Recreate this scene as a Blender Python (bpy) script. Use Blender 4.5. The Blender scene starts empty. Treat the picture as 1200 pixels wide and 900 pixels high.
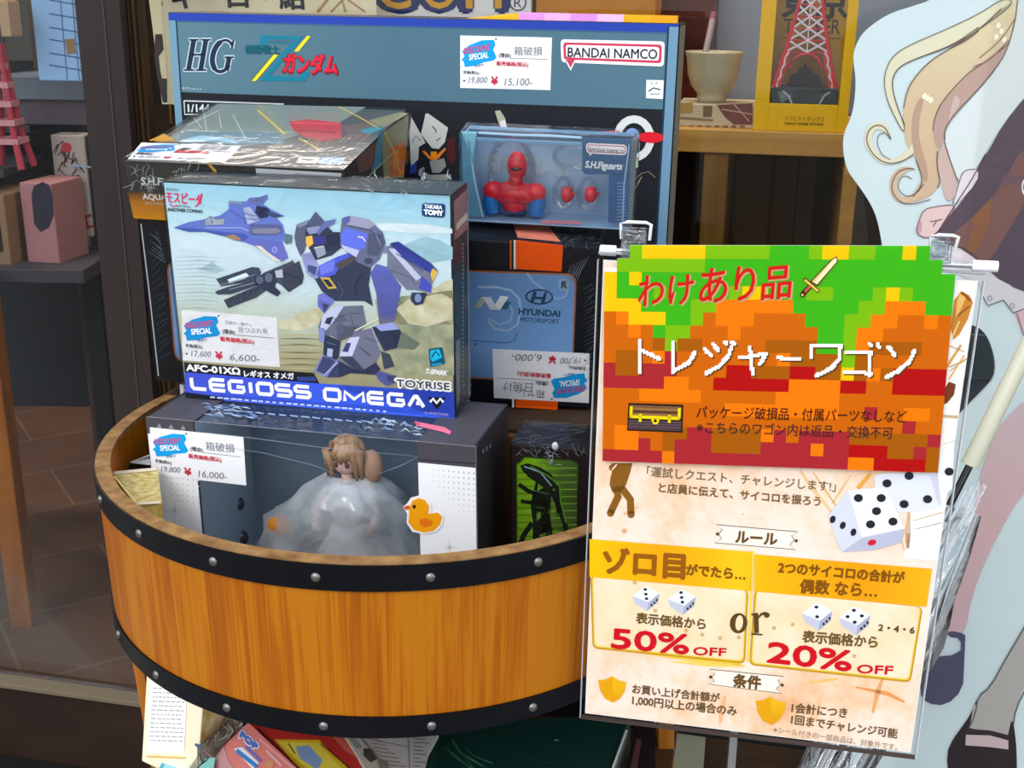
import bpy, math, random
from mathutils import Vector, Matrix, Euler
from mathutils.geometry import tessellate_polygon
random.seed(4)
R = math.radians
S = bpy.context.scene
COL = S.collection

# ------------------------------------------------------------------ camera
FPX, PITCH, CAMH, ROLL = 1400.0, R(18), 1.40, R(0.7)
CAM = Vector((0, 0, CAMH))
FW = Vector((0, math.cos(PITCH), -math.sin(PITCH)))
_U = Vector((0, math.sin(PITCH), math.cos(PITCH)))
_X = Vector((1, 0, 0))
RX = _X * math.cos(ROLL) + _U * math.sin(ROLL)
UP = _U * math.cos(ROLL) - _X * math.sin(ROLL)
cd = bpy.data.cameras.new('camera'); cd.sensor_width = 36; cd.sensor_fit = 'HORIZONTAL'
cd.lens = FPX / 1200 * 36; cd.clip_start = .05; cd.clip_end = 200
cam = bpy.data.objects.new('camera', cd); COL.objects.link(cam)
cam.matrix_world = Matrix(((RX.x, UP.x, -FW.x, CAM.x), (RX.y, UP.y, -FW.y, CAM.y), (RX.z, UP.z, -FW.z, CAM.z), (0, 0, 0, 1)))
S.camera = cam

# ------------------------------------------------------------------ light
S.view_settings.view_transform = 'Standard'; S.view_settings.look = 'None'
S.view_settings.gamma = 1; S.view_settings.use_curve_mapping = False
S.view_settings.exposure = 0.12
W = bpy.data.worlds.new('sky'); S.world = W; W.use_nodes = True
wn = W.node_tree; wn.nodes.clear()
_o = wn.nodes.new('ShaderNodeOutputWorld'); _b = wn.nodes.new('ShaderNodeBackground')
_t = wn.nodes.new('ShaderNodeTexCoord'); _s = wn.nodes.new('ShaderNodeSeparateXYZ')
_r = wn.nodes.new('ShaderNodeValToRGB')
_r.color_ramp.elements[0].position = .42; _r.color_ramp.elements[0].color = (.30, .30, .31, 1)
_r.color_ramp.elements[1].position = .80; _r.color_ramp.elements[1].color = (.80, .92, 1.08, 1)
e = _r.color_ramp.elements.new(.56); e.color = (.95, .97, 1.0, 1)
_m = wn.nodes.new('ShaderNodeMath'); _m.operation = 'MULTIPLY_ADD'; _m.inputs[1].default_value = .5; _m.inputs[2].default_value = .5
wn.links.new(_t.outputs['Generated'], _s.inputs[0]); wn.links.new(_s.outputs['Z'], _m.inputs[0])
wn.links.new(_m.outputs[0], _r.inputs[0]); wn.links.new(_r.outputs[0], _b.inputs['Color'])
_b.inputs['Strength'].default_value = 1.75
wn.links.new(_b.outputs[0], _o.inputs[0])
def lamp(name, kind, loc, power, color=(1, 1, 1), rot=(0, 0, 0), **kw):
    l = bpy.data.lights.new(name, kind); l.energy = power; l.color = color
    for k, v in kw.items(): setattr(l, k, v)
    o = bpy.data.objects.new(name, l); o.location = loc; o.rotation_euler = rot; COL.objects.link(o); return o
lamp('sun', 'SUN', (-3, -4, 6), 1.5, (1, .97, .92), (R(48), 0, R(-28)), angle=R(25))
lamp('unseen_shop_light', 'AREA', (.45, 1.93, 2.5), 22, (1, .9, .75), (0, 0, R(-12)), shape='RECTANGLE', size=1.6, size_y=.22)  # unseen lamp set close behind the glass to brighten the shelf fronts
lamp('unseen_shop_light.001', 'AREA', (-1.0, 3.4, 2.55), 42, (1, .85, .7), (0, 0, 0), shape='RECTANGLE', size=1.2, size_y=.6)  # unseen lamp added to brighten the room behind the door

# ------------------------------------------------------------------ colour and materials
def lin(h):
    h = h.lstrip('#'); v = [int(h[i:i + 2], 16) / 255 for i in (0, 2, 4)]
    return tuple((x / 12.92 if x <= .04045 else ((x + .055) / 1.055) ** 2.4) for x in v) + (1,)
ALB = .92
def dim(h, k=ALB):
    a = lin(h); return (a[0] * k, a[1] * k, a[2] * k, 1)
_MC = {}
def M(h, rough=.5, spec=.16, metal=0, trans=0, coat=0, emit=0, ior=1.45):
    key = (h, rough, spec, metal, trans, coat, emit)
    if key in _MC: return _MC[key]
    m = bpy.data.materials.new('mat_' + h.lstrip('#')); m.use_nodes = True
    b = m.node_tree.nodes['Principled BSDF']
    b.inputs['Base Color'].default_value = dim(h); b.inputs['Roughness'].default_value = rough
    b.inputs['Specular IOR Level'].default_value = spec; b.inputs['Metallic'].default_value = metal
    b.inputs['Transmission Weight'].default_value = trans; b.inputs['Coat Weight'].default_value = coat
    _MC[key] = m; return m
def nodes(name):
    m = bpy.data.materials.new(name); m.use_nodes = True
    t = m.node_tree; return m, t, t.nodes['Principled BSDF']
def ramp(t, stops, src):
    r = t.nodes.new('ShaderNodeValToRGB'); el = r.color_ramp.elements
    while len(el) < len(stops): el.new(.5)
    for i, (p, c) in enumerate(stops): el[i].position = p; el[i].color = dim(c) if isinstance(c, str) else c
    t.links.new(src, r.inputs[0]); return r
def noise_mat(name, c1, c2, scale=(20, 20, 20), rough=.6, detail=4, lo=.35, hi=.65, spec=.15, bump=0, coord='Object'):
    m, t, b = nodes(name); tc = t.nodes.new('ShaderNodeTexCoord'); mp = t.nodes.new('ShaderNodeMapping')
    mp.inputs['Scale'].default_value = scale; n = t.nodes.new('ShaderNodeTexNoise'); n.inputs['Detail'].default_value = detail
    n.inputs['Scale'].default_value = 1
    t.links.new(tc.outputs[coord], mp.inputs[0]); t.links.new(mp.outputs[0], n.inputs['Vector'])
    r = ramp(t, [(lo, c1), (hi, c2)], n.outputs['Fac']); t.links.new(r.outputs[0], b.inputs['Base Color'])
    b.inputs['Roughness'].default_value = rough; b.inputs['Specular IOR Level'].default_value = spec
    if bump:
        bp = t.nodes.new('ShaderNodeBump'); bp.inputs['Strength'].default_value = bump; bp.inputs['Distance'].default_value = .002
        t.links.new(n.outputs['Fac'], bp.inputs['Height']); t.links.new(bp.outputs[0], b.inputs['Normal'])
    return m
def grad_mat(name, axis, lo, hi, stops, nscale=0, namt=0, rough=.5, spec=.14):
    """a printed colour blend along one object axis between lo and hi metres"""
    m, t, b = nodes(name); tc = t.nodes.new('ShaderNodeTexCoord'); s = t.nodes.new('ShaderNodeSeparateXYZ')
    t.links.new(tc.outputs['Object'], s.inputs[0])
    mr = t.nodes.new('ShaderNodeMapRange'); mr.inputs['From Min'].default_value = lo; mr.inputs['From Max'].default_value = hi
    t.links.new(s.outputs['XYZ'.index(axis)], mr.inputs['Value']); src = mr.outputs[0]
    if namt:
        mp = t.nodes.new('ShaderNodeMapping'); mp.inputs['Scale'].default_value = nscale if isinstance(nscale, tuple) else (nscale,) * 3
        n = t.nodes.new('ShaderNodeTexNoise'); n.inputs['Scale'].default_value = 1; n.inputs['Detail'].default_value = 5
        t.links.new(tc.outputs['Object'], mp.inputs[0]); t.links.new(mp.outputs[0], n.inputs['Vector'])
        a = t.nodes.new('ShaderNodeMath'); a.operation = 'MULTIPLY_ADD'; a.inputs[1].default_value = namt; a.inputs[2].default_value = -namt / 2
        t.links.new(n.outputs['Fac'], a.inputs[0])
        ad = t.nodes.new('ShaderNodeMath'); ad.operation = 'ADD'; t.links.new(src, ad.inputs[0]); t.links.new(a.outputs[0], ad.inputs[1]); src = ad.outputs[0]
    r = ramp(t, stops, src); t.links.new(r.outputs[0], b.inputs['Base Color'])
    b.inputs['Roughness'].default_value = rough; b.inputs['Specular IOR Level'].default_value = spec
    return m
def film_mat(name, base=.05, gain=.9, scale=30, strength=.6, rough=.12, tint=(1, 1, 1, 1), stretch=(1, 1, 1), dist=.004):
    """clear crinkled plastic: see-through, with a glossy coat that catches the sky on its creases"""
    m = bpy.data.materials.new(name); m.use_nodes = True; t = m.node_tree; t.nodes.clear()
    o = t.nodes.new('ShaderNodeOutputMaterial'); mx = t.nodes.new('ShaderNodeMixShader')
    tr = t.nodes.new('ShaderNodeBsdfTransparent'); tr.inputs[0].default_value = tint
    g = t.nodes.new('ShaderNodeBsdfGlossy'); g.inputs['Roughness'].default_value = rough
    fr = t.nodes.new('ShaderNodeFresnel'); fr.inputs['IOR'].default_value = 1.45
    ma = t.nodes.new('ShaderNodeMath'); ma.operation = 'MULTIPLY_ADD'; ma.inputs[1].default_value = gain; ma.inputs[2].default_value = base; ma.use_clamp = True
    tc = t.nodes.new('ShaderNodeTexCoord'); mp = t.nodes.new('ShaderNodeMapping'); mp.inputs['Scale'].default_value = stretch
    n = t.nodes.new('ShaderNodeTexNoise'); n.inputs['Scale'].default_value = scale; n.inputs['Detail'].default_value = 3
    n.inputs['Distortion'].default_value = 1.2
    bp = t.nodes.new('ShaderNodeBump'); bp.inputs['Strength'].default_value = strength; bp.inputs['Distance'].default_value = dist
    t.links.new(tc.outputs['Object'], mp.inputs[0]); t.links.new(mp.outputs[0], n.inputs['Vector']); t.links.new(n.outputs['Fac'], bp.inputs['Height'])
    t.links.new(bp.outputs[0], g.inputs['Normal']); t.links.new(bp.outputs[0], fr.inputs['Normal'])
    t.links.new(fr.outputs[0], ma.inputs[0]); t.links.new(ma.outputs[0], mx.inputs[0])
    t.links.new(tr.outputs[0], mx.inputs[1]); t.links.new(g.outputs[0], mx.inputs[2]); t.links.new(mx.outputs[0], o.inputs[0])
    return m
FILM = film_mat('clear_shrink_film', .0, .55, 26, .9, .15)
FILM_WAVY = film_mat('crinkled_clear_film', .03, .62, 22, 1.0, .13)
CLEAR = film_mat('clear_plastic', .0, .45, 8, .25, .08)
GLASS = film_mat('window_glass', .0, .55, 1, 0, .02, tint=(.95, .96, .97, 1))
DOORGLASS = film_mat('door_glass', .0, .3, 1, 0, .02, tint=(.9, .92, .93, 1))

# ------------------------------------------------------------------ pixels of the photograph to rays
def ray(px, py): return FW + RX * ((px - 600) / FPX) - UP * ((py - 450) / FPX)
def atY(px, py, Y): d = ray(px, py); return CAM + d * (Y / d.y)
def atZ(px, py, Z): d = ray(px, py); return CAM + d * ((Z - CAMH) / d.z)
def atP(px, py, p0, n): d = ray(px, py); return CAM + d * ((p0 - CAM).dot(n) / d.dot(n))
def topx(P):
    d = P - CAM; z = d.dot(FW); return (600 + FPX * d.dot(RX) / z, 450 - FPX * d.dot(UP) / z)

# ------------------------------------------------------------------ objects
def tag(o, label=None, cat=None, group=None, kind=None):
    for k, v in (('label', label), ('category', cat), ('group', group), ('kind', kind)):
        if v: o[k] = v
    return o
def thing(name, label, cat, loc=(0, 0, 0), rot=None, group=None):
    o = bpy.data.objects.new(name, None); o.empty_display_size = .05; COL.objects.link(o); o.location = loc
    if rot: o.rotation_mode = 'YXZ'; o.rotation_euler = rot
    bpy.context.view_layer.update()
    return tag(o, label, cat, group)
class MB:
    """collects shapes, builds ONE mesh object"""
    def __init__(s): s.v = []; s.f = []; s.m = []; s.mats = []
    def mi(s, m):
        if m not in s.mats: s.mats.append(m)
        return s.mats.index(m)
    def add(s, vs, fs, m):
        b = len(s.v); i = s.mi(m); s.v += [Vector(v) for v in vs]
        for f in fs: s.f.append([b + k for k in f]); s.m.append(i)
        return s
    def box(s, a, b, m):
        (x0, y0, z0), (x1, y1, z1) = a, b
        return s.add([(x0, y0, z0), (x1, y0, z0), (x1, y1, z0), (x0, y1, z0), (x0, y0, z1), (x1, y0, z1), (x1, y1, z1), (x0, y1, z1)],
                     [(0, 3, 2, 1), (4, 5, 6, 7), (0, 1, 5, 4), (1, 2, 6, 5), (2, 3, 7, 6), (3, 0, 4, 7)], m)
    def hexa(s, lo, hi, m):
        """solid between two quads (lists of four points in the same order)"""
        return s.add(list(lo) + list(hi), [(0, 3, 2, 1), (4, 5, 6, 7), (0, 1, 5, 4), (1, 2, 6, 5), (2, 3, 7, 6), (3, 0, 4, 7)], m)
    def tube(s, pts, r, m, n=12, cap=True):
        pts = [Vector(p) for p in pts]; rr = r if isinstance(r, (list, tuple)) else [r] * len(pts)
        b = len(s.v); i = s.mi(m); ref = Vector((0, 0, 1))
        for k, p in enumerate(pts):
            d = (pts[min(k + 1, len(pts) - 1)] - pts[max(k - 1, 0)]).normalized()
            a = d.cross(ref if abs(d.z) < .9 else Vector((1, 0, 0))).normalized(); c = d.cross(a)
            for j in range(n):
                t = 2 * math.pi * j / n; s.v.append(p + (a * math.cos(t) + c * math.sin(t)) * rr[k])
        for k in range(len(pts) - 1):
            for j in range(n):
                s.f.append([b + k * n + j, b + k * n + (j + 1) % n, b + (k + 1) * n + (j + 1) % n, b + (k + 1) * n + j]); s.m.append(i)
        if cap:
            s.f.append([b + j for j in range(n)][::-1]); s.m.append(i)
            s.f.append([b + (len(pts) - 1) * n + j for j in range(n)]); s.m.append(i)
        return s
    def lathe(s, prof, m, n=32, c=(0, 0, 0)):
        b = len(s.v); i = s.mi(m); c = Vector(c)
        for r, z in prof:
            for j in range(n):
                t = 2 * math.pi * j / n; s.v.append(c + Vector((r * math.cos(t), r * math.sin(t), z)))
        for k in range(len(prof) - 1):
            for j in range(n):
                s.f.append([b + k * n + j, b + k * n + (j + 1) % n, b + (k + 1) * n + (j + 1) % n, b + (k + 1) * n + j]); s.m.append(i)
        return s
    def ball(s, c, r, m, n=16, k=10, rot=None):
        c = Vector(c); r = (r, r, r) if not isinstance(r, tuple) else r
        b = len(s.v); i = s.mi(m); E3 = Euler(rot or (0, 0, 0)).to_matrix()
        for a in range(k + 1):
            th = math.pi * a / k
            for j in range(n):
                t = 2 * math.pi * j / n
                s.v.append(c + E3 @ Vector((r[0] * math.sin(th) * math.cos(t), r[1] * math.sin(th) * math.sin(t), r[2] * math.cos(th))))
        for a in range(k):
            for j in range(n):
                s.f.append([b + a * n + j, b + (a + 1) * n + j, b + (a + 1) * n + (j + 1) % n, b + a * n + (j + 1) % n]); s.m.append(i)
        return s
    def prism(s, poly, vec, m, holes=()):
        """flat polygon (3-D points) pushed along vec"""
        loops = [[Vector(p) for p in poly]] + [[Vector(p) for p in h] for h in holes]
        flat = [p for l in loops for p in l]; tri = tessellate_polygon(loops); vec = Vector(vec); N = len(flat)
        s.add(flat + [p + vec for p in flat], [tuple(t) for t in tri] + [tuple(N + q for q in t[::-1]) for t in tri], m)
        b = len(s.v) - 2 * N; i = s.mi(m); k = 0
        for l in loops:
            L = len(l)
            for j in range(L):
                s.f.append([b + k + j, b + k + (j + 1) % L, b + N + k + (j + 1) % L, b + N + k + j]); s.m.append(i)
            k += L
        return s
    def build(s, name, parent=None, bevel=0, smooth=False, origin=None, fix=True):
        me = bpy.data.meshes.new(name)
        o0 = Vector(origin) if origin is not None else Vector((0, 0, 0))
        me.from_pydata([tuple(v - o0) for v in s.v], [], s.f)
        for m in s.mats: me.materials.append(m)
        for p, i in zip(me.polygons, s.m): p.material_index = i
        if fix:
            import bmesh
            bm = bmesh.new(); bm.from_mesh(me); bmesh.ops.recalc_face_normals(bm, faces=bm.faces); bm.to_mesh(me); bm.free()
        if smooth:
            for p in me.polygons: p.use_smooth = True
        o = bpy.data.objects.new(name, me); COL.objects.link(o)
        if parent: o.parent = parent
        if origin is not None: o.location = o0
        if bevel:
            b = o.modifiers.new('bevel', 'BEVEL'); b.width = bevel; b.segments = 2; b.limit_method = 'ANGLE'; b.angle_limit = R(40)
        if smooth == 'auto':
            for p in me.polygons: p.use_smooth = True
            me.set_sharp_from_angle(angle=R(35))
        return o
def struct(name, mb, **k): return tag(mb.build(name, **k), kind='structure')

# ------------------------------------------------------------------ flat printed faces
class Face:
    """a flat face: o origin, u right, v up, n outward - all in the frame of root"""
    def __init__(s, root, o, u, v):
        s.root = root; s.o = Vector(o); s.u = Vector(u).normalized(); s.v = Vector(v).normalized(); s.n = s.u.cross(s.v)
        mw = root.matrix_world if root else Matrix(); s.mw = mw
        s.W = mw @ s.o; r3 = mw.to_3x3(); s.wu, s.wv, s.wn = r3 @ s.u, r3 @ s.v, r3 @ s.n
    def uv(s, px, py):
        P = atP(px, py, s.W, s.wn) - s.W; return (P.dot(s.wu), P.dot(s.wv))
    def px(s, u, v): return topx(s.W + s.wu * u + s.wv * v)
    def P(s, u, v, h=0): return s.o + s.u * u + s.v * v + s.n * h
_TC = {}
def glyphs(txt, bold=0, italic=0):
    k = (txt, bold, italic)
    if k not in _TC:
        c = bpy.data.curves.new('t', 'FONT'); c.body = txt; c.resolution_u = 3; c.shear = italic
        o = bpy.data.objects.new('t', c); COL.objects.link(o)
        ev = o.evaluated_get(bpy.context.evaluated_depsgraph_get()); me = ev.to_mesh()
        vs = [(v.co.x, v.co.y) for v in me.vertices]; fs = [tuple(p.vertices) for p in me.polygons]
        ev.to_mesh_clear(); bpy.data.objects.remove(o); bpy.data.curves.remove(c)
        x0 = min([v[0] for v in vs] or [0]); x1 = max([v[0] for v in vs] or [1])
        _TC[k] = ([(v[0] - x0, v[1]) for v in vs], fs, x1 - x0)
    return _TC[k]
DZ = .00016
def Z(x0, y0, k, pts): return [(x0 + k * x, y0 + k * y) for x, y in pts]
class Art:
    """ink on a face; points are read off the photograph and cast onto the face"""
    def __init__(s, face, h0=.0004, rough=.5, spec=.14): s.F = face; s.h0 = h0; s.mb = MB(); s.rough = rough; s.spec = spec
    def mat(s, c): return c if not isinstance(c, str) else M(c, s.rough, s.spec)
    def up(s, p0):
        u, v = s.F.uv(*p0); q = s.F.px(u, v + .01); d = Vector((q[0] - p0[0], q[1] - p0[1])); return d.normalized()
    def uvpoly(s, uv, c, z=0):
        tri = tessellate_polygon([[Vector((a, b, 0)) for a, b in uv]])
        fs = []
        for t in tri:
            a, b, d = (uv[i] for i in t)
            if (b[0] - a[0]) * (d[1] - a[1]) - (b[1] - a[1]) * (d[0] - a[0]) < 0: t = t[::-1]
            fs.append(tuple(t))
        s.mb.add([s.F.P(a, b, s.h0 + z * DZ) for a, b in uv], fs, s.mat(c)); return s
    def poly(s, pts, c, z=0): return s.uvpoly([s.F.uv(*p) for p in pts], c, z)
    def line(s, pts, w, c, z=0):
        w = w if isinstance(w, (list, tuple)) else [w] * len(pts); P = [Vector(p) for p in pts]; L = []; Rr = []
        for i, p in enumerate(P):
            d = (P[min(i + 1, len(P) - 1)] - P[max(i - 1, 0)]); d = d.normalized() if d.length else Vector((1, 0)); n = Vector((-d.y, d.x)) * w[i] / 2
            L.append(s.F.uv(*(p + n))); Rr.append(s.F.uv(*(p - n)))
        vs = [s.F.P(a, b, s.h0 + z * DZ) for a, b in L + Rr]; N = len(P)
        s.mb.add(vs, [(i, i + 1, N + i + 1, N + i) for i in range(N - 1)], s.mat(c)); return s
    def ell(s, c, rx, ry, col, z=0, rot=0, n=20, a0=0, a1=360):
        pts = []
        for i in range(n + (a1 - a0 < 360)):
            t = R(a0 + (a1 - a0) * i / n); x, y = rx * math.cos(t), ry * math.sin(t); k = R(rot)
            pts.append((c[0] + x * math.cos(k) - y * math.sin(k), c[1] + x * math.sin(k) + y * math.cos(k)))
        return s.poly(pts, col, z)
    def rrect(s, q, r, c, z=0):
        """rounded quad q = TL, TR, BR, BL; r pixels"""
        return s.poly(rq(q, r), c, z)
    def text(s, txt, p0, p1, c, z=1, h=None, sy=1, bold=0, italic=0):
        vs, fs, w = glyphs(txt, 0, italic)
        if not vs: return s
        a = Vector(p0); b = Vector(p1); d = b - a; k = d.length / w; u = s.up(p0)
        if d.x < 0: u = -u
        ky = (h / .72) if h else k * sy
        n_ = 4 if 0 < bold < .03 else 8; rb = bold * min(k, ky)
        for j in range(n_ if bold else 1):
            o = Vector((math.cos(2 * math.pi * j / n_), math.sin(2 * math.pi * j / n_))) * rb if bold else Vector((0, 0))
            mx = [s.F.uv(*(a + o + d * (x / w) + u * (y * ky))) for x, y in vs]
            s.mb.add([s.F.P(x, y, s.h0 + (z + j * .08) * DZ) for x, y in mx], fs, s.mat(c))
        return s
    def build(s, name, parent=None): return s.mb.build(name, parent if parent else s.F.root, fix=False)
    def build_top(s, name, label, cat, group=None):
        """as a thing of its own that lies on the face"""
        mw = s.F.mw; P = [mw @ v for v in s.mb.v]
        lo = min(P, key=lambda p: p.z); c = sum(P, Vector()) / len(P); o0 = Vector((c.x, c.y, lo.z))
        s.mb.v = P
        return tag(s.mb.build(name, None, origin=o0, fix=False), label, cat, group)
def rq(q, r, n=5):
    out = []
    for i in range(4):
        p = Vector(q[i]); a = (Vector(q[i - 1]) - p).normalized() * r; b = (Vector(q[(i + 1) % 4]) - p).normalized() * r
        for k in range(n + 1):
            t = k / n; out.append(tuple(p + a * (1 - t) ** 2 + b * t ** 2))
    return out
def quad(q):
    """bilinear map of (s right, t down) in 0..1 onto quad TL, TR, BR, BL"""
    a, b, c, d = [Vector(p) for p in q]
    return lambda s_, t_: tuple((a * (1 - s_) + b * s_) * (1 - t_) + (d * (1 - s_) + c * s_) * t_)
def face_of(root, w, d, h, side):
    return {'front': lambda: Face(root, (0, 0, 0), (1, 0, 0), (0, 0, 1)), 'top': lambda: Face(root, (0, 0, h), (1, 0, 0), (0, 1, 0)),
            'right': lambda: Face(root, (w, 0, 0), (0, 1, 0), (0, 0, 1)), 'left': lambda: Face(root, (0, d, 0), (0, -1, 0), (0, 0, 1))}[side]()

# ================================================================== SETTING
YA = R(-12)
CU = Vector((math.cos(YA), math.sin(YA), 0)); CN = Vector((math.sin(YA), -math.cos(YA), 0))   # along the shop front, outward
P0 = Vector((-.938, 1.948, 0))
def onF(px, py, off=0): return atP(px, py, P0 + CN * off, CN)
def fr(a, off, z): return P0 + CU * a + CN * off + Vector((0, 0, z))          # along, outward, up
def ab(p): d = p - P0; return d.dot(CU), d.dot(CN), p.z
def fbox(mb, a0, a1, o0, o1, z0, z1, m):
    return mb.hexa([fr(a0, o1, z0), fr(a1, o1, z0), fr(a1, o0, z0), fr(a0, o0, z0)], [fr(a0, o1, z1), fr(a1, o1, z1), fr(a1, o0, z1), fr(a0, o0, z1)], m)
# street
asphalt = noise_mat('rough_paving', '#77736c', '#a09a90', (60, 60, 60), .9, 8, .3, .7, .2, .4)
struct('ground', MB().box((-12, -16, -.1), (12, 2.2, 0), asphalt))
# shop floor: large dark slate tiles laid askew
def tile_mat():
    m, t, b = nodes('slate_tiles'); tc = t.nodes.new('ShaderNodeTexCoord'); mp = t.nodes.new('ShaderNodeMapping')
    mp.inputs['Rotation'].default_value = (0, 0, R(-32)); br = t.nodes.new('ShaderNodeTexBrick')
    br.inputs['Scale'].default_value = 1; br.inputs['Brick Width'].default_value = .6; br.inputs['Row Height'].default_value = .3
    br.inputs['Mortar Size'].default_value = .004; br.inputs['Color1'].default_value = dim('#6a4430'); br.inputs['Color2'].default_value = dim('#5c3e30')
    br.inputs['Mortar'].default_value = dim('#7a604c'); t.links.new(tc.outputs['Object'], mp.inputs[0]); t.links.new(mp.outputs[0], br.inputs['Vector'])
    n = t.nodes.new('ShaderNodeTexNoise'); n.inputs['Scale'].default_value = 6; n.inputs['Detail'].default_value = 6
    mx = t.nodes.new('ShaderNodeMix'); mx.data_type = 'RGBA'; mx.blend_type = 'MULTIPLY'; mx.inputs['Factor'].default_value = .5
    t.links.new(tc.outputs['Object'], n.inputs['Vector']); t.links.new(br.outputs['Color'], mx.inputs['A']); t.links.new(n.outputs['Fac'], mx.inputs['B'])
    t.links.new(mx.outputs['Result'], b.inputs['Base Color']); b.inputs['Roughness'].default_value = .55
    return m
fl = MB(); fl.hexa([fr(-4, -.02, -.1), fr(6, -.02, -.1), fr(6, -5.5, -.1), fr(-4, -5.5, -.1)], [fr(-4, -.02, .012), fr(6, -.02, .012), fr(6, -5.5, .012), fr(-4, -5.5, .012)], tile_mat()); struct('floor', fl)
wallm = noise_mat('dark_plaster', '#4a4038', '#564a40', (8, 8, 8), .9)
mb = MB(); fbox(mb, -4, 6, -5.6, -5.5, -.1, 2.8, wallm); struct('wall_back', mb)
mb = MB(); fbox(mb, -4.1, -4, -5.6, .02, -.1, 2.8, wallm); struct('wall_left', mb)
mb = MB(); fbox(mb, 6, 6.1, -5.6, .02, -.1, 2.8, wallm); struct('wall_right', mb)
mb = MB(); fbox(mb, -4.1, 6.1, -5.6, .05, 2.7, 2.8, M('#c8c0b0', .9)); struct('ceiling', mb)
mb = MB(); fbox(mb, -4.1, 6.1, -.1, .06, 2.65, 6.5, noise_mat('facade', '#6a6258', '#7a7268', (5, 5, 5), .9)); struct('wall_front', mb)
bronze = noise_mat('dark_bronze_frame', '#2b2322', '#342b29', (4, 4, .6), .45, 3, .3, .7, .16)
blackm = M('#17120f', .5); brownm = noise_mat('brown_sash', '#2c1c10', '#3c2a18', (30, 30, 2), .5)
aL = ab(onF(95, 0))[0]; aR = ab(onF(147, 0))[0]
mb = MB(); fbox(mb, aL, aR, -.012, .018, 0, 2.65, bronze); fbox(mb, aL + .045, aL + .048, .018, .0195, 0, 2.65, M('#403a37', .4)); struct('trim_1', mb, bevel=.003)
mb = MB(); fbox(mb, aR, aR + .004, -.02, .0, 0, 2.65, brownm); fbox(mb, aR + .004, aR + .009, -.024, -.006, 0, 2.65, M('#3d2c1a', .5)); fbox(mb, aR + .009, aR + .016, -.03, -.012, 0, 2.65, brownm); struct('trim_2', mb, bevel=.0015)
zt = ab(onF(20, 798))[2]
mb = MB(); fbox(mb, -2.5, aL, -.012, .012, .0, zt - .006, noise_mat('brown_kickplate', '#241813', '#2e201a', (3, 3, 9), .45)); fbox(mb, -2.5, aL, -.012, .02, zt - .006, zt + .004, M('#6a5e4c', .4, .2))
fbox(mb, -2.5, aL, .012, .05, 0, .016, M('#1c1a18', .5)); fbox(mb, -2.5, aL, .05, .062, 0, .006, M('#5a5650', .5)); struct('trim_3', mb, bevel=.0015)
mb = MB(); fbox(mb, -2.5, aL, -.022, -.016, zt, 2.65, DOORGLASS); struct('window_1', mb)
zr = ab(onF(870, 866))[2]
mb = MB(); fbox(mb, aR + .016, 4, -.085, -.079, zr, 2.65, GLASS); struct('window_2', mb)
mb = MB(); fbox(mb, aR + .016, 4, -.12, -.02, zr - .02, zr + .012, M('#15171c', .5)); struct('trim_4', mb, bevel=.002)
aw0 = ab(onF(783, 870))[0]; aw1 = ab(onF(826, 870))[0]
mb = MB(); fbox(mb, aR + .016, aw1, -.10, -.03, 0, zr + .02, M('#8c8b76', .7)); fbox(mb, aw1, 4, -.12, -.05, .012, zr - .02, noise_mat('brown_base_board', '#3a2a1c', '#4e3a28', (2, 2, 20), .6)); struct('trim_5', mb)

# ================================================================== BEHIND THE GLASS, RIGHT
oak = noise_mat('honey_oak', '#a8762c', '#c4903e', (3, 3, 70), .45, 4, .3, .7, .4)
oakv = noise_mat('dark_stained_oak', '#6e4a1a', '#8a6226', (60, 60, 3), .5)
SH = 1.85
def onS(px, py, off=0): return atP(px, py, Vector((.3, SH, 0)) + CN * off, CN)
def ss(p): d = p - Vector((.3, SH, 0)); return d.dot(CU)
def sf(a, off, z): return Vector((.3, SH, 0)) + CU * a + CN * off + Vector((0, 0, z))
def sbox(mb, a0, a1, o0, o1, z0, z1, m):
    return mb.hexa([sf(a0, o1, z0), sf(a1, o1, z0), sf(a1, o0, z0), sf(a0, o0, z0)], [sf(a0, o1, z1), sf(a1, o1, z1), sf(a1, o0, z1), sf(a0, o0, z1)], m)
zs = onS(880, 153).z; zsb = onS(880, 181).z
a2e = ss(onS(985, 240)) + .022; a1e = ss(onS(300, 160))
t = thing('display_shelf', 'honey coloured wooden display shelf behind the window, right of the largest box', 'shelf', sf(0, 0, 0))
def rel(mb, t): 
    o = t.matrix_world.translation
    mb.v = [v - o for v in mb.v]; return mb
mb = MB(); sbox(mb, a1e, a2e, -.34, 0, zsb, zs, oak); rel(mb, t).build('shelf_board', t, .002)
mb = MB(); sbox(mb, a1e, a2e, -.36, -.34, .1, zs, M('#3a2a1a', .7)); rel(mb, t).build('back_panel', t)
a0 = ss(onS(822, 230)); a1 = ss(onS(851, 230))
mb = MB(); sbox(mb, a0, a1, -.34, -.006, .1, zsb, oakv); rel(mb, t).build('upright', t, .002)
a2 = ss(onS(985, 240))
mb = MB(); sbox(mb, a2, a2 + .022, -.34, -.004, .1, zsb, oak); rel(mb, t).build('upright', t, .002)
mb = MB(); sbox(mb, a1 + .005, a2 - .03, -.3, -.285, .1, zsb, noise_mat('brown_door', '#4e3110', '#5e3e18', (2, 2, 2), .6)); sbox(mb, a2 - .062, a2 - .058, -.285, -.283, .1, zsb, M('#251809', .6)); rel(mb, t).build('inner_panel', t)
mb = MB(); sbox(mb, a1e, a2e, -.34, -.01, .1, .13, oakv); rel(mb, t).build('bottom_board', t)
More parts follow.
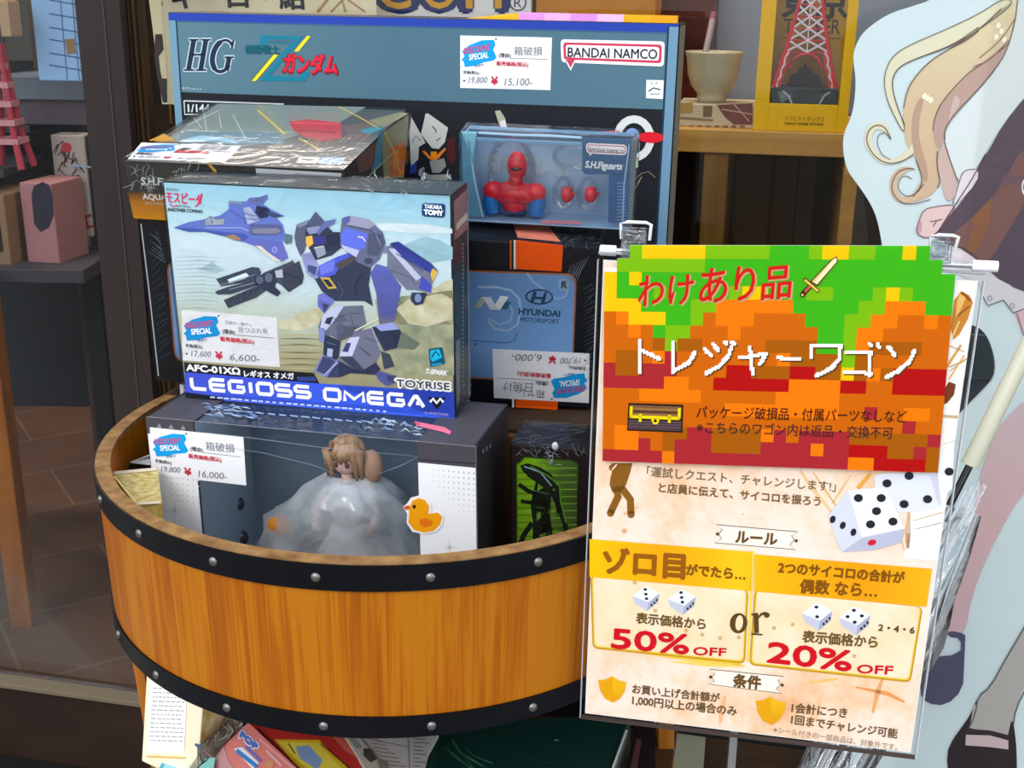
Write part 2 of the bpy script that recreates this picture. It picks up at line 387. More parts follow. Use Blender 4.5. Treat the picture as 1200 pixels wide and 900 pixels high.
# grey cabinet panel behind the shelf goods
mb = MB(); pa = ss(onS(838, 70, -.3)); sbox(mb, pa, pa + .5, -.36, -.3, zs, zs + .6, M('#7d8490', .6)); o = mb.build('upright_board', None, .003, origin=sf(pa, -.3, zs)); tag(o, 'plain blue-grey upright board standing on the shelf behind the pale bowl', 'panel')
# dark red lacquered box
mb = MB(); p0a = ss(onS(764, 30, -.2)); p1a = ss(onS(836, 30, -.2)); sbox(mb, p0a, p1a, -.28, -.2, zs, zs + .25, noise_mat('dark_red_wood', '#24100a', '#54200f', (6, 6, 14), .35)); o = mb.build('dark_box', None, .003, origin=sf(p0a, -.2, zs)); tag(o, 'dark reddish brown box on the shelf behind the bowl and stick', 'box')
# bowl
c = onS(834, 112, -.08); ctr = Vector((c.x, c.y, zs + .034)); cer = noise_mat('celadon_glaze', '#a49a78', '#b3a988', (9, 9, 20), .3, 3, .3, .7, .5)
k = (onS(868, 60, -.08) - onS(800, 60, -.08)).length / 2
h = onS(834, 60, -.08).z - ctr.z
prof = [(.0, 0), (.5 * k, 0), (.52 * k, .1 * h), (.5 * k, .16 * h), (.74 * k, .32 * h), (.88 * k, .55 * h), (.94 * k, .85 * h), (1.0 * k, .97 * h), (1.0 * k, h), (.95 * k, .98 * h), (.86 * k, .6 * h), (.6 * k, .3 * h), (0, .24 * h)]
o = MB().lathe(prof, cer, 40, ctr).build('bowl', None, smooth=True, origin=ctr); tag(o, 'pale green-grey ceramic bowl standing on a small printed carton', 'bowl')
b0 = ctr + Vector((-.45 * k, 0, .45 * h)); b1 = onS(837, 14, -.1)
o = MB().tube([b0, b0.lerp(b1, .5), b0.lerp(b1, .9)], [.0045, .005, .005], M('#9a8684', .35, .5), 10).tube([b0.lerp(b1, .9), b1], [.0055, .0045], M('#8a4048', .4), 10).build('stick', None, smooth='auto', origin=b0); tag(o, 'thin greyish stick with a reddish tip leaning in the pale bowl', 'stick')
# small printed carton below the bowl
q0 = ss(onS(793, 140, -.03)); q1 = ss(onS(885, 140, -.03)); zc = zs + .034
t = thing('small_carton', 'low cream printed carton under the pale bowl on the wooden shelf', 'box', sf(q0, -.03, zs), (0, 0, YA))
w_ = q1 - q0; MB().box((0, 0, 0), (w_, .12, zc - zs), M('#bfae8c', .5)).build('carton', t, .001)
A = Art(face_of(t, w_, .12, zc - zs, 'front'))
A.poly([(797, 121), (812, 120), (812, 132), (797, 133)], '#a88948', 1).poly([(824, 124), (835, 124), (834, 137), (824, 137)], '#6d5a3a', 1)
A.poly([(840, 123), (882, 121), (882, 146), (860, 146), (850, 138)], '#70433f', 1).line([(846, 128), (882, 134)], 1.5, '#b49a86', 2).line([(860, 122), (878, 142)], 1, '#c4b09a', 2)
A.line([(796, 138), (836, 141)], 3, '#8b775a', 1)
for i in range(8): A.poly([(797 + i * 10, 147), (803 + i * 10, 147), (803 + i * 10, 150), (797 + i * 10, 150)], '#8a5a38', 1)
A.build('printed_front')
# yellow tower toy box
yel = M('#e6b000', .45); yel2 = M('#e0b000', .5)
tw0 = ss(onS(882, 155, -.01)); tw1 = ss(onS(992, 155, -.01)); tw = tw1 - tw0
t = thing('tower_toy_box', 'yellow windowed toy carton with a red and white lattice tower, on the wooden shelf', 'box', sf(tw0, -.01, zs), (0, 0, YA))
TH, TD = .30, .10
F_ = face_of(t, tw, TD, TH, 'front')
wl, wr = F_.uv(903, 100)[0], F_.uv(985, 100)[0]; wz = F_.uv(940, 122)[1]
mb = MB(); mb.box((0, 0, 0), (wl, .004, TH), yel).box((wr, 0, 0), (tw, .004, TH), yel).box((wl, 0, 0), (wr, .004, wz), yel)
mb.box((0, .004, 0), (.003, TD, TH), yel).box((tw - .003, .004, 0), (tw, TD, TH), yel).box((.003, TD - .003, 0), (tw - .003, TD, TH), yel2).box((.003, .004, 0), (tw - .003, TD - .003, .003), yel).box((0, 0, TH - .003), (tw, TD, TH), yel)
mb.build('carton', t, .0008)
MB().box((wl, .0018, wz), (wr, .0022, TH - .003), CLEAR).build('clear_window', t)
A = Art(F_)
A.text('ソフビトイボックス', (919, 141), (966, 142.5), '#5a4410', 1, sy=1.3).text('TOKYO TOWER TOY BOX', (919, 146), (965, 147), '#2a1e08', 1, h=2.6, bold=.03)
A.build('printed_front')
FB = Face(t, (0, TD - .0034, 0), (1, 0, 0), (0, 0, 1)); A = Art(FB, .0002)
A.text('東京', (917, 17), (992, 18), '#1c1608', 1, sy=1.0, bold=.03).text('TOWER', (918, 39), (984, 40), '#1c1608', 1, h=18)
A.line([(915, 44), (986, 45)], 1, '#8a6a10', 1); A.build('printed_back')
bs = MB(); bz = F_.uv(940, 104)[1]; bs.box((wl + .002, .006, wz), (wr - .002, .06, bz), M('#4c5654', .5)).box((wl + .004, .004, bz - .004), (wr - .004, .062, bz + .001), M('#39403f', .5)); bs.build('grey_tray', t, .001)
A = Art(Face(t, (0, .005, 0), (1, 0, 0), (0, 0, 1)), .0004); A.poly([(912, 107), (930, 112), (915, 121)], '#7a8482', 1)
A.line([(917, 106), (924, 112), (929, 124)], 2, '#c4c8c0', 2).line([(975, 106), (966, 112), (959, 124)], 2, '#c4c8c0', 2); A.build('tray_print')
# the toy tower itself: lattice of bars
tt = thing('toy_tower', 'red and white lattice toy tower with a dark base block inside the yellow carton', 'toy', t.matrix_world @ Vector((tw / 2, .035, bz + .001)), (0, 0, YA))
red, wht = M('#e2141f', .35, .3), M('#f4dedc', .4)
cx = F_.uv(946, 60)[0] - tw / 2
hh = TH - bz - .012
def hw(s): return .0365 * (1 - s) ** 1.55 * 1.03 + .0075 * (1 - s * .5)
NL = 12
for sx in (-1, 1):
    for sy in (-1, 1):
        MB().tube([(cx + sx * hw(i / NL * .9), sy * hw(i / NL * .9) * .6, hh * i / NL * .9) for i in range(NL + 1)], [.0042] + [.0034 - .001 * i / NL for i in range(NL)], red, 8).build('leg', tt, smooth='auto')
lt = MB()
for i in range(3, NL):
    s0, s1 = i / NL * .9, (i + 1) / NL * .9
    for sy in (-1,):
        a, b = hw(s0), hw(s1); y0, y1 = sy * a * .6, sy * b * .6
        lt.tube([(cx - a, y0, hh * s0), (cx + a, y0, hh * s0)], .0012, red, 6)
        lt.tube([(cx - a, y0, hh * s0), (cx, y1, hh * s1)], .0017, wht, 6).tube([(cx + a, y0, hh * s0), (cx, y1, hh * s1)], .0017, wht, 6)
        lt.tube([(cx, y0, hh * s0), (cx - b, y1, hh * s1)], .0017, wht, 6).tube([(cx, y0, hh * s0), (cx + b, y1, hh * s1)], .0017, wht, 6).tube([(cx, y0, hh * s0), (cx, y1, hh * s1)], .001, wht, 6)
    lt.box((cx - hw(s0) * .96, -hw(s0) * .5, hh * s0), (cx + hw(s0) * .96, hw(s0) * .5, hh * s0 + .001), red)
for sx in (-1, 1):
    for i in range(3):
        s0, s1 = i / NL * .9, (i + 1) / NL * .9; w0, w1 = hw(s0), hw(s1)
        for k2 in (0, 1):
            lt.tube([(cx + sx * (w0 + .002 - .007 * k2), -w0 * .6 - .001, hh * s0), (cx + sx * (w1 - .006 + .007 * k2), -w1 * .6 - .001, hh * s1)], .0017, wht, 6)
        lt.tube([(cx + sx * (w0 - .008), -w0 * .6, hh * s0), (cx + sx * (w1 - .0075), -w1 * .6, hh * s1)], .0019, red, 6)
lt.build('lattice', tt)
ar = MB(); ar.tube([(cx + .0245 * math.cos(R(a)), -.018, hh * .1 + .026 * math.sin(R(a))) for a in range(10, 171, 16)], .0022, red, 8); ar.build('arch', tt, smooth='auto')
cr = MB(); cr.box((cx - .006, -.006, hh * .88), (cx + .006, .006, hh * .93), red).tube([(cx, 0, hh * .93), (cx, 0, hh)], .002, red); cr.build('top_deck', tt)
bd = MB(); bd.prism([(cx - .026, .008, 0), (cx - .02, .008, .016), (cx - .012, .008, .019), (cx - .009, .008, .027), (cx - .003, .008, .028), (cx, .008, .036), (cx + .003, .008, .028), (cx + .01, .008, .026), (cx + .013, .008, .019), (cx + .022, .008, .015), (cx + .027, .008, 0)], (0, .012, 0), M('#30201f', .6)); bd.build('base_block', tt)
# paper poster and sign high behind the large box
def sheet(name, label, cat, q, off, col, thick=.002, plane=onS):
    P = [plane(*p, off) for p in q]; o0 = P[3]
    return P
PO = -.04
pp = [onS(167, -60, PO), onS(438, -60, PO), onS(445, 128, PO), onS(190, 122, PO)]
t = thing('paper_poster', 'cream paper poster with large black Japanese characters hanging behind the large blue-grey box', 'poster', pp[3], (0, 0, YA))
o_ = pp[3]; mwi = t.matrix_world.inverted()
mb = MB(); mb.prism([mwi @ p for p in pp], (0, .002, 0), noise_mat('cream_paper', '#d9c9a2', '#e6dab8', (9, 9, 9), .7)); mb.build('sheet', t)
A = Art(Face(t, (0, 0, 0), (1, 0, 0), (0, 0, 1)))
A.text('キ・ロ・紹', (203, 8), (357, 8), '#1c1c22', 1, bold=.03)
A.line([(400, -20), (372, 14)], 3, '#a8834e', 1).line([(395, -20), (405, 14)], 3, '#b99a62', 1).line([(420, -20), (388, 14)], 2, '#a8834e', 2).line([(380, -20), (428, 14)], 2, '#b08a50', 1)
A.poly([(182, 40), (190, 40), (192, 58), (186, 66), (188, 84), (190, 92), (196, 92), (196, 120), (191, 120), (184, 88), (181, 66)], '#4a4240', 1)
A.build('printed_text')
g0, g1 = onS(440, 20, -.1), onS(622, 20, -.1)
t = thing('shop_sign', 'white shop sign with big yellow letters outlined in navy, above the large blue-grey box', 'sign', Vector((g0.x, g0.y, zs + .06)), (0, 0, YA))
sw = (g1 - g0).length
MB().box((0, 0, 0), (sw, .012, .22), M('#d8d6d2', .5)).box((.01, .003, -.06), (.03, .009, 0), M('#888880')).box((sw - .03, .003, -.06), (sw - .01, .009, 0), M('#888880')).build('board', t, .001)
A = Art(face_of(t, sw, .012, .22, 'front'))
for ch, x0, x1 in (('C', 440, 486), ('O', 492, 538), ('M', 542, 592)):
    A.text(ch, (x0, 10), (x1, 10), '#1f2c5e', 1, h=48, bold=.09).text(ch, (x0 + 5, 9), (x1 - 5, 9), '#c8961a', 2, h=40, bold=.02)
A.ell((607, 3), 10, 10, '#2a3050', 1).ell((607, 3), 8.4, 8.4, '#d8d6d2', 2).text('R', (602.5, 8.5), (611.5, 8.5), '#2a3050', 3, h=11)
A.build('lettering')
ob0 = onS(628, 10, -.1); ob1 = onS(768, 10, -.1)
o = MB().box((0, 0, 0), ((ob1 - ob0).length, .1, .2), noise_mat('amber_carton', '#a86808', '#bb780c', (4, 4, 4), .45)).build('orange_carton', None, .002); o.location = (ob0.x, ob0.y, zs + .0); o.rotation_euler = (0, 0, YA)
tag(o, 'plain amber orange carton on the shelf, mostly hidden behind the large blue-grey box', 'box')

# ================================================================== INSIDE, SEEN THROUGH THE LEFT DOOR
def inbox(name, label, cat, px0, px1, Y, z0, z1, depth, m, yaw=0, bevel=.003):
    a = atY(px0, 200, Y); b = atY(px1, 200, Y); w = b.x - a.x
    t = thing(name, label, cat, (a.x, Y, z0), (0, 0, yaw)); MB().box((0, 0, 0), (w, depth, z1 - z0), m).build('body', t, bevel); return t, w, depth, z1 - z0
zz = lambda px, py, Y: atY(px, py, Y).z
# display rack
c_tw = zz(14, 196, 2.62)
rk = thing('display_rack', 'dim grey display rack with shelves inside the shop, seen through the left door pane', 'shelf', (-1.5, 2.75, .012))
mb = MB(); gz = M('#3c4046', .6)
for za, y0_ in ((c_tw - .0185, -.17), (zz(20, 146, 2.75) - .019, 0)): mb.box((0, y0_, za - .012), (.4, .3, za + .006), gz)
mb.build('shelf_board', rk, .002)
MB().box((0, .35, .3), (.4, .37, 1.3), M('#2a2c30', .7)).build('back_panel', rk)
for x in (0, .38): MB().box((x, .301, 0), (x + .02, .349, 1.3), gz).build('post', rk)
t, w, d, h = inbox('grey_case', 'grey lidded case on the rack inside the door, above the pink carton', 'box', 10, 108, 2.75, zz(20, 146, 2.75), zz(20, 90, 2.75), .25, M('#5a5058', .5))
MB().box((-.01, -.008, h - .05), (w + .01, d, h + .002), M('#6a727c', .4)).build('lid', t, .003)
t, w, d, h = inbox('blue_reflection_panel', 'pale blue gridded panel added for a reflection in the door, beside the dark frame', 'panel', 57, 108, 2.62, zz(70, 95, 2.62), 1.62, .02, M('#8fb2d8', .4), R(-5))  # added panel standing for a building's reflection in the pane
A = Art(face_of(t, w, d, h, 'front'), rough=.5)
for i, y in enumerate((4, 20, 36, 50, 66, 80)): A.line([(58, y - 4), (100, y + 3)], 1.4, '#3d5f8c', 1)
for x in (70, 84): A.line([(x, -10), (x + 9, 94)], 1.2, '#4a6c98', 1)
A.poly([(76, 46), (87, 45), (89, 62), (79, 64)], '#8a7048', 2); A.build('grid_print')
t, w, d, h = inbox('dark_case', 'dark grey-brown cabinet at the top of the left door pane', 'box', -30, 54, 2.9, zz(20, 72, 2.9), 1.75, .12, M('#4a4840', .6))
MB().box((.40 * w, -.004, .02), (.62 * w, 0, h), M('#39383a', .6)).box((.66 * w, -.006, h * .12), (.74 * w, 0, h * .22), M('#a09a90', .5)).build('door', t)
t, w, d, h = inbox('wooden_beam', 'pale wooden beam at the top left corner of the door pane', 'beam', -30, 30, 2.55, zz(10, 13, 2.55), zz(10, -2, 2.55), .05, M('#b89268', .6), R(-4))
MB().box((w * .9, -.01, -.05), (w * 1.1, .04, .02), M('#b09070', .6)).build('end_block', t, .002)
t, w, d, h = inbox('brown_shelf_block', 'brown shelf side block inside the door beside the blue panel', 'block', 52, 64, 2.66, zz(60, 82, 2.66), 1.5, .1, M('#5a4638', .6))
# red toy tower on the rack
c = atY(14, 196, 2.62); h = .26; tr = thing('toy_tower', 'dim pinkish red toy tower standing on the rack inside the left door pane', 'toy', c)
pk = M('#b03a4a', .5)
for sx in (-1, 1):
    for sy in (-1, 1): MB().tube([(sx * .035, sy * .035, 0), (sx * .018, sy * .018, h * .35), (sx * .007, sy * .007, h)], [.008, .007, .005], pk, 8).build('leg', tr, smooth='auto')
for s in (.2, .35, .5, .65, .8): r_ = .03 * (1 - s) + .008; MB().box((-r_, -r_, h * s), (r_, r_, h * s + .012), M('#c88a90', .5)).build('deck', tr)
# pink carton with an oval window
q = [atY(26, 212, 2.6), atY(38, 312, 2.6)]; zb = zz(38, 310, 2.6)
t = thing('pink_window_carton', 'dusty pink carton with an oval window on the low rack inside the left door pane', 'box', (q[0].x, 2.58, zb), (0, 0, R(-12)))
hh2 = zz(26, 212, 2.6) - zb; pkm = M('#a87474', .5)
MB().box((-.0, 0, 0), (.078, .12, hh2), pkm).build('carton', t, .003)
F2 = face_of(t, .078, .12, hh2, 'front'); A = Art(F2, rough=.4)
A.poly([(37 + 0, 228), (40, 218), (50, 213), (58, 217), (62, 230), (63, 252), (58, 266), (48, 272), (40, 262)], '#34303c', 1); A.build('oval_window')
t2 = thing('brown_carton', 'brown cardboard carton beside the pink oval windowed carton inside the door', 'box', (q[0].x - .135, 2.56, zb), (0, 0, R(-8)))
MB().box((0, 0, 0), (.115, .15, hh2 * .88), M('#8a6a50', .6)).build('carton', t2, .003)
MB().box((.06, -.002, .02), (.085, 0, hh2 * .8), M('#5c4238', .6)).box((.087, -.002, .04), (.1, 0, hh2 * .7), M('#2e2420', .6)).build('printed_front', t2)
zk = zb + .0115
rk2 = thing('low_rack', 'low dark rack carrying the pink and brown cartons inside the left door', 'shelf', (q[0].x - .35, 2.5, .012))
MB().box((0, 0, zk - .042), (.5, .26, zk - .012), M('#433f44', .5)).build('shelf_board', rk2, .002)
for x in (.02, .42): MB().box((x, .2, 0), (x + .04, .24, zk - .042), M('#222226')).build('leg', rk2)
# white illustrated carton
t, w, d, h = inbox('illustrated_carton', 'white carton with black and red artwork inside the left door, beside the pink carton', 'box', 63, 103, 2.7, zz(80, 277, 2.7), zz(80, 158, 2.7), .06, M('#a8988f', .5), R(-4))
A = Art(face_of(t, w, d, h, 'front'))
for i in range(40):
    x = 66 + random.random() * 26; y = 165 + random.random() * 70; A.line([(x, y), (x + random.uniform(-8, 10), y + random.uniform(3, 14))], [random.uniform(1, 4), .8], random.choice(['#3a2c30', '#5a4c50', '#6a5a5c', '#7d6a68']), 1)
A.ell((78, 173), 6, 6, '#b03848', 2); A.line([(84, 258), (108, 252)], 3, '#a82c3c', 2).line([(82, 268), (110, 265)], 3, '#a82c3c', 2).line([(90, 250), (82, 270)], 2, '#a82c3c', 2).line([(100, 252), (104, 268)], 2, '#a82c3c', 2)
A.line([(80, 193), (108, 196)], 2, '#8fa8c4', 2); A.build('printed_front')
t, w, d, h = inbox('dark_carton', 'slim dark blue carton beside the illustrated white carton inside the door', 'box', 104, 122, 2.7, zz(80, 277, 2.7), zz(80, 158, 2.7), .06, M('#20242e', .5), R(-4))
o = MB().lathe([(.0, 0), (.17, 0), (.17, zz(80, 281, 2.95) - .02), (0, zz(80, 281, 2.95) - .012)], noise_mat('brown_counter', '#463430', '#523e38', (2, 2, 2), .5), 40).build('round_counter', None, smooth='auto'); o.location = (-.93, 2.97, .012); tag(o, 'round dark brown counter below the illustrated carton inside the door', 'counter')
MB().box((-.1, -.1, zz(80, 281, 2.95) - .03), (.1, .1, zz(80, 281, 2.7) - .012), M('#2a2420')).build('riser', o)
o = MB().box((0, 0, 0), (.05, .05, zz(5, 322, 2.45)), noise_mat('amber_post', '#8a4c10', '#a8621a', (20, 20, 3), .5)).build('wooden_post', None, .003); o.location = (atY(-34, 330, 2.45).x, 2.42, .012); tag(o, 'amber wooden post at the left edge inside the door pane', 'post')

# ================================================================== HALF-BARREL WAGON
BC = Vector((-.124, 1.2326, 0)); TZ0, TZ1 = .7665, .9395; R0, R1 = .3115, .3165; TH_ = .014
bd_ = Vector((.208, .978, 0)).normalized(); bcu = Vector((.978, -.208, 0)); BK = .06
def wood_mat(name, base, light, dark):
    m, t, b = nodes(name); tc = t.nodes.new('ShaderNodeTexCoord'); s = t.nodes.new('ShaderNodeSeparateXYZ'); t.links.new(tc.outputs['Object'], s.inputs[0])
    at = t.nodes.new('ShaderNodeMath'); at.operation = 'ARCTAN2'; t.links.new(s.outputs['Y'], at.inputs[0]); t.links.new(s.outputs['X'], at.inputs[1])
    ml = t.nodes.new('ShaderNodeMath'); ml.operation = 'MULTIPLY'; ml.inputs[1].default_value = 7.3; t.links.new(at.outputs[0], ml.inputs[0])
    fl_ = t.nodes.new('ShaderNodeMath'); fl_.operation = 'FLOOR'; t.links.new(ml.outputs[0], fl_.inputs[0])
    wn_ = t.nodes.new('ShaderNodeTexWhiteNoise'); wn_.noise_dimensions = '1D'; t.links.new(fl_.outputs[0], wn_.inputs['W'])
    co = t.nodes.new('ShaderNodeCombineXYZ'); t.links.new(at.outputs[0], co.inputs[0]); t.links.new(s.outputs['Z'], co.inputs[1]); t.links.new(wn_.outputs['Value'], co.inputs[2])
    mp = t.nodes.new('ShaderNodeMapping'); mp.inputs['Scale'].default_value = (34, 5, 9); t.links.new(co.outputs[0], mp.inputs[0])
    n = t.nodes.new('ShaderNodeTexNoise'); n.inputs['Scale'].default_value = 1; n.inputs['Detail'].default_value = 6; n.inputs['Distortion'].default_value = .6; t.links.new(mp.outputs[0], n.inputs['Vector'])
    mp2 = t.nodes.new('ShaderNodeMapping'); mp2.inputs['Scale'].default_value = (260, 5, 5); t.links.new(co.outputs[0], mp2.inputs[0])
    n2 = t.nodes.new('ShaderNodeTexNoise'); n2.inputs['Scale'].default_value = 1; n2.inputs['Detail'].default_value = 3; t.links.new(mp2.outputs[0], n2.inputs['Vector'])
    ad = t.nodes.new('ShaderNodeMath'); ad.operation = 'MULTIPLY_ADD'; ad.inputs[1].default_value = .62; t.links.new(n2.outputs['Fac'], ad.inputs[0]); t.links.new(n.outputs['Fac'], ad.inputs[2])
    a2_ = t.nodes.new('ShaderNodeMath'); a2_.operation = 'MULTIPLY_ADD'; a2_.inputs[1].default_value = .22; t.links.new(wn_.outputs['Value'], a2_.inputs[0]); t.links.new(ad.outputs[0], a2_.inputs[2])
    r = ramp(t, [(.5, dark), (.82, base), (1.0, light)], a2_.outputs[0]); t.links.new(r.outputs[0], b.inputs['Base Color']); b.inputs['Roughness'].default_value = .42
    b.inputs['Specular IOR Level'].default_value = .2
    return m
stave = wood_mat('orange_stave_wood', '#a25603', '#b06a0a', '#864403')
rimw = noise_mat('worn_rim_wood', '#75502c', '#a37c4e', (70, 70, 70), .75, 6, .3, .7, .2)
iron = noise_mat('black_hoop_paint', '#07080c', '#0c0e14', (12, 12, 12), .4, 3, .3, .7, .14)
bolt_m = M('#807c78', .32, .5, .9)
BO = Vector((BC.x, BC.y, 0))
wag = thing('barrel_wagon', 'orange-brown half-barrel tub with two black riveted hoops, full of toy boxes', 'display wagon', BO)
dphi = math.asin(BK / .31)
# arc of angles from the left end round the front to the right end
aL_ = math.atan2(-bcu.y, -bcu.x); base_ang = math.atan2(bd_.y, bd_.x)
def arc(r, n=72):
    hf = math.acos(BK / r); a0_ = base_ang + hf; a1_ = base_ang + 2 * math.pi - hf
    return [(r * math.cos(a0_ + (a1_ - a0_) * i / n), r * math.sin(a0_ + (a1_ - a0_) * i / n)) for i in range(n + 1)]
def shell(mb, ro0, ro1, ri0, ri1, z0, z1, m, n=72):
    A0, A1, B0, B1 = arc(ro0, n), arc(ro1, n), arc(ri0, n), arc(ri1, n)
    vs = [(x, y, z0) for x, y in A0] + [(x, y, z1) for x, y in A1] + [(x, y, z1) for x, y in B1] + [(x, y, z0) for x, y in B0]
    N = n + 1; fs = []
    for i in range(n):
        for k2 in range(4):
            a, b = k2 * N + i, ((k2 + 1) % 4) * N + i; fs.append((a, a + 1, b + 1, b))
    fs += [(0, N, 2 * N, 3 * N), (n, 3 * N + n, 2 * N + n, N + n)]
    return mb.add(vs, fs, m)
shell(MB(), R0, R1, R0 - TH_, R1 - TH_, TZ0, TZ1 - .004, stave).build('staves', wag, smooth='auto')
shell(MB(), R1 + .0005, R1 + .0005, R1 - TH_ - .0005, R1 - TH_ - .0005, TZ1 - .004, TZ1 + .0012, rimw).build('rim', wag, smooth='auto')
fa = arc(R0 - .008, 60); mbf = MB(); mbf.prism([(x, y, .7600) for x, y in fa], (0, 0, .0085), M('#5a3a18', .7)); mbf.build('tub_floor', wag)
def lw(a, b, z): p = bcu * a + bd_ * b; return (p.x, p.y, z)
def lbox(mb, a0, a1, b0, b1, z0, z1, m): return mb.hexa([lw(a0, b0, z0), lw(a1, b0, z0), lw(a1, b1, z0), lw(a0, b1, z0)], [lw(a0, b0, z1), lw(a1, b0, z1), lw(a1, b1, z1), lw(a0, b1, z1)], m)
mb = MB(); lbox(mb, -.305, .305, BK + .001, BK + .013, TZ0, .925, M('#6a4520', .6)); mb.build('back_board', wag)
LZ = .930
mb = MB(); lbox(mb, -.33, .36, BK + .0135, BK + .46, LZ - .02, LZ, M('#3a2a1c', .7)); mb.build('rear_ledge', wag, .002)
for zc, rr, hh3 in ((.927, R1 - .0002, .0245), (.7772, R0 + .0006, .0215)):
    hp = shell(MB(), rr + .0022, rr + .0026, rr - .0002, rr + .0002, zc - hh3 / 2, zc + hh3 / 2, iron).build('hoop', wag, smooth='auto')
    for i in range(-1, 7):
        th = R(209.6 + 17.65 * i)
        if i == 6: th = R(209.6 + 17.65 * 6)
        p = Vector((math.cos(th), math.sin(th), 0)); cpt = p * (rr + .0022) + Vector((0, 0, zc))
        b = MB().ball((0, 0, 0), (.0046, .0046, .003), bolt_m, 14, 8)
        q_ = Vector((0, 0, 1)).rotation_difference(p).to_matrix(); b.v = [q_ @ v + cpt for v in b.v]
        b.build('bolt', hp, smooth=True)
legw = noise_mat('leg_wood', '#9a5c1c', '#b8742a', (60, 60, 4), .5)
SZ = .50
def leg(p_top, p_bot, w=.022, d=.03):
    mb = MB(); a = Vector(p_bot) - BO; b = Vector(p_top) - BO
    mb.hexa([a + Vector((-w / 2, 0, 0)), a + Vector((w / 2, 0, 0)), a + Vector((w / 2, d, 0)), a + Vector((-w / 2, d, 0))], [b + Vector((-w / 2, 0, 0)), b + Vector((w / 2, 0, 0)), b + Vector((w / 2, d, 0)), b + Vector((-w / 2, d, 0))], legw)
    return mb.build('leg', wag, .0015)
pt, pb = atY(150, 757, 1.26), atY(176, 893, 1.26); dl = (pb - pt) / (pt.z - pb.z)
leg((pt.x, 1.26, .765), tuple(pt + dl * (pt.z)), .0125, .035)
pt, pb = atY(771, 790, 1.29), atY(774, 890, 1.29); dl = (pb - pt) / (pt.z - pb.z)
leg((pt.x, 1.29, .765), tuple(pt + dl * (pt.z)), .02, .035)
p = BO + Vector(lw(-.29, .40, 0)); leg((p.x, p.y, .91), (p.x, p.y, 0)); p = BO + Vector(lw(.25, .40, 0)); leg((p.x, p.y, .91), (p.x, p.y, 0))
mb = MB(); lbox(mb, -.30, .315, -.17, .38, SZ - .016, SZ, M('#4a3018', .7)); mb.build('lower_shelf', wag, .002)
mb = MB(); lbox(mb, -.30, .31, BK + .10, BK + .112, SZ, .90, M('#120d0a', .8)); mb.build('dark_backing', wag)

# ================================================================== PRICE TAGS
def price_tag(face, q, label, reason, sub, old, new, flip=False, hand='#7c7c80'):
    A = Art(face, .0010, .55, .14)
    if flip: q = [q[2], q[3], q[0], q[1]]
    B = quad(q)
    # card with real thickness
    P = [face.uv(*p) for p in q]
    A.mb.prism([face.P(a, b, .0004) for a, b in (P if not flip else P)], face.n * .0005, M('#f1f1f3', .55))
    blob = [(.02, .30), (.10, .18), (.24, .08), (.37, .07), (.385, .17), (.36, .25), (.40, .40), (.37, .46), (.26, .50), (.16, .57), (.05, .60), (.04, .50), (.015, .46), (.05, .40)]
    A.poly([B(*p) for p in blob], '#129fe0', 1)
    def T(txt, x0, y0, x1, y1, c, z=2, h=None, **k): A.text(txt, B(x0, y0), B(x1, y1), c, z, h=h, **k)
    hp = (Vector(B(.5, 1)) - Vector(B(.5, 0))).length
    T('DISCOUNT', .045, .35, .33, .26, '#cf3a68', 2, h=hp * .115, bold=.03); T('SPECIAL', .10, .47, .31, .41, '#ffffff', 2, h=hp * .115, bold=.03)
    T('開催中', .16, .60, .26, .565, '#2a5a9a', 2, h=hp * .04)
    T('(理由)', .425, .39, .555, .395, '#2a2a2e', 2, bold=.02); A.line([B(.555, .41), B(.96, .415)], .7, '#8a8a90', 1)
    T(reason, .59, .34, .90, .33, hand, 2)
    if sub: T(sub, .46, .20, .74, .21, hand, 2)
    T('販売価格(税込)', .40, .55, .75, .56, '#cc2a3e', 2, bold=.03); T('定価(税込)', .035, .72, .21, .73, '#303036', 2, bold=.02)
    A.ell(B(.045, .86), 1.2, 1.2, '#404046', 2, n=8)
    T(old, .09, .905, .30, .89, hand, 2, h=hp * .12, italic=.2); T('¥', .345, .92, .415, .92, '#c83048', 2, h=hp * .15, bold=.04); T(new, .49, .93, .80, .92, hand, 2, h=hp * .14, italic=.15)
    A.ell(B(.39, .05), 1.2, 1.2, '#5a6a86', 2, n=8)
    return A.build_top('price_tag', label, 'price tag')
def carton(name, label, cat, pos, rot, wdh):
    return thing(name, label, cat, pos, tuple(R(a) for a in rot))
def ff(t, w, d, h): return {s: face_of(t, w, d, h, s) for s in ('front', 'top', 'right', 'left')}
def wrap(t, w, d, h, m, e=.0022, name='clear_film', sides=True):
    mb = MB(); x0, y0, z0, x1, y1, z1 = -e, -e, .001, w + e, d + e, h + e
    mb.add([(x0, y0, z0), (x1, y0, z0), (x1, y0, z1), (x0, y0, z1)], [(0, 1, 2, 3)], m).add([(x0, y0, z1), (x1, y0, z1), (x1, y1, z1), (x0, y1, z1)], [(0, 1, 2, 3)], m)
    mb.add([(x1, y0, z0), (x1, y1, z0), (x1, y1, z1), (x1, y0, z1)], [(0, 1, 2, 3)], m).add([(x0, y1, z0), (x0, y0, z0), (x0, y0, z1), (x0, y1, z1)], [(0, 1, 2, 3)], m)
    return mb.build(name, t, fix=False)
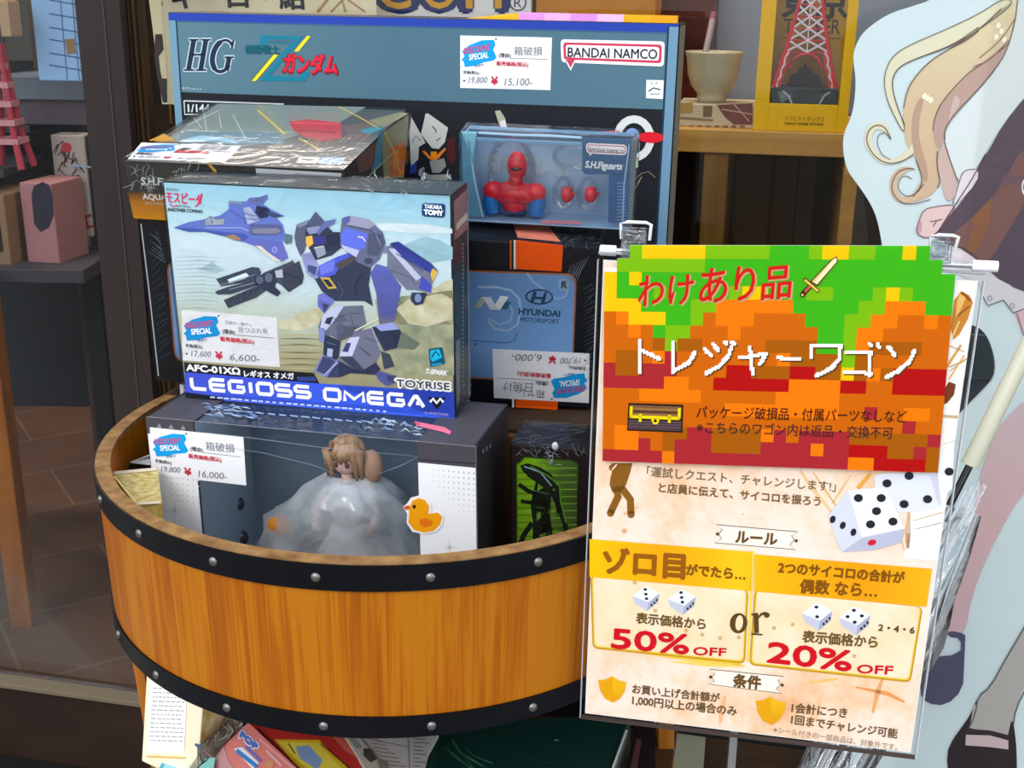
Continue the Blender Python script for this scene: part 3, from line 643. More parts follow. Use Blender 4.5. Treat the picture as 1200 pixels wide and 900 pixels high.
def crinkle_glints(A, p0, p1, spread, n, c='#c8ced2', w=1.0):  # pale strokes: highlights on film creases, painted as flat colour
    for i in range(n):
        s = random.random(); a = Vector(p0).lerp(Vector(p1), s) + Vector((random.uniform(-1, 1), random.uniform(-1, 1))) * spread * .5
        ang = random.uniform(0, 6.3); L_ = random.uniform(.3, 1) * spread
        pts = [tuple(a + Vector((math.cos(ang), math.sin(ang))) * L_ * k2 / 3 + Vector((random.uniform(-1, 1), random.uniform(-1, 1))) * L_ * .18) for k2 in range(4)]
        A.line(pts, [.4 * w, w, w * .8, .3 * w], c, 1)
# ================================================================== F  large blue-grey model kit box at the back
FWd, FD, FH = .660, .098, .4395
t = carton('model_kit_box', 'very large blue-grey model kit box with a dark lower half, standing upright at the back', 'box', (-.4547, 1.62, LZ + .0055), (0, .35, -11.45), None)
grey = M('#1d1f25', .45)
mb = MB().box((0, 0, 0), (FWd, FD, FH), grey); mb.build('carton', t, .002)
fc = ff(t, FWd, FD, FH)
A = Art(fc['front'], rough=.38)
teal = grad_mat('teal_band', 'X', 0, FWd, [(0, '#587b88'), (.45, '#4d6e7e'), (1, '#527483')], rough=.38)
u0 = 0.004
fv = lambda px, py: fc['front'].uv(px, py)
vT = FH - .001; vB = fv(500, 31)[1]; vC = (fv(206, 109)[1] + fv(780, 127)[1]) / 2
A.uvpoly([(.001, vB), (FWd - .001, vB), (FWd - .001, vT), (.001, vT)], '#2743a4', 1).uvpoly([(.001, vC), (FWd - .001, vC), (FWd - .001, vB), (.001, vB)], teal, 1)
A.uvpoly([(.001, vB - .0018), (FWd - .001, vB - .0018), (FWd - .001, vB), (.001, vB)], '#3a5e86', 2)
A.uvpoly([(.001, .001), (.011, .001), (.011, vB), (.001, vB)], '#6f96aa', 3).uvpoly([(FWd - .012, .001), (FWd - .001, .001), (FWd - .001, FH - .004), (FWd - .012, FH - .004)], '#6e93ac', 3)
A.uvpoly([(.0105, .001), (.0125, .001), (.0125, vB), (.0105, vB)], '#1e3140', 3).uvpoly([(FWd - .0145, .001), (FWd - .012, .001), (FWd - .012, FH - .004), (FWd - .0145, FH - .004)], '#1e3a52', 3)
# H G, slanted roman capitals with a pale outline
def serifHG(g, c, z):
    k = lambda pts: Z(180, 0, .25, pts)
    for x in (0, 57):   # two stems of the H
        A.line(k([(190 + x, 188), (166 + x, 325)]), 5.6 + g, c, z)
        A.line(k([(168 + x - g, 186), (214 + x + g, 186)]), 2.0 + g, c, z).line(k([(144 + x - g, 328), (192 + x + g, 328)]), 2.0 + g, c, z)
    A.line(k([(180, 256), (236, 256)]), 2.2 + g, c, z)
    pts = []
    for i in range(22):
        a = R(-42 - 283 * i / 21); pts.append((326 + 47 * math.cos(a) - 14 * math.sin(a) * .9, 262 + 74 * math.sin(a)))
    A.line(k(pts), [2.2 + g] + [3 + g] * 5 + [6 + g] * 9 + [4 + g] * 5 + [2.6 + g] * 2, c, z)
    A.line(k([(356, 268), (344, 330)]), 5.5 + g, c, z).line(k([(334 - g, 268), (378 + g, 268)]), 2 + g, c, z).line(k([(376, 190), (368, 228)]), 2.4 + g, c, z)
serifHG(2.6, '#c4d2d8', 4); serifHG(0, '#1f3048', 5)
k = lambda pts: Z(180, 0, .25, pts)
zt_ = '#187a92'
A.poly(k([(505, 165), (705, 170), (545, 355), (690, 360), (700, 335), (738, 338), (712, 381), (500, 378), (640, 205), (530, 200), (520, 214), (497, 214)]), zt_, 4)
A.poly(k([(545, 184), (668, 187), (652, 200), (540, 196)]), '#4a6a7c', 5)
A.poly(k([(462, 378), (480, 380), (585, 258), (566, 254)]), '#e6dc28', 5).poly(k([(660, 240), (680, 242), (738, 170), (722, 167)]), '#e6dc28', 5)
A.poly(k([(462, 372), (566, 250), (562, 252), (458, 372)]), '#6a7420', 5)
A.text('機動戦士', (288, 62), (328, 62.5), '#0f5c68', 6, sy=1.1, bold=.03)
A.text('ガンダム', (332, 84), (396, 86.5), '#8a1626', 6, sy=1.55, bold=.085, italic=.12).text('ガンダム', (333, 83), (395, 85), '#e2223a', 7, sy=1.5, bold=.05, italic=.12)
A.text('モデルキット', (214, 105), (237, 106), '#b8c8cc', 5, bold=.02)
A.line([(216, 118), (333, 122)], 1.6, '#c8ccd0', 4).line([(216, 118), (217, 134), (240, 134)], 1.6, '#c8ccd0', 4).text('1/144', (221, 131), (246, 131), '#d8dce0', 4, h=9, bold=.03)
# maker's speech-bubble badge
def bubble(A, q, tail, edge, z, txt, t0, t1, hh, tc='#2a2c34'):
    A.rrect(q, 5, '#f2f2f4', z).poly(tail, '#f2f2f4', z)
    B = quad(q); i = lambda e1, e2: [B(e1, e2), B(1 - e1, e2), B(1 - e1, 1 - e2), B(e1, 1 - e2)]
    A.rrect(i(.025, .13), 4, edge, z + 1).rrect(i(.05, .23), 3, '#f4f2f4', z + 2)
    A.text(txt, t0, t1, tc, z + 3, h=hh, bold=.02)
bubble(A, [(657, 46), (779, 48.5), (778, 78), (658, 73)], [(662, 70), (669, 83), (675, 70)], '#cf3a58', 4, 'BANDAI NAMCO', (665.5, 66.5), (770, 69), 11.5)
A.poly([(664, 70), (669, 80), (673, 70)], '#cf3a58', 4.5)
A.rrect([(757.5, 93.5), (778, 94), (777, 116), (757, 115)], 1, '#eef0f0', 4).text('ST', (762, 99), (772, 99), '#8a9094', 5, h=3).line([(760, 107), (766, 103), (774, 105)], 1.6, '#4a5258', 5).line([(762, 110), (773, 110)], 1, '#6a7278', 5)
# generic hero-robot artwork on the dark lower half: white ring, red fins, pale shield plates
A.ell((743, 162), 24, 27, '#d4d8d4', 2).ell((743, 162), 15, 18, '#1d1f25', 3).ell((719, 158), 14, 5, '#d8202e', 4, 4).ell((763, 161), 15, 6.5, '#d8202e', 4, 2).ell((741, 158), 8, 8, '#7f9fd8', 5)
A.poly([(722, 184), (748, 184), (748, 196), (735, 200), (722, 192)], '#b8c8a0', 2)
A.poly([(580, 130), (586, 129), (592, 138), (594, 150), (588, 151), (584, 143)], '#a8a890', 2).poly([(586, 142), (592, 140), (595, 152), (587, 152)], '#d8d8d8', 3)
g = lambda pts: Z(460, 120, .1555, pts)
A.poly(g([(120, 95), (135, 95), (250, 305), (200, 335), (195, 430), (140, 480)]), '#b4b4ae', 2).poly(g([(250, 85), (268, 82), (420, 190), (395, 300), (350, 350), (300, 345), (215, 240)]), '#bcbcb6', 2)
A.line(g([(150, 300), (175, 250), (215, 290)]), 1, '#55585a', 3).line(g([(300, 180), (330, 210), (325, 230)]), 1.4, '#4a4c50', 3).line(g([(330, 290), (365, 265)]), 1.2, '#4a4c50', 3)
A.poly(g([(225, 365), (245, 365), (285, 405), (330, 400), (395, 340), (405, 352), (350, 420), (320, 440), (280, 430), (235, 380)]), '#d8782a', 3).poly(g([(290, 370), (335, 370), (335, 410), (290, 415)]), '#e88818', 4)
A.poly(g([(280, 440), (330, 435), (390, 420), (405, 480), (360, 530), (300, 530)]), '#8a8c86', 3).poly(g([(195, 545), (200, 505), (235, 485), (245, 500), (225, 520), (280, 545), (440, 540), (445, 570), (400, 590), (240, 580)]), '#93938d', 3)
A.poly(g([(130, 480), (185, 450), (180, 530), (130, 540)]), '#2c3c8a', 2).poly(g([(415, 280), (470, 260), (480, 420), (440, 480), (410, 400)]), '#4a2024', 2)
A.line([(742, 212), (752, 203), (760, 201), (768, 208)], 1.2, '#7a6a58', 4).line([(738, 226), (746, 218), (752, 207)], 1.5, '#8a7a62', 4).line([(735, 236), (741, 222)], .8, '#a09888', 4)
A.build('printed_front')
A = Art(fc['right'], rough=.5); A.uvpoly([(.001, .001), (FD, .001), (FD, FH - .003), (.001, FH - .003)], '#6f6a5c', 1); A.build('worn_side')
# loose printed flap lying along the top edge
fl_ = MB(); cols = ['#d9a400', '#e2ae10', '#d890d8', '#e6a8dc', '#d48ad4', '#e8b4e0', '#dda408', '#e89a10']
x0 = fc['front'].uv(545, 20)[0]; x1 = FWd - .004
for i, c_ in enumerate(cols):
    a, b = x0 + (x1 - x0) * i / 8, x0 + (x1 - x0) * (i + 1) / 8
    ha, hb = .0075 * min(1, i / 2), .0075 * min(1, (i + 1) / 2)
    fl_.hexa([(a, .012, FH), (b, .012, FH), (b, .03, FH), (a, .03, FH)], [(a, .013, FH + ha + .0004), (b, .013, FH + hb + .0004), (b, .03, FH + ha + .001), (a, .03, FH + ha + .001)], M(c_, .4))
fl_.build('bent_flap', t)
price_tag(fc['front'], [(539.5, 41.5), (647, 44), (645, 105.5), (539.5, 103)], 'white price tag with blue splash on the top band of the large blue-grey box', '箱破損', '', '19,800', '15,100-')

# ================================================================== D  black carton with copper-framed window print
DW, DH, DD = .5227, .2032, .138
t = carton('racing_car_box', 'wide black carton with a copper-framed blue panel and orange stripe, behind the robot box', 'box', (-.4274, 1.37, .9532), (8.26, 2.25, -2.93), None)
mb = MB().box((0, 0, 0), (DW, DD, DH), M('#191c22', .4)); mb.build('carton', t, .0015); fc = ff(t, DW, DD, DH); Dface = fc
A = Art(fc['front'], rough=.35, spec=.2)
pan = grad_mat('blue_panel_print', 'Z', 0, DH, [(0, '#5c80a8'), (.35, '#80acde'), (.7, '#6e98c8'), (1, '#658ab4')], 14, .15, .35)
pq = [(195, 305), (676, 320.5), (671, 450), (205, 424)]
A.rrect(pq, 14, '#a8623c', 1); B = quad(pq); ins = [B(.004, .016), B(.996, .016), B(.996, .985), B(.004, .985)]; A.rrect(ins, 13, pan, 2)
A.poly([(605, 281), (660, 287), (658, 318), (605, 315)], '#f25a0a', 3).poly([(602, 281), (604.5, 281), (604.5, 315), (602, 315)], '#e8e4e0', 3).poly([(597.5, 281), (599.5, 281), (599.5, 315), (597.5, 315)], '#d8571a', 3)
A.poly([(605, 459), (655, 460), (653, 480), (604, 477)], '#f25a0a', 1).poly([(600, 459), (603, 459), (602.5, 477), (600, 477)], '#e8e4e0', 1)
k = lambda pts: Z(500, 200, .25, pts)
A.line(k([(240, 545), (330, 545), (395, 560), (435, 600), (440, 660), (425, 720), (380, 750), (320, 740), (290, 705)]), 2.6, '#a9c4dc', 3).line(k([(290, 690), (340, 720), (390, 705), (405, 660), (385, 620)]), 2.4, '#9dbbd6', 3)
A.line(k([(470, 480), (500, 520), (560, 565), (610, 600), (650, 590), (670, 540)]), 2.4, '#92b2d0', 3)
A.poly(k([(222, 642), (256, 590), (288, 590), (254, 642)]), '#b4bcb0', 4).poly(k([(262, 590), (300, 590), (336, 650), (298, 650)]), '#e0e2ea', 5).poly(k([(306, 650), (346, 584), (384, 590), (344, 650)]), '#f0f2f6', 5).poly(k([(348, 648), (372, 610), (398, 614), (376, 648)]), '#3a6a88', 6)
A.ell((632, 347.5), 16.5, 9.2, '#2c4560', 3, 2).ell((632, 347.5), 14.5, 7.2, pan, 4, 2)
A.poly([(625, 341), (629, 341), (628, 347), (636, 347.5), (638, 342), (641, 342), (638, 355), (634, 355), (635, 350.5), (627, 350), (625, 354), (621, 354)], '#2c4560', 5)
A.text('HYUNDAI', (608, 368), (656, 371), '#2c4a68', 3, h=7.5, bold=.04).text('MOTORSPORT', (610, 376), (655, 379), '#3a5876', 3, h=5, bold=.02)
A.ell((661, 333), 7.5, 7.5, '#88a8c0', 3).text('R', (658, 337), (664, 337), '#2c4560', 4, h=8, bold=.04)
A.line(k([(205, 795), (380, 806), (410, 795), (425, 760)]), .8, '#2e4a68', 3)
A.ell((557, 403), 1.3, 1.3, '#2c3e54', 4, n=8)
for i in range(6): A.line([(690 - i * 4, 300 + i * 2), (680 - i * 4, 318 + i * 3), (676 - i * 3, 330 + i * 2)], [.3, .9, .2], '#7d8894', 4)
for i in range(22): y = 340 + i * 5; A.line([(684 + random.uniform(-3, 4), y), (696 + random.uniform(-3, 6), y - 8)], [.2, .8, .2], '#5a6874', 4)
for i in range(9): A.line([(178 + random.uniform(-4, 8), 270 + i * 3), (186 + i, 275 + i * 4)], [.3, 1, .2], '#6a7a88', 4)
for i in range(16): y = 300 + i * 8; A.line([(176 + i * .7, y), (184 + i * .8 + random.uniform(0, 5), y - random.uniform(4, 12))], [.2, .8, .2], '#3f5668', 4)
A.line([(165.5, 262), (175, 340), (186, 440)], 1.4, '#c8d0d4', 4)  # these pale strokes and edge line paint the film's sheen
A.build('printed_front')
A = Art(fc['top'], rough=.4); crinkle_glints(A, (660, 276), (704, 280), 14, 34, '#5f6870', .7); crinkle_glints(A, (640, 272), (690, 272), 8, 14, '#8a949a', .6); A.poly([(607, 279), (657, 284), (640, 262), (600, 260)], '#e88a72', 1).build('printed_top')  # pink patch is a painted reflection; pale strokes are crease highlights
wrap(t, DW, DD, DH, FILM)
price_tag(fc['front'], [(577, 408.5), (691, 414), (690, 472), (579, 466)], 'white price tag stuck upside down on the black copper-framed carton', '日焼け', '箱ヤレ', '19,700', '6,000-', flip=True)
# pale carton the black one stands on
cp = atP(186, 441, BO + bd_ * (BK + .03), bd_); w_ = .30
t = thing('pale_carton', 'thin pale grey carton with red stripes squeezed under the left end of the black carton', 'box', (BO + bcu * -.302 + bd_ * (BK + .02)) + Vector((0, 0, LZ + .001)), (0, 0, math.atan2(bcu.y, bcu.x)))
MB().box((0, 0, 0), (.065, .07, .017), M('#b9c0c8', .5)).build('carton', t, .001)
A = Art(face_of(t, .065, .07, .017, 'front'))
for i in range(3): A.uvpoly([(.006, .002 + i * .005), (.05, .002 + i * .005), (.05, .0045 + i * .005), (.006, .0045 + i * .005)], '#b8506a', 1)
A.build('printed_front')

# ================================================================== C  flat black figure carton lying on top
CWd, CH, CDp = .2507, .0648, .240
t = carton('flat_figure_box', 'black and orange film-wrapped figure carton lying flat on the black carton, behind the robot box', 'box', (-.4245, 1.3258, 1.160), (9.87, .1, -10.89), None)
MB().box((0, 0, 0), (CWd, CDp, CH), M('#3a3833', .4)).build('carton', t, .0012); fc = ff(t, CWd, CDp, CH)
A = Art(fc['top'], rough=.4, spec=.4); k = lambda pts: Z(140, 110, .2917, pts)
A.poly([(148, 189), (402, 200), (476, 130), (253, 123)], '#4c4f50', 1)
A.poly(k([(200, 180), (395, 42), (990, 55), (880, 120), (640, 190), (500, 205), (240, 190)]), '#7d8a84', 2)
A.poly(k([(240, 150), (640, 160), (660, 195), (500, 210), (240, 190)]), '#4f7a8c', 3)
A.poly(k([(120, 190), (180, 162), (225, 190), (170, 195)]), '#cf9a1e', 3)
for a, b in (((270, 130), (400, 70)), ((400, 80), (410, 140)), ((455, 85), (505, 180)), ((340, 80), (350, 150)), ((280, 150), (400, 155)), ((300, 100), (330, 140))): A.line(k([a, b]), 1.1, '#c2c8c0', 4)
A.line(k([(555, 68), (665, 165)]), 2.2, '#d8bc48', 4).line(k([(720, 180), (805, 228)]), 1.8, '#c8a848', 4)
A.text('AQUAMARINE', (217, 164), (330, 170), '#a8c8d4', 4, h=5)
A.poly(k([(230, 195), (330, 170), (460, 185), (480, 205), (380, 190), (290, 200)]), '#8fc2dc', 4)
A.poly(k([(680, 115), (760, 105), (890, 120), (895, 180), (820, 195), (740, 175), (700, 150)]), '#b83846', 4).line(k([(690, 120), (880, 125)]), 2.5, '#d85058', 5).line(k([(720, 150), (870, 160)]), 2, '#8a2c3a', 5)
for i in range(14): x = 740 + i * 18; A.line(k([(x, 215 - i * 2), (x + 30, 180 - i)]), 1, random.choice(['#8a6a62', '#a88a80', '#6a4a48']), 4)
A.poly(k([(890, 130), (990, 120), (1060, 130), (985, 180), (930, 190)]), '#6a5a58', 3).poly(k([(960, 150), (1040, 130), (1060, 145), (1000, 165)]), '#3f8aa0', 4)
A.poly(k([(725, 255), (810, 258), (790, 285), (708, 280)]), '#d4d6d4', 4).line(k([(735, 268), (785, 270)]), 2.2, '#3a3c40', 5).poly(k([(815, 258), (910, 260), (890, 288), (800, 284)]), '#a4c8e4', 4).line(k([(830, 278), (860, 262), (890, 276)]), 2, '#4a90c8', 5)
A.line(k([(880, 55), (960, 95), (1040, 140)]), 1.4, '#cdb95a', 4).poly(k([(1000, 110), (1130, 75), (1160, 82), (1060, 140)]), '#8a8868', 3)
A.build('printed_top')
A = Art(fc['front'], rough=.4, spec=.4)
og = grad_mat('orange_fade', 'Z', 0, .03, [(0, '#d08a08'), (.6, '#b87410'), (1, '#4a3a22')])
A.poly([(150, 224), (255, 228), (258, 262), (157, 255.5)], og, 1)
A.text('S.H.Figuarts', (166, 216), (222, 218), '#d8d8d8', 3, h=9, bold=.03, italic=.2).text('AQUAMARINE', (168, 233), (230, 236), '#e8e6e0', 3, h=6.5, bold=.03).text('ACTION FIGURE', (170, 239), (222, 241), '#cfcabc', 3, h=3)
A.line(k([(355, 275), (388, 312), (372, 338)]), 3.2, '#d9a83a', 2); crinkle_glints(A, (155, 205), (182, 222), 20, 30, '#a4a8a8', .7); crinkle_glints(A, (198, 206), (245, 208), 16, 36, '#b4b8b8', .7)
A.poly(k([(548, 298), (893, 318), (890, 352), (552, 334)]), '#c9ccd0', 2).text('ACTION FIGURE SERIES', (345, 206), (392, 209), '#8a7a7c', 3, h=3.5)
A.poly(k([(690, 350), (890, 362), (880, 372), (700, 362)]), '#c89a98', 2)
A.line(k([(400, 320), (500, 326)]), 1.4, '#7a7a78', 2)
A.build('printed_front')
A = Art(fc['right'], rough=.4, spec=.4)
A.poly(k([(905, 300), (1175, 60), (1140, 330), (905, 345)]), '#3a3430', 1)
A.poly(k([(1050, 160), (1160, 85), (1140, 335), (1060, 340)]), '#8f8a62', 2).poly(k([(1085, 215), (1150, 190), (1140, 330), (1085, 335)]), '#c9691e', 3).poly(k([(1040, 150), (1060, 140), (1050, 290), (1010, 310)]), '#3f7f94', 2)
A.poly(k([(950, 260), (1030, 190), (1020, 290), (960, 320)]), '#6a4a40', 2).line(k([(1060, 150), (1100, 230), (1125, 320)]), 1.2, '#c9c27a', 4).line(k([(1000, 330), (1080, 250), (1120, 225)]), 1, '#b8b8b0', 4).poly(k([(1095, 240), (1120, 230), (1118, 300), (1098, 310)]), '#e0842a', 4)
A.build('printed_side')
wrap(t, CWd, CDp, CH, film_mat('taut_film', .02, .5, 24, .35, .12))
price_tag(fc['top'], [(166, 168), (283, 171.5), (264, 190.5), (150, 187)], 'white price tag lying flat on top of the flat black figure carton', '箱破損', '', '8,800', '6,600-')

# ================================================================== E  blue window box with an articulated figure
EW, EH, ED = .192, .0998, .044
t = carton('figure_window_box', 'small blue windowed carton with a red and blue action figure, on the black carton', 'box', (-.0581, 1.3612, 1.1535), (8.69, 1.06, -8.12), None)
bl = M('#5c7ea4', .4); bl2 = M('#3f6690', .4)
mb = MB().box((0, 0, 0), (.002, ED, EH), M('#79aac8', .4)).box((EW - .004, 0, 0), (EW, ED, EH), M('#5b6670', .4)).box((0, ED - .002, 0), (EW, ED, EH), M('#9ab8d6', .4)).box((0, 0, 0), (EW, ED, .002), M('#8fb0d0', .4)).box((0, ED - .012, EH - .002), (EW, ED, EH), M('#6c94b8', .4))
mb.box((.002, 0, EH - .006), (EW - .004, .002, EH - .002), M('#7da8c8', .4)); mb.build('carton', t, .0006)
fc = ff(t, EW, ED, EH); A = Art(Face(t, (0, -.0004, 0), (1, 0, 0), (0, 0, 1)), .0002, .35, .45); k = lambda pts: Z(550, 140, .1778, pts)
A.poly([(541, 154), (559, 154), (556, 200), (566, 254), (543, 253)], '#5f93ae', 1).poly([(541, 154), (559, 154), (553, 190), (548, 172)], '#8cc6dc', 2).line([(549, 166), (557, 215), (566, 254)], 2.2, '#9cc4dc', 2)
A.poly(k([(745, 120), (1080, 130), (1060, 360), (765, 362), (745, 340)]), '#41688f', 2).poly(k([(920, 360), (1062, 350), (1045, 690), (915, 680)]), '#3a6394', 2).poly(k([(1070, 130), (1112, 132), (1070, 690), (1045, 690)]), '#6c7880', 3)
bubble(A, k([(768, 152), (1040, 165), (1036, 235), (772, 222)]), k([(785, 215), (797, 240), (815, 218)]), '#d08a98', 4, 'BANDAI NAMCO', (690.5, 176.5), (731, 179.5), 4.2, '#6a6a78')
A.text('S.H.Figuarts', (686, 196), (729, 198.5), '#e8eef4', 5, h=8, bold=.05, italic=.15)
A.poly(k([(480, 660), (745, 668), (742, 690), (470, 684)]), '#cf8a98', 4)
A.line(k([(60, 85), (300, 100), (540, 105), (740, 118)]), 3, '#a8c8e0', 3).line(k([(1055, 160), (1020, 430), (1010, 690)]), 1.6, '#a9c2dc', 4)
for i in range(12): y = 420 + i * 22; A.line(k([(975, y), (1030, y - 6)]), .9, '#8fb0d4', 4)
A.build('printed_front')
MB().add([(.016, .001, .003), (EW - .06, .001, .003), (EW - .06, .001, EH - .006), (.016, .001, EH - .006)], [(0, 1, 2, 3)], CLEAR).build('clear_window', t, fix=False)
wrap(t, EW, ED, EH, FILM_WAVY, .003)
A = Art(Face(t, (0, ED - .0022, 0), (1, 0, 0), (0, 0, 1)), .0003); A.text('SPECIAL', (570, 200), (665, 206), '#a9bdca', 1, h=19, bold=.05); A.build('printed_back')
# blister tray humps
TR = film_mat('blister_plastic', .0, .45, 40, .8, .15)
mb = MB()
for cx_, cz_, rx_, rz_ in ((.052, .055, .028, .042), (.112, .032, .013, .02), (.14, .032, .013, .02), (.122, .075, .024, .016)): mb.ball((cx_, .023, cz_), (rx_, .017, rz_), TR, 18, 12)
mb.build('blister_tray', t, smooth=True)
# the figure: a plain articulated racer in red and blue, smooth helmet with a dark visor
T_ = lambda px, py, y=.020: Vector(fc['front'].P(*fc['front'].uv(px, py), -y))
fred, fblu = M('#ec2038', .3, .5), M('#1f7fd0', .3, .5)
fg = thing('action_figure', 'red and blue plastic action figure with smooth red helmet behind the clear window', 'figure', t.matrix_world @ Vector((.052, .03, .003)), (R(8.69), R(1.06), R(-8.12)))
iv = Vector((.052, .03, .003)); q = lambda px, py, y=.020: T_(px, py, y) - iv
hd = q(603, 200); s_ = .001
mb = MB().ball(hd, (.0115, .0115, .0165), fred, 20, 14); mb.build('helmet', fg, smooth=True)
mb = MB().ball(hd + Vector((0, -.0042, -.001)), (.0088, .0082, .0046), M('#4a1520', .15, .7), 18, 10); mb.build('visor', fg, smooth=True)
ch = q(600, 233)
mb = MB().ball(ch, (.028, .013, .014), fred, 24, 16).ball(ch + Vector((-.024, 0, .002)), (.0125, .0105, .0115), fred).ball(ch + Vector((.024, 0, .002)), (.0125, .0105, .0115), fred).ball(ch + Vector((0, .0, -.012)), (.0145, .010, .013), fred).tube([ch + Vector((0, 0, .008)), hd + Vector((0, 0, -.008))], [.0085, .0075], fred, 12)
mb.build('torso', fg, smooth=True)
for sx in (-1, 1):
    MB().tube([ch + Vector((sx * .027, 0, -.004)), ch + Vector((sx * .027, -.001, -.012)), ch + Vector((sx * .0245, -.002, -.0235))], [.0092, .0095, .0085], fblu, 14).build('arm', fg, smooth='auto')
MB().box(tuple(ch + Vector((-.0135, -.008, -.0245))), tuple(ch + Vector((.0135, .008, -.0185))), M('#16406e', .4)).build('belt', fg, .003)
for px_ in (662, 690):
    c_ = q(px_, 236, .022); hb = MB().ball(c_, (.0072, .0048, .0088), fred, 14, 10)
    for j in range(4): hb.tube([c_ + Vector((-.0045 + j * .003, 0, .004)), c_ + Vector((-.0052 + j * .0035, -.001, .0115 - abs(j - 1.5) * .0012))], [.0017, .0012], fred, 8)
    hb.tube([c_ + Vector((.005, 0, -.002)), c_ + Vector((.0095, -.001, .004))], [.0019, .0013], fred, 8)
    w2 = fg.matrix_world; hb.v = [w2 @ v for v in hb.v]
    o = hb.build('spare_hand', None, smooth=True, origin=w2 @ c_); tag(o, 'spare red plastic hand in the blister, %s of the pair' % ('left one' if px_ < 680 else 'right one'), 'toy hand', 'spare hands in the blister tray')

# ================================================================== B  the robot box in front
BW, BH, BD = .3105, .240, .0640
t = carton('robot_toy_box', 'pale blue toy box with a big blue-grey robot picture, front of the pile', 'box', (-.3635, 1.26, .9725), (3.37, .03, -11.82), None)
mb = MB().box((0, 0, 0), (BW, BD, BH), M('#2b3238', .4)); mb.build('carton', t, .0012); fc = ff(t, BW, BD, BH); Bfront = fc['front']
A = Art(fc['front'], rough=.32, spec=.2)
skym = grad_mat('robot_scene_print', 'Z', .02, BH, [(0, '#a09e76'), (.14, '#c2ba96'), (.3, '#c4ccb2'), (.42, '#d2e0d8'), (.56, '#d6eaf0'), (.74, '#dcf0f6'), (.86, '#bce4f0'), (1, '#a8dcf0')], (9, 9, 30), .22, .32)
A.uvpoly([(.0015, .001), (BW - .0015, .001), (BW - .0015, BH - .001), (.0015, BH - .001)], skym, 0)
N1 = lambda p: Z(340, 220, .17778, p); N2 = lambda p: Z(340, 340, .17778, p); N3 = lambda p: Z(200, 220, .17778, p); N4 = lambda p: Z(200, 350, .17778, p)
dust = noise_mat('dust_print', '#c9c59a', '#e6e2c4', (60, 60, 60), .35, 5, .35, .65); dust2 = noise_mat('dark_dust_print', '#8f9a80', '#c0c09c', (50, 50, 50), .35, 5, .35, .65)
A.poly(N1([(590, 900), (640, 760), (720, 730), (780, 790), (860, 700), (900, 640), (960, 660), (1010, 620), (1072, 600), (1078, 900)]), dust, 1)
A.poly(N2([(560, 60), (1075, 0), (1082, 560), (700, 560), (640, 420), (600, 300)]), dust2, 1).poly(N2([(700, 120), (780, 60), (900, 40), (1000, 20), (1070, 60), (1070, 190), (900, 240), (780, 220)]), dust, 2)
A.poly(N4([(700, 140), (760, 150), (830, 100), (900, 80), (960, 60), (1000, 80), (990, 150), (900, 200), (800, 215), (710, 200)]), dust, 1)
for i in range(12): y = 240 + i * 22; A.line(N4([(720, y), (860, y - 6 + i % 3 * 5), (1000, y + 4)]), [.5, 1.6, .4], '#8a8256' if i % 2 else '#ccc69c', 2)
A.poly(N1([(640, 440), (800, 350), (900, 320), (1000, 350), (1072, 390), (1072, 470), (900, 500), (760, 470)]), '#a6cfdb', 1).poly(N1([(560, 230), (900, 240), (1070, 270), (1070, 300), (800, 300), (600, 280)]), '#e6f4f6', 1)
for i in range(14): y = 460 + i * 26; A.line(N3([(30, y), (200, y - 8), (330, y + 6)]), [.3, 1.2, .3], '#a8bcc0' if i % 2 else '#c2d4d4', 1)
A.poly(N3([(180, 540), (270, 490), (360, 545), (300, 560)]), '#b4d0d6', 1)
# --- jet
jb, jd = '#7186d6', '#5068bc'
A.poly(N3([(20, 262), (120, 225), (230, 205), (330, 180), (385, 140), (385, 85), (500, 90), (520, 65), (590, 60), (640, 42), (640, 72), (610, 105), (660, 140), (752, 185), (700, 197), (740, 240), (755, 300), (800, 310), (800, 360), (760, 370), (740, 340), (745, 400), (778, 460), (735, 485), (690, 480), (620, 430), (560, 385), (480, 355), (420, 345), (360, 320), (230, 290), (120, 290)]), jb, 3)
A.poly(N3([(20, 262), (120, 262), (300, 285), (480, 300), (520, 320), (480, 355), (420, 345), (360, 320), (230, 290), (120, 290)]), jd, 4)
A.poly(N3([(225, 245), (228, 210), (265, 186), (300, 205), (360, 198), (350, 240), (245, 246)]), '#a9b6c4', 5).line(N3([(265, 186), (280, 240)]), .8, '#56607c', 6).line(N3([(225, 245), (228, 210), (265, 186), (300, 205), (360, 198)]), .7, '#56607c', 6)
A.poly(N3([(570, 115), (640, 130), (665, 160), (640, 195), (590, 200), (560, 160)]), '#333a5c', 5).poly(N3([(520, 65), (590, 60), (640, 42), (640, 72), (610, 105), (570, 110), (520, 95)]), '#6f78b0', 5).poly(N3([(480, 130), (525, 125), (590, 215), (510, 240)]), '#b9c2e0', 5).line(N3([(482, 165), (560, 185)]), 1, '#5a64a0', 6).line(N3([(490, 200), (575, 210)]), 1, '#5a64a0', 6)
A.poly(N3([(385, 85), (470, 88), (480, 110), (390, 105)]), '#8a98b8', 5).poly(N3([(530, 240), (720, 240), (745, 290), (700, 310), (540, 310), (510, 290)]), '#666ca2', 5).poly(N3([(540, 270), (700, 262), (735, 285), (700, 300), (550, 300)]), '#7f7f96', 6).poly(N3([(640, 150), (752, 185), (690, 195), (650, 180)]), '#3e4a72', 6)
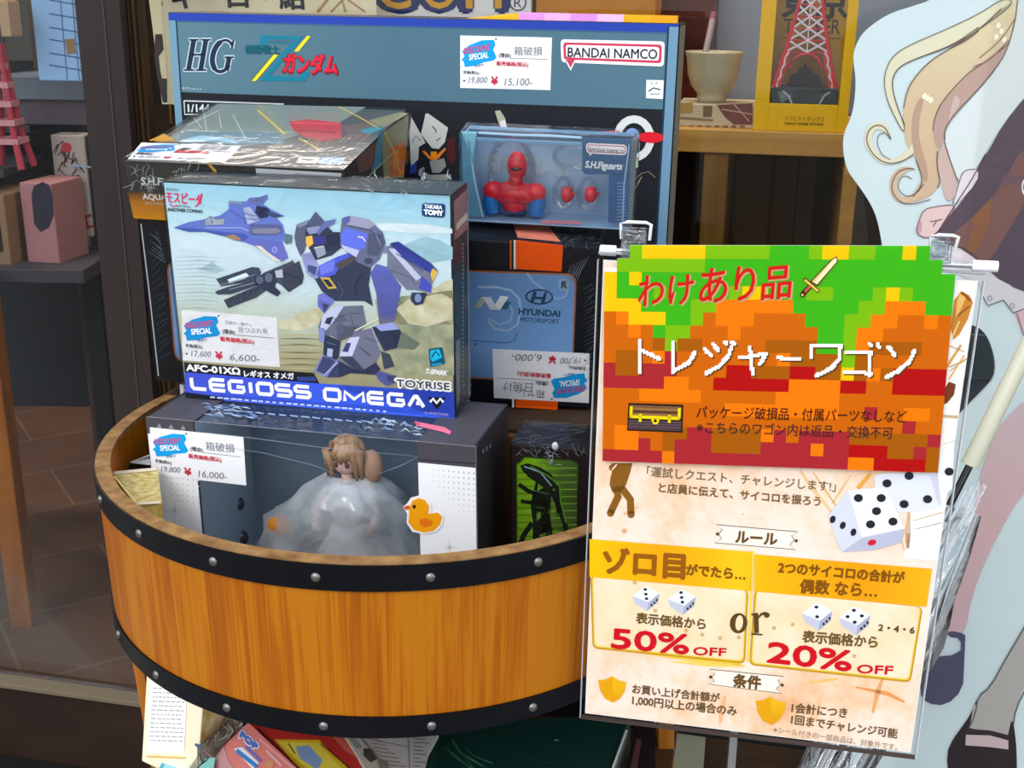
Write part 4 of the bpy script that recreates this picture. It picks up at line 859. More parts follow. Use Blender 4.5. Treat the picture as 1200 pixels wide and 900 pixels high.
A.poly(N3([(480, 345), (560, 335), (740, 360), (778, 460), (735, 485), (690, 480), (620, 430), (560, 385)]), '#6f76c8', 5).poly(N3([(560, 378), (600, 382), (640, 420), (735, 485), (690, 480), (620, 430)]), '#d8cdbd', 6).ell(N3([(688, 408)])[0], 3, 3.6, '#a9b0e0', 6).ell(N3([(688, 408)])[0], 2.1, 2.7, '#6f76c8', 7)
A.poly(N3([(360, 318), (420, 305), (460, 330), (470, 345), (420, 345)]), '#9a7c62', 6).poly(N3([(755, 300), (805, 312), (800, 362), (760, 370)]), '#5a7478', 6).line(N3([(230, 262), (470, 262), (520, 285)]), .9, '#aab2ea', 6).line(N3([(385, 140), (480, 200), (500, 240)]), 1, '#555cae', 6)
# --- gun and arm
gd = '#3b4254'
A.poly(N3([(600, 560), (760, 490), (805, 475), (880, 580), (870, 630), (780, 688), (730, 640), (660, 600)]), '#4f576a', 3).poly(N3([(740, 545), (850, 480), (880, 580), (870, 630), (785, 685), (735, 640)]), '#434a5c', 4)
A.poly(N3([(302, 600), (540, 520), (585, 525), (600, 560), (560, 610), (335, 648)]), '#465062', 5).poly(N3([(378, 603), (500, 558), (520, 578), (500, 594), (392, 627)]), '#d2e0e2', 6).poly(N3([(294, 683), (380, 652), (560, 605), (580, 640), (400, 700), (312, 702)]), gd, 6).poly(N3([(352, 738), (560, 650), (620, 645), (628, 678), (565, 722), (383, 792)]), '#434b5e', 5)
A.poly(N3([(550, 585), (690, 545), (700, 620), (690, 650), (730, 690), (705, 715), (640, 680), (600, 660), (560, 640)]), '#30374a', 6).poly(N3([(690, 545), (740, 535), (745, 590), (700, 590)]), '#b0b6bc', 7).ell(N3([(590, 605)])[0], 4.5, 5, '#555e70', 7).ell(N3([(650, 590)])[0], 4.5, 5.5, '#5c6578', 7).line(N3([(330, 640), (560, 570)]), .8, '#788494', 7).line(N3([(390, 668), (560, 622)]), .8, '#8a96a2', 7)
for i in range(5): A.line(N3([(400 + i * 40, 755 - i * 16), (415 + i * 40, 715 - i * 16)]), .8, '#2a3040', 7)
A.line(N3([(600, 562), (800, 478)]), 1, '#c2cad0', 7).line(N3([(760, 560), (870, 600)]), .8, '#2a3040', 7)
# --- robot
A.poly(N1([(45, 240), (125, 208), (135, 300), (95, 420), (70, 450), (40, 380), (30, 320)]), '#666d86', 3).poly(N1([(45, 240), (125, 208), (128, 235), (60, 262)]), '#9098b0', 4)
A.poly(N1([(530, 560), (570, 500), (640, 520), (735, 650), (690, 880), (590, 890), (570, 700)]), grad_mat('wing_print', 'Z', .09, .16, [(0, '#9a8e6c'), (.3, '#5f64a8'), (1, '#6a74c8')]), 3)
A.poly(N1([(645, 400), (665, 362), (715, 352), (935, 500), (975, 545), (935, 640), (930, 690), (820, 672), (770, 672), (640, 530)]), '#83889f', 4).poly(N1([(662, 365), (715, 352), (935, 500), (970, 545), (955, 590), (900, 545), (700, 430)]), '#505cc4', 5).poly(N1([(650, 400), (690, 398), (866, 588), (835, 612)]), '#b9bfd6', 6).poly(N1([(870, 580), (935, 640), (930, 690), (850, 660)]), '#484fb0', 6).poly(N1([(942, 528), (975, 552), (940, 620), (928, 560)]), '#d6b04c', 7).line(N1([(700, 430), (880, 545), (905, 520)]), .9, '#343a7a', 7).line(N1([(660, 540), (800, 590), (825, 640)]), .8, '#5a6078', 7).poly(N1([(800, 688), (905, 688), (880, 762), (828, 776), (795, 740)]), '#46506e', 5).ell(N1([(845, 725)])[0], 4, 5, '#7a8cb0', 6).poly(N1([(610, 380), (650, 380), (650, 430), (600, 430)]), '#9aa4c4', 5)
A.poly(N1([(165, 600), (205, 580), (280, 560), (430, 470), (540, 500), (520, 640), (548, 778), (490, 745), (380, 745), (300, 745), (210, 680)]), '#3c4560', 4).line(N1([(320, 620), (350, 680), (330, 740)]), 1, '#5a6482', 5).line(N1([(480, 560), (430, 640), (440, 700)]), 1, '#2a3148', 5)
A.poly(N1([(75, 440), (140, 420), (195, 520), (165, 605), (110, 560)]), '#9ea4d8', 5).poly(N1([(118, 505), (180, 520), (165, 575), (120, 545)]), '#474d80', 6)
A.poly(N1([(100, 290), (112, 240), (170, 155), (235, 225), (255, 260), (285, 290), (340, 290), (345, 390), (275, 445), (170, 475), (140, 420), (108, 365)]), '#3c435c', 5).poly(N1([(170, 155), (235, 225), (200, 285), (105, 290), (125, 225)]), '#4f5873', 6).poly(N1([(110, 262), (200, 250), (215, 290), (130, 305)]), '#8690b8', 7).poly(N1([(180, 285), (230, 220), (305, 203), (292, 235), (230, 270), (190, 312)]), '#626ca6', 8).poly(N1([(108, 320), (150, 312), (157, 365), (125, 392), (108, 365)]), '#e8b652', 8).poly(N1([(155, 320), (240, 320), (230, 370), (165, 370)]), '#3a3f88', 7).poly(N1([(165, 400), (230, 385), (240, 435), (185, 462)]), '#8f9aae', 7).poly(N1([(235, 310), (330, 295), (335, 350), (250, 370)]), '#2c3247', 7).line(N1([(160, 395), (225, 382)]), 1.2, '#d0d6e0', 8)
A.poly(N1([(195, 510), (320, 450), (395, 425), (420, 470), (330, 520), (300, 570), (210, 595), (180, 580)]), '#4f5cc8', 6).poly(N1([(195, 510), (300, 470), (290, 545), (205, 575)]), '#6d78dc', 7).poly(N1([(300, 500), (420, 440), (440, 470), (330, 545)]), '#4c4a50', 7).poly(N1([(200, 588), (262, 588), (312, 660), (255, 665)]), '#c8a84c', 7).poly(N1([(218, 602), (255, 602), (290, 648), (258, 650)]), '#2c3040', 8)
A.poly(N1([(328, 325), (345, 200), (400, 183), (520, 208), (612, 290), (632, 360), (592, 470), (530, 526), (450, 490), (338, 390)]), '#646a88', 6).poly(N1([(345, 200), (400, 183), (520, 208), (560, 245), (520, 270), (385, 245)]), '#9a97b2', 7).poly(N1([(338, 300), (370, 258), (515, 300), (498, 392), (460, 408), (338, 370)]), '#6270dc', 7).poly(N1([(338, 372), (460, 410), (440, 455), (360, 410)]), '#b9bee2', 8).poly(N1([(520, 300), (612, 300), (628, 360), (580, 450), (510, 440)]), '#50566f', 7).line(N1([(385, 245), (520, 272), (610, 330)]), 1, '#3a4060', 8).line(N1([(450, 320), (480, 325), (500, 350)]), 1.4, '#f0d8d8', 8).ell(N1([(520, 480)])[0], 5, 3.6, '#40465e', 8).poly(N1([(345, 200), (365, 190), (400, 183), (395, 225), (360, 240)]), '#5a60a0', 8).line(N1([(560, 280), (600, 380)]), .8, '#8a90a8', 8)
A.poly(N1([(185, 705), (230, 690), (295, 745), (225, 825), (185, 780)]), '#7680d0', 5).poly(N1([(215, 760), (260, 770), (225, 825)]), '#3a4270', 6)
A.poly(N2([(215, 170), (290, 108), (480, 98), (505, 230), (440, 285), (335, 332), (265, 292), (230, 352), (195, 330), (188, 240)]), '#72768c', 5).poly(N2([(215, 170), (290, 108), (360, 98), (300, 190), (240, 262), (200, 250)]), '#bcc0dc', 6).poly(N2([(245, 180), (290, 170), (265, 225), (230, 215)]), '#30364c', 7).ell(N2([(335, 255)])[0], 5, 7, '#565b72', 7).line(N2([(400, 160), (430, 260)]), .9, '#50566c', 7).line(N2([(290, 190), (400, 150), (480, 150)]), .9, '#50566c', 7).poly(N2([(190, 245), (230, 250), (232, 350), (195, 330)]), '#8088c0', 6)
A.poly(N2([(232, 290), (335, 332), (320, 440), (290, 480), (220, 420), (225, 350)]), '#30374e', 6).poly(N2([(250, 380), (285, 385), (280, 440), (245, 430)]), '#a8b4d4', 7).line(N2([(240, 340), (310, 360)]), 1, '#5a6480', 7)
A.poly(N2([(220, 420), (320, 462), (245, 572), (160, 532)]), '#7a80b4', 6).poly(N2([(220, 432), (300, 468), (230, 552), (178, 528)]), '#40466a', 7)
A.poly(N2([(245, 572), (320, 460), (430, 520), (490, 522), (565, 470), (600, 520), (560, 556), (400, 545), (330, 572)]), '#454c70', 5).line(N2([(225, 560), (320, 470)]), 1.4, '#a8b0dc', 8)
A.poly(N2([(425, 272), (540, 248), (602, 392), (570, 470), (490, 522), (430, 520), (320, 452), (342, 380), (400, 310)]), '#6e7086', 6).poly(N2([(345, 382), (400, 310), (462, 303), (412, 432), (328, 432)]), '#c2c6e2', 7).poly(N2([(375, 345), (405, 345), (385, 405), (345, 400)]), '#3c4270', 8).poly(N2([(330, 440), (412, 434), (490, 520), (430, 520)]), '#3c4156', 7).line(N2([(460, 370), (530, 430)]), 1, '#3a3e52', 8).line(N2([(500, 310), (580, 340)]), .9, '#4a4e64', 8).line(N2([(545, 250), (600, 395)]), 1.2, '#a8acb8', 8).line(N2([(430, 265), (585, 185)]), 1.6, '#d8d6c4', 7)
A.poly(N2([(540, 242), (680, 212), (735, 270), (705, 380), (620, 402), (590, 340)]), '#465070', 5).poly(N2([(560, 232), (682, 208), (725, 255), (600, 268)]), '#949cd4', 6).poly(N2([(735, 270), (860, 350), (820, 390), (705, 380)]), '#7a8478', 4).poly(N2([(600, 400), (660, 420), (690, 500), (620, 520)]), '#4c5468', 4).poly(N2([(560, 542), (600, 530), (690, 560), (700, 605), (640, 632), (585, 592)]), '#7278c0', 5).poly(N2([(640, 560), (700, 560), (700, 605), (650, 600)]), '#3e4468', 6)
# --- type
A.poly([(216, 424), (368, 437), (374.5, 449), (217, 437)], '#20242e', 4).poly([(217, 435.5), (374, 449), (532.2, 458.5), (533.5, 491.5), (218.2, 465.2)], grad_mat('blue_bar', 'X', 0, BW, [(0, '#4f60dc'), (.5, '#4468f0'), (1, '#4060ec')], 0, 0, .32), 5)
A.poly([(217.5, 459), (262, 465), (262, 469), (218, 465.3)], '#1c1e28', 6)
A.text('AFC-01XΩ', (219.5, 433.5), (282, 438.5), '#f2f2f4', 6, h=7.5, bold=.05).text('レギオス オメガ', (287, 440.5), (345, 443.5), '#f0f0f2', 6, sy=1.0, bold=.04)
for i in range(9): A.line([(349 + i * 2.4, 441), (351 + i * 2.4, 446)], .9, '#5a68c8', 6)
def techno(word, p0, p1, hh, c, z, w):
    """square wide capitals"""
    G = {'L': [[(0, 0), (0, .8), (.12, 1), (1, 1)]], 'E': [[(1, 0), (.12, 0), (0, .15), (0, .85), (.12, 1), (1, 1)], [(0, .5), (1, .5)]], 'G': [[(1, 0), (.12, 0), (0, .15), (0, .85), (.12, 1), (.9, 1), (1, .9), (1, .52), (.5, .52)]],
         'I': [[(.5, 0), (.5, 1)]], 'O': [[(.5, 0), (.9, 0), (1, .15), (1, .85), (.9, 1), (.1, 1), (0, .85), (0, .15), (.1, 0), (.5, 0)]], 'S': [[(1, 0), (.1, 0), (0, .12), (0, .4), (.1, .5), (.9, .5), (1, .6), (1, .88), (.9, 1), (0, 1)]],
         'M': [[(0, 1), (0, .1), (.5, .75), (1, .1), (1, 1)]], 'A': [[(0, 1), (.45, 0), (.55, 0), (1, 1)], [(.5, .68), (.85, .68)]]}
    wd = [.32 if ch == 'I' else 1.25 if ch == 'M' else 1 for ch in word]; gap = .34; tot = sum(wd) + gap * (len(word) - 1)
    a, b = Vector(p0), Vector(p1); u = A.up(p0); x = 0
    for ch, w_ in zip(word, wd):
        for st in G[ch]: A.line([tuple(a + (b - a) * ((x + q[0] * w_) / tot) + u * hh * (1 - q[1])) for q in st], w, c, z)
        x += w_ + gap
techno('LEGIOSS', (226, 454.5), (364, 465.5), 12.5, '#f8f8fc', 7, 4.2); techno('OMEGA', (381.5, 467.5), (497, 476.5), 12.5, '#f8f8fc', 7, 4.2)
for i in range(26): x = 247 + i * 8.1; y = 464.8 + i * .66; A.line([(x, y), (x + random.uniform(3.5, 7), y + .4)], 1.7, '#c8d4f4', 7)
A.poly(N2([(912, 702), (1030, 706), (970, 784)]), '#14161e', 6).line(N2([(925, 735), (945, 712), (968, 742), (992, 712), (1012, 735)]), 3, '#f0f0f4', 7).text('© ANOTHER', (498, 484.5), (526, 487), '#b8a8e8', 6, h=3)
for dx, dy in ((-1, 0), (1, 0), (0, 1), (0, -1)): A.text('TOYRISE', (464.5 + dx, 452.5 + dy), (528 + dx, 456.8 + dy), '#f0f0ee', 6, h=9, bold=.09)
A.text('TOYRISE', (465, 452.3), (527.5, 456.6), '#3a4048', 7, h=8.5, bold=.02)
A.rrect(N2([(915, 385), (1005, 372), (1024, 480), (925, 505)]), 2, '#12526a', 6).poly(N2([(928, 395), (985, 385), (1005, 440), (940, 470), (925, 440)]), '#1ab4d8', 7).line(N2([(935, 490), (1000, 480)]), 2, '#1a9ac8', 7).line(N2([(935, 440), (960, 400), (990, 430)]), 1.6, '#0c3a58', 8).text('T-SPARK', (500, 437), (524.5, 439.5), '#f0f2f0', 6, h=5.5, bold=.05, italic=.3)
A.rrect(N1([(870, 98), (1026, 104), (1022, 197), (868, 186)]), 4, '#1f4c8e', 5).text('TAKARA', (498, 243.5), (518.5, 245), '#eaf2f8', 6, h=4.6, bold=.06).text('TOMY', (497.5, 250.6), (519.5, 252.4), '#f4f8fa', 6, h=5.6, bold=.07)
A.text('モスピーダ', (196, 236), (239, 240), '#d83058', 5, sy=1.7, bold=.03, italic=.1).line([(199, 238), (203, 242), (209, 240)], 1.2, '#d83058', 5).line([(229, 242), (232, 240), (237, 226)], 1.2, '#d83058', 5).text('機甲創世記', (195, 222.6), (210, 223.4), '#6a6a72', 5).text('GENESIS', (208, 242), (224, 243.5), '#6a4a5a', 5, h=2.6).text('ANOTHER COMING', (197, 247), (238, 249.5), '#33343c', 5, h=4, bold=.03)
A.build('printed_front')
A = Art(fc['top'], rough=.35, spec=.2); A.poly([(192, 213), (528, 229), (546, 214), (224, 201)], '#3c4a50', 1)
crinkle_glints(A, (430, 219), (540, 218), 14, 26, '#aab8bc', 1.1); crinkle_glints(A, (270, 210), (400, 216), 8, 10, '#7a8a8e', .8); A.build('printed_top')
A = Art(fc['right'], rough=.35, spec=.2); A.poly([(530, 231), (547, 216), (550, 466), (534, 491)], '#2e3a44', 1).poly([(531, 236), (546, 222), (547, 268), (532, 282)], '#a07878', 2)
for i in range(34): y = 285 + i * 5; A.line([(541.4, y), (541.6, y + 2.4)], 1.1, '#b0b8bc', 3)
A.poly([(534, 262), (547, 248), (547, 256), (534, 270)], '#d8c8b0', 3).line([(547, 220), (549, 465)], 1, '#98a4a8', 3).poly([(533.5, 400), (538, 396), (538, 470), (534, 478)], '#7c868c', 3); crinkle_glints(A, (545, 450), (546, 470), 10, 14, '#c4c8c8', 1); A.build('printed_side')
wrap(t, BW, BD, BH, FILM, .0012)
price_tag(fc['front'], [(213.3, 363.3), (324.4, 372.2), (328.4, 430), (214.5, 422)], 'white price tag in the lower left corner of the robot toy box', '窓つぶれ有', '日焼け・箱ヤレ', '17,600', '6,600-')

# ================================================================== A  figure window carton in the tub
AW, AH, AD = .3652, .1990, .1309
t = carton('figure_window_carton', 'dark grey and white carton with a large clear window, lowest in the tub', 'box', (-.3874, 1.1992, .7700), (.73, -.5, -13.44), None)
dk = M('#4a474e', .42); wh = M('#f0f1f2', .4)
fc = ff(t, AW, AD, AH); uL = fc['front'].uv(232, 560)[0]; uR = fc['front'].uv(490.5, 580)[0]; vS = fc['front'].uv(524, 545)[1]
bkm = grad_mat('tray_backdrop', 'Z', 0, AH, [(0, '#8296a2'), (.5, '#6d8292'), (1, '#6c90b4')], 12, .3, .5)
mb = MB().box((0, 0, 0), (uL, .003, AH), dk).box((uR, 0, 0), (AW, .003, AH), dk).box((0, .003, 0), (.003, AD, AH), dk).box((AW - .003, .003, 0), (AW, AD, AH), M('#333036', .42)).box((.003, AD - .003, 0), (AW - .003, AD, AH), bkm).box((.003, .003, 0), (AW - .003, AD - .003, .003), M('#8fa2b0', .5)).box((0, .003, AH - .003), (uL, AD, AH), dk).box((uR, .003, AH - .003), (AW, AD, AH), dk)
mb.box((uL - .002, .003, .003), (uL, AD - .003, AH - .003), M('#9fb4c4', .5)).box((uR, .003, .003), (uR + .002, AD - .003, AH - .003), M('#9fb4c4', .5)).box((uL, AD * .86, AH - .003), (uR, AD, AH), M('#46586a', .42)); mb.build('carton', t)
A = Art(fc['front'], .0003, .4, .14)
A.uvpoly([(uR + .0005, .001), (AW - .001, .001), (AW - .001, vS), (uR + .0005, vS)], wh, 1).uvpoly([(.001, .001), (uL - .0005, .001), (uL - .0005, vS + .004), (.001, vS + .004)], wh, 1)
for i in range(11):
    for j in range(10):
        r_ = .22 + .95 * max(0, min(1, (i + 2) / 10)) * max(0, 1 - j / 11)
        if j > 1 + i * .95: continue
        x, y = 496.5 + i * 5.9, 549.5 + j * 6.4 + i * .5; A.ell((x, y), r_, r_ * 1.25, '#b4b6bc', 2, n=6)
for i in range(6):
    for j in range(5): A.ell((202 + i * 6.2, 560 + j * 6.5 + i * .6), .9, 1.1, '#cfd1d4', 2, n=6)
for cx_, cy_, s_ in ((527, 641, 6), (205, 598, 9)):
    for a in range(0, 360, 45): A.line([(cx_, cy_), (cx_ + s_ * (1.6 if a % 90 == 0 else .9) * math.cos(R(a)), cy_ + s_ * (1.8 if a % 90 == 0 else .9) * math.sin(R(a)))], [1, .2], '#c0c2c8', 2)
A.line([(172, 488), (557, 523)], .8, '#8a8a92', 3).line([(491, 538), (557, 543)], .7, '#2a282e', 3).line([(557.5, 523), (560, 650)], .8, '#6a686e', 3)
for i in range(3): A.poly([(184 + i * 14, 500 + i), (187 + i * 14, 496 + i), (190 + i * 14, 500.5 + i), (187 + i * 14, 503 + i)], '#8a8890', 3)
A.build('printed_front')
A = Art(fc['front'], .0012, .4, .14); k = lambda p: Z(280, 450, .25, p)
dk_ = [(770, 572), (788, 560), (808, 530), (845, 520), (880, 530), (902, 560), (905, 600), (945, 592), (962, 615), (955, 660), (925, 692), (870, 702), (815, 690), (788, 650), (790, 605)]
A.poly(k(dk_), '#f4f0ea', 1)
A.poly(k([(800, 580), (815, 545), (845, 532), (875, 542), (893, 570), (890, 605), (935, 600), (955, 620), (945, 655), (915, 685), (870, 694), (822, 680), (796, 645), (800, 610)]), '#f2a012', 2).poly(k([(772, 572), (800, 565), (805, 582), (785, 588)]), '#e2621e', 3).ell(k([(824, 572)])[0], 2.1, 2.3, '#2a2018', 3, n=10).poly(k([(850, 632), (880, 625), (912, 640), (905, 660), (870, 668), (850, 655)]), '#e8731a', 3)
A.build('duck_sticker')
A = Art(fc['top'], .0004, .4); A.line([(488, 497), (520, 504), (528, 508)], [5, 6, 4], '#e8728c', 1); A.line([(486, 495), (492, 498)], 3, '#c85a78', 2); A.build('pink_sticker')
A = Art(fc['right'], .0004); 
for i in range(3): A.line([(566 + i * 4, 526 - i * 3), (565.5 + i * 4, 531 - i * 3)], 1.4, '#8a888e', 1)
A.line([(588, 560), (585, 640)], .8, '#47454a', 1); A.build('printed_side')
# glassy window with crinkled front and top
mb = MB(); mb.add([(uL, .001, .003), (uR, .001, .003), (uR, .001, AH - .004), (uL, .001, AH - .004)], [(0, 1, 2, 3)], FILM_WAVY).add([(uL, .001, AH - .001), (uR, .001, AH - .001), (uR, AD * .86, AH - .001), (uL, AD * .86, AH - .001)], [(0, 1, 2, 3)], FILM_WAVY); mb.build('clear_window', t, fix=False)
A = Art(fc['front'], .0016, .3, .5)
for pts in ([(285, 456), (340, 462), (380, 471), (420, 476), (470, 480), (488, 486)],):
    pass
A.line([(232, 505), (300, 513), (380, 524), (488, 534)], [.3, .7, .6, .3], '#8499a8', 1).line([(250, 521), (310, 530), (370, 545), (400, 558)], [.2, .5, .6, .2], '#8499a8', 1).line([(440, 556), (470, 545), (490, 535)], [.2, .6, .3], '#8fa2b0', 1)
A.build('window_crease_glints')  # window creases with their shine painted as pale lines
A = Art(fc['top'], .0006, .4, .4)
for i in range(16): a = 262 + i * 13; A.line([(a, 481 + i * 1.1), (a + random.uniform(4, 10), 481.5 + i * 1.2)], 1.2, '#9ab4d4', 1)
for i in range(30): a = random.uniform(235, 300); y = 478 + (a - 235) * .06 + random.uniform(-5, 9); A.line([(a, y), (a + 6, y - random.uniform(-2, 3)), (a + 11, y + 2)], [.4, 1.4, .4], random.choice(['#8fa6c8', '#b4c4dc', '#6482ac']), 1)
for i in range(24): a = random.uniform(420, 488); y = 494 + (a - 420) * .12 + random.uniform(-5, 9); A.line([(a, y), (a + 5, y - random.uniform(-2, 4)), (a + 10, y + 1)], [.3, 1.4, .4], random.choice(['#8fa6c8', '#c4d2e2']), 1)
A.build('film_top_glints')  # light caught by the creased top film, painted as bluish strokes
price_tag(fc['front'], [(176, 500.5), (285.5, 512), (289, 568.5), (180, 556)], 'white price tag with blue splash on the front of the lowest figure carton', '箱破損', '', '19,800', '16,000-')
# the boxed figurine: brown bobbed hair, body swathed in clear wrap
inv = t.matrix_world
Fp = lambda px, py, y: Vector(Face(t, (0, y, 0), (1, 0, 0), (0, 0, 1)).P(*Face(t, (0, y, 0), (1, 0, 0), (0, 0, 1)).uv(px, py)))
base = Vector((.5 * (uL + uR) + .01, .07, .004)); fg = thing('boxed_figurine', 'figurine with brown bobbed hair in crinkled clear wrap behind the window of the lowest carton', 'figurine', inv @ base, (R(.73), R(-.5), R(-13.44)))
hc = Fp(406, 535, .05) - base
skin = M('#f2d0c0', .5); hairm = noise_mat('brown_doll_hair', '#9a775a', '#c4a284', (150, 150, 20), .45)
MB().ball(hc, (.0165, .0165, .0195), skin, 22, 16).tube([hc + Vector((0, 0, -.016)), hc + Vector((0, .001, -.032))], [.006, .0075], skin, 12).build('head', fg, smooth=True)
mb = MB().ball(hc + Vector((0, .004, .004)), (.0205, .0185, .0205), hairm, 22, 16)
for i in range(9):   # fringe and side locks
    a = -1 + i * .25; x = a * .0185
    ln = .012 if abs(a) < .7 else .034
    mb.tube([hc + Vector((x * .5, -.013, .019)), hc + Vector((x * .95, -.0185 + abs(a) * .008, .010)), hc + Vector((x * 1.05, -.0175 + abs(a) * .012, .010 - ln))], [.005, .006, .0015], hairm, 8)
mb.build('hair', fg, smooth=True)
mb = MB()
for sx in (-1, 1): mb.ball(hc + Vector((sx * .0062, -.0152, -.004)), (.0028, .002, .0034), M('#6d4a52', .3), 10, 8)
mb.ball(hc + Vector((0, -.0158, -.0115)), (.002, .001, .0007), M('#b8706a', .4), 8, 6).build('face_paint', fg, smooth=True)
dress = M('#e4e8ec', .5)
mb = MB().lathe([(.008, -.03), (.020, -.036), (.024, -.05), (.018, -.075), (.03, -.1), (.045, -.128), (0, -.128)], dress, 28, hc)
mb.build('dress', fg, smooth='auto')
for sx in (-1, 1): MB().tube([hc + Vector((sx * .021, 0, -.042)), hc + Vector((sx * .036, -.006, -.062)), hc + Vector((sx * .03, -.022, -.082))], [.007, .0062, .005], M('#c9b4ac', .5), 12).build('arm', fg, smooth='auto')
MB().ball(hc + Vector((.026, .006, -.012)), (.013, .012, .02), M('#b08e76', .5), 14, 10).build('side_tail', fg, smooth=True)
HZ = film_mat('milky_wrap', .10, .9, 16, 1.0, .2, tint=(.97, .98, .99, 1))
def milky(m, c, k, sc):
    t_ = m.node_tree; out = [n for n in t_.nodes if n.type == 'OUTPUT_MATERIAL'][0]; src = out.inputs[0].links[0].from_socket
    d = t_.nodes.new('ShaderNodeBsdfDiffuse'); d.inputs[0].default_value = lin(c); mx = t_.nodes.new('ShaderNodeMixShader')
    tc = t_.nodes.new('ShaderNodeTexCoord'); n = t_.nodes.new('ShaderNodeTexNoise'); n.inputs['Scale'].default_value = sc; n.inputs['Detail'].default_value = 4
    t_.links.new(tc.outputs['Object'], n.inputs['Vector']); r = t_.nodes.new('ShaderNodeMapRange'); r.inputs['From Min'].default_value = .3; r.inputs['From Max'].default_value = .75; r.inputs['To Min'].default_value = k * .55; r.inputs['To Max'].default_value = k * 1.5
    t_.links.new(n.outputs['Fac'], r.inputs['Value']); t_.links.new(r.outputs[0], mx.inputs[0]); t_.links.new(src, mx.inputs[1]); t_.links.new(d.outputs[0], mx.inputs[2]); t_.links.new(mx.outputs[0], out.inputs[0]); return m
milky(HZ, '#f2f8fc', .36, 18)
mb = MB(); n_ = 40
prof = [(.022, -.021), (.036, -.030), (.05, -.04), (.066, -.056), (.082, -.075), (.094, -.1), (.098, -.13)]
vs = []; fs = []
for (r_, z_) in prof:
    for j in range(n_):
        a = 2 * math.pi * j / n_; w_ = 1 + .07 * math.sin(7 * a + z_ * 60) + .05 * math.sin(13 * a - z_ * 90)
        ox = -.012 if z_ < -.06 else 0
        vs.append(hc + Vector((ox + r_ * w_ * math.cos(a), .006 + min(r_, .055) * w_ * math.sin(a) * .85, z_)))
for k_ in range(len(prof) - 1):
    for j in range(n_): fs.append((k_ * n_ + j, (k_ + 1) * n_ + j, (k_ + 1) * n_ + (j + 1) % n_, k_ * n_ + (j + 1) % n_))
mb.add(vs, fs, HZ); mb.build('crinkled_wrap', fg, smooth=True)
o = MB().ball((0, 0, 0), (.016, .010, .014), M('#d88a3a', .5), 16, 10).build('orange_part', fg, smooth=True); o.location = Fp(328, 617, .036) - base
mb = MB()
for px_, py_ in ((275, 590), (280, 630), (262, 620)):
    c_ = Fp(px_, py_, .09) - base; mb.ball(c_, (.012, .009, .010), M('#35404a', .2, .7), 14, 10)
mb.tube([Fp(268, 560, .1) - base, Fp(272, 640, .1) - base], .004, M('#2a343c', .3), 8).build('stand_parts', fg, smooth=True)

# ================================================================== H  green monster carton
HW_, HH_, HD_ = .0835, .1755, .0700
t = carton('green_creature_box', 'narrow black carton with a bright green creature picture, right of the lowest figure carton', 'box', (.0036, 1.1598, .7824), (.6, -1.2, -13.49), None)
MB().box((0, 0, 0), (HW_, HD_, HH_), M('#1a1a1e', .4)).build('carton', t, .001); fc = ff(t, HW_, HD_, HH_)
A = Art(fc['front'], rough=.35, spec=.2); k = lambda p: Z(590, 480, .18904, p)
gm = grad_mat('green_print', 'X', 0, HW_, [(0, '#6f9c14'), (.3, '#7ab01e'), (.6, '#4c6e2c'), (1, '#30482c')], (40, 40, 90), .35, .35)
A.poly(k([(100, 318), (130, 288), (420, 310), (468, 335), (455, 735), (400, 790), (80, 920), (78, 335)]), '#2c4a16', 1).poly(k([(108, 325), (135, 297), (418, 318), (460, 340), (448, 730), (396, 782), (88, 920), (86, 340)]), gm, 2)
for i in range(20): y = 360 + i * 22; A.line(k([(90, y + 6), (455, y)]), .8, '#3a5a1c' if i % 2 else '#8ab83a', 3)
# generic shadowy tangle: curved body and limbs
bk_ = '#12211c'
A.poly(k([(105, 345), (150, 330), (230, 355), (300, 400), (330, 470), (300, 500), (290, 640), (310, 800), (180, 840), (185, 700), (170, 600), (180, 520), (250, 480), (180, 430), (120, 380)]), bk_, 4)
for pts, w in (([(95, 460), (150, 500), (230, 530)], 5), ([(110, 565), (170, 575), (250, 560)], 4.5), ([(300, 500), (345, 600), (380, 700), (395, 790)], 6), ([(180, 700), (130, 770), (95, 850)], 6), ([(250, 560), (270, 700), (240, 830)], 7), ([(330, 470), (345, 560), (340, 640)], 5), ([(150, 400), (210, 440), (200, 500)], 4)): A.line(k(pts), w, bk_, 4)
A.line(k([(130, 350), (230, 385), (300, 470)]), 1.6, '#8fa8c0', 5).line(k([(170, 350), (280, 410), (350, 470), (355, 560), (390, 700)]), 1.6, '#5a9a24', 5).line(k([(190, 500), (280, 520)]), 1.2, '#4a6a5a', 5).line(k([(200, 600), (260, 610)]), 1, '#3f6a3a', 5)
for i in range(26): x, y = 180 + random.random() * 130, 600 + random.random() * 210; A.line(k([(x, y), (x + random.uniform(-20, 20), y + random.uniform(5, 30))]), [.4, 1.3, .3], random.choice(['#3c5c2c', '#24402a', '#588a2a', '#1c2c26']), 5)
A.poly(k([(205, 640), (230, 630), (235, 660), (210, 690)]), '#6a9a3a', 5).poly(k([(225, 770), (265, 760), (260, 810), (235, 820)]), '#5a8a2a', 5)
A.build('printed_front')
wrap(t, HW_, HD_, HH_, FILM_WAVY, .0015)
A = Art(Face(t, (0, -.0022, 0), (1, 0, 0), (0, 0, 1)), .0002, .3, .5); crinkle_glints(A, (605, 526), (690, 530), 16, 30, '#6c747c', .5); crinkle_glints(A, (643, 524), (650, 545), 9, 16, '#9aa2a8', .6); A.build('film_crease')  # crease shine on the film, painted in grey strokes
mb = MB().ball((.047, -.001, HH_ + .002), (.0035, .0025, .0045), M('#b8bcc0', .35, .5), 12, 8); mb.build('film_knot', t, smooth=True)

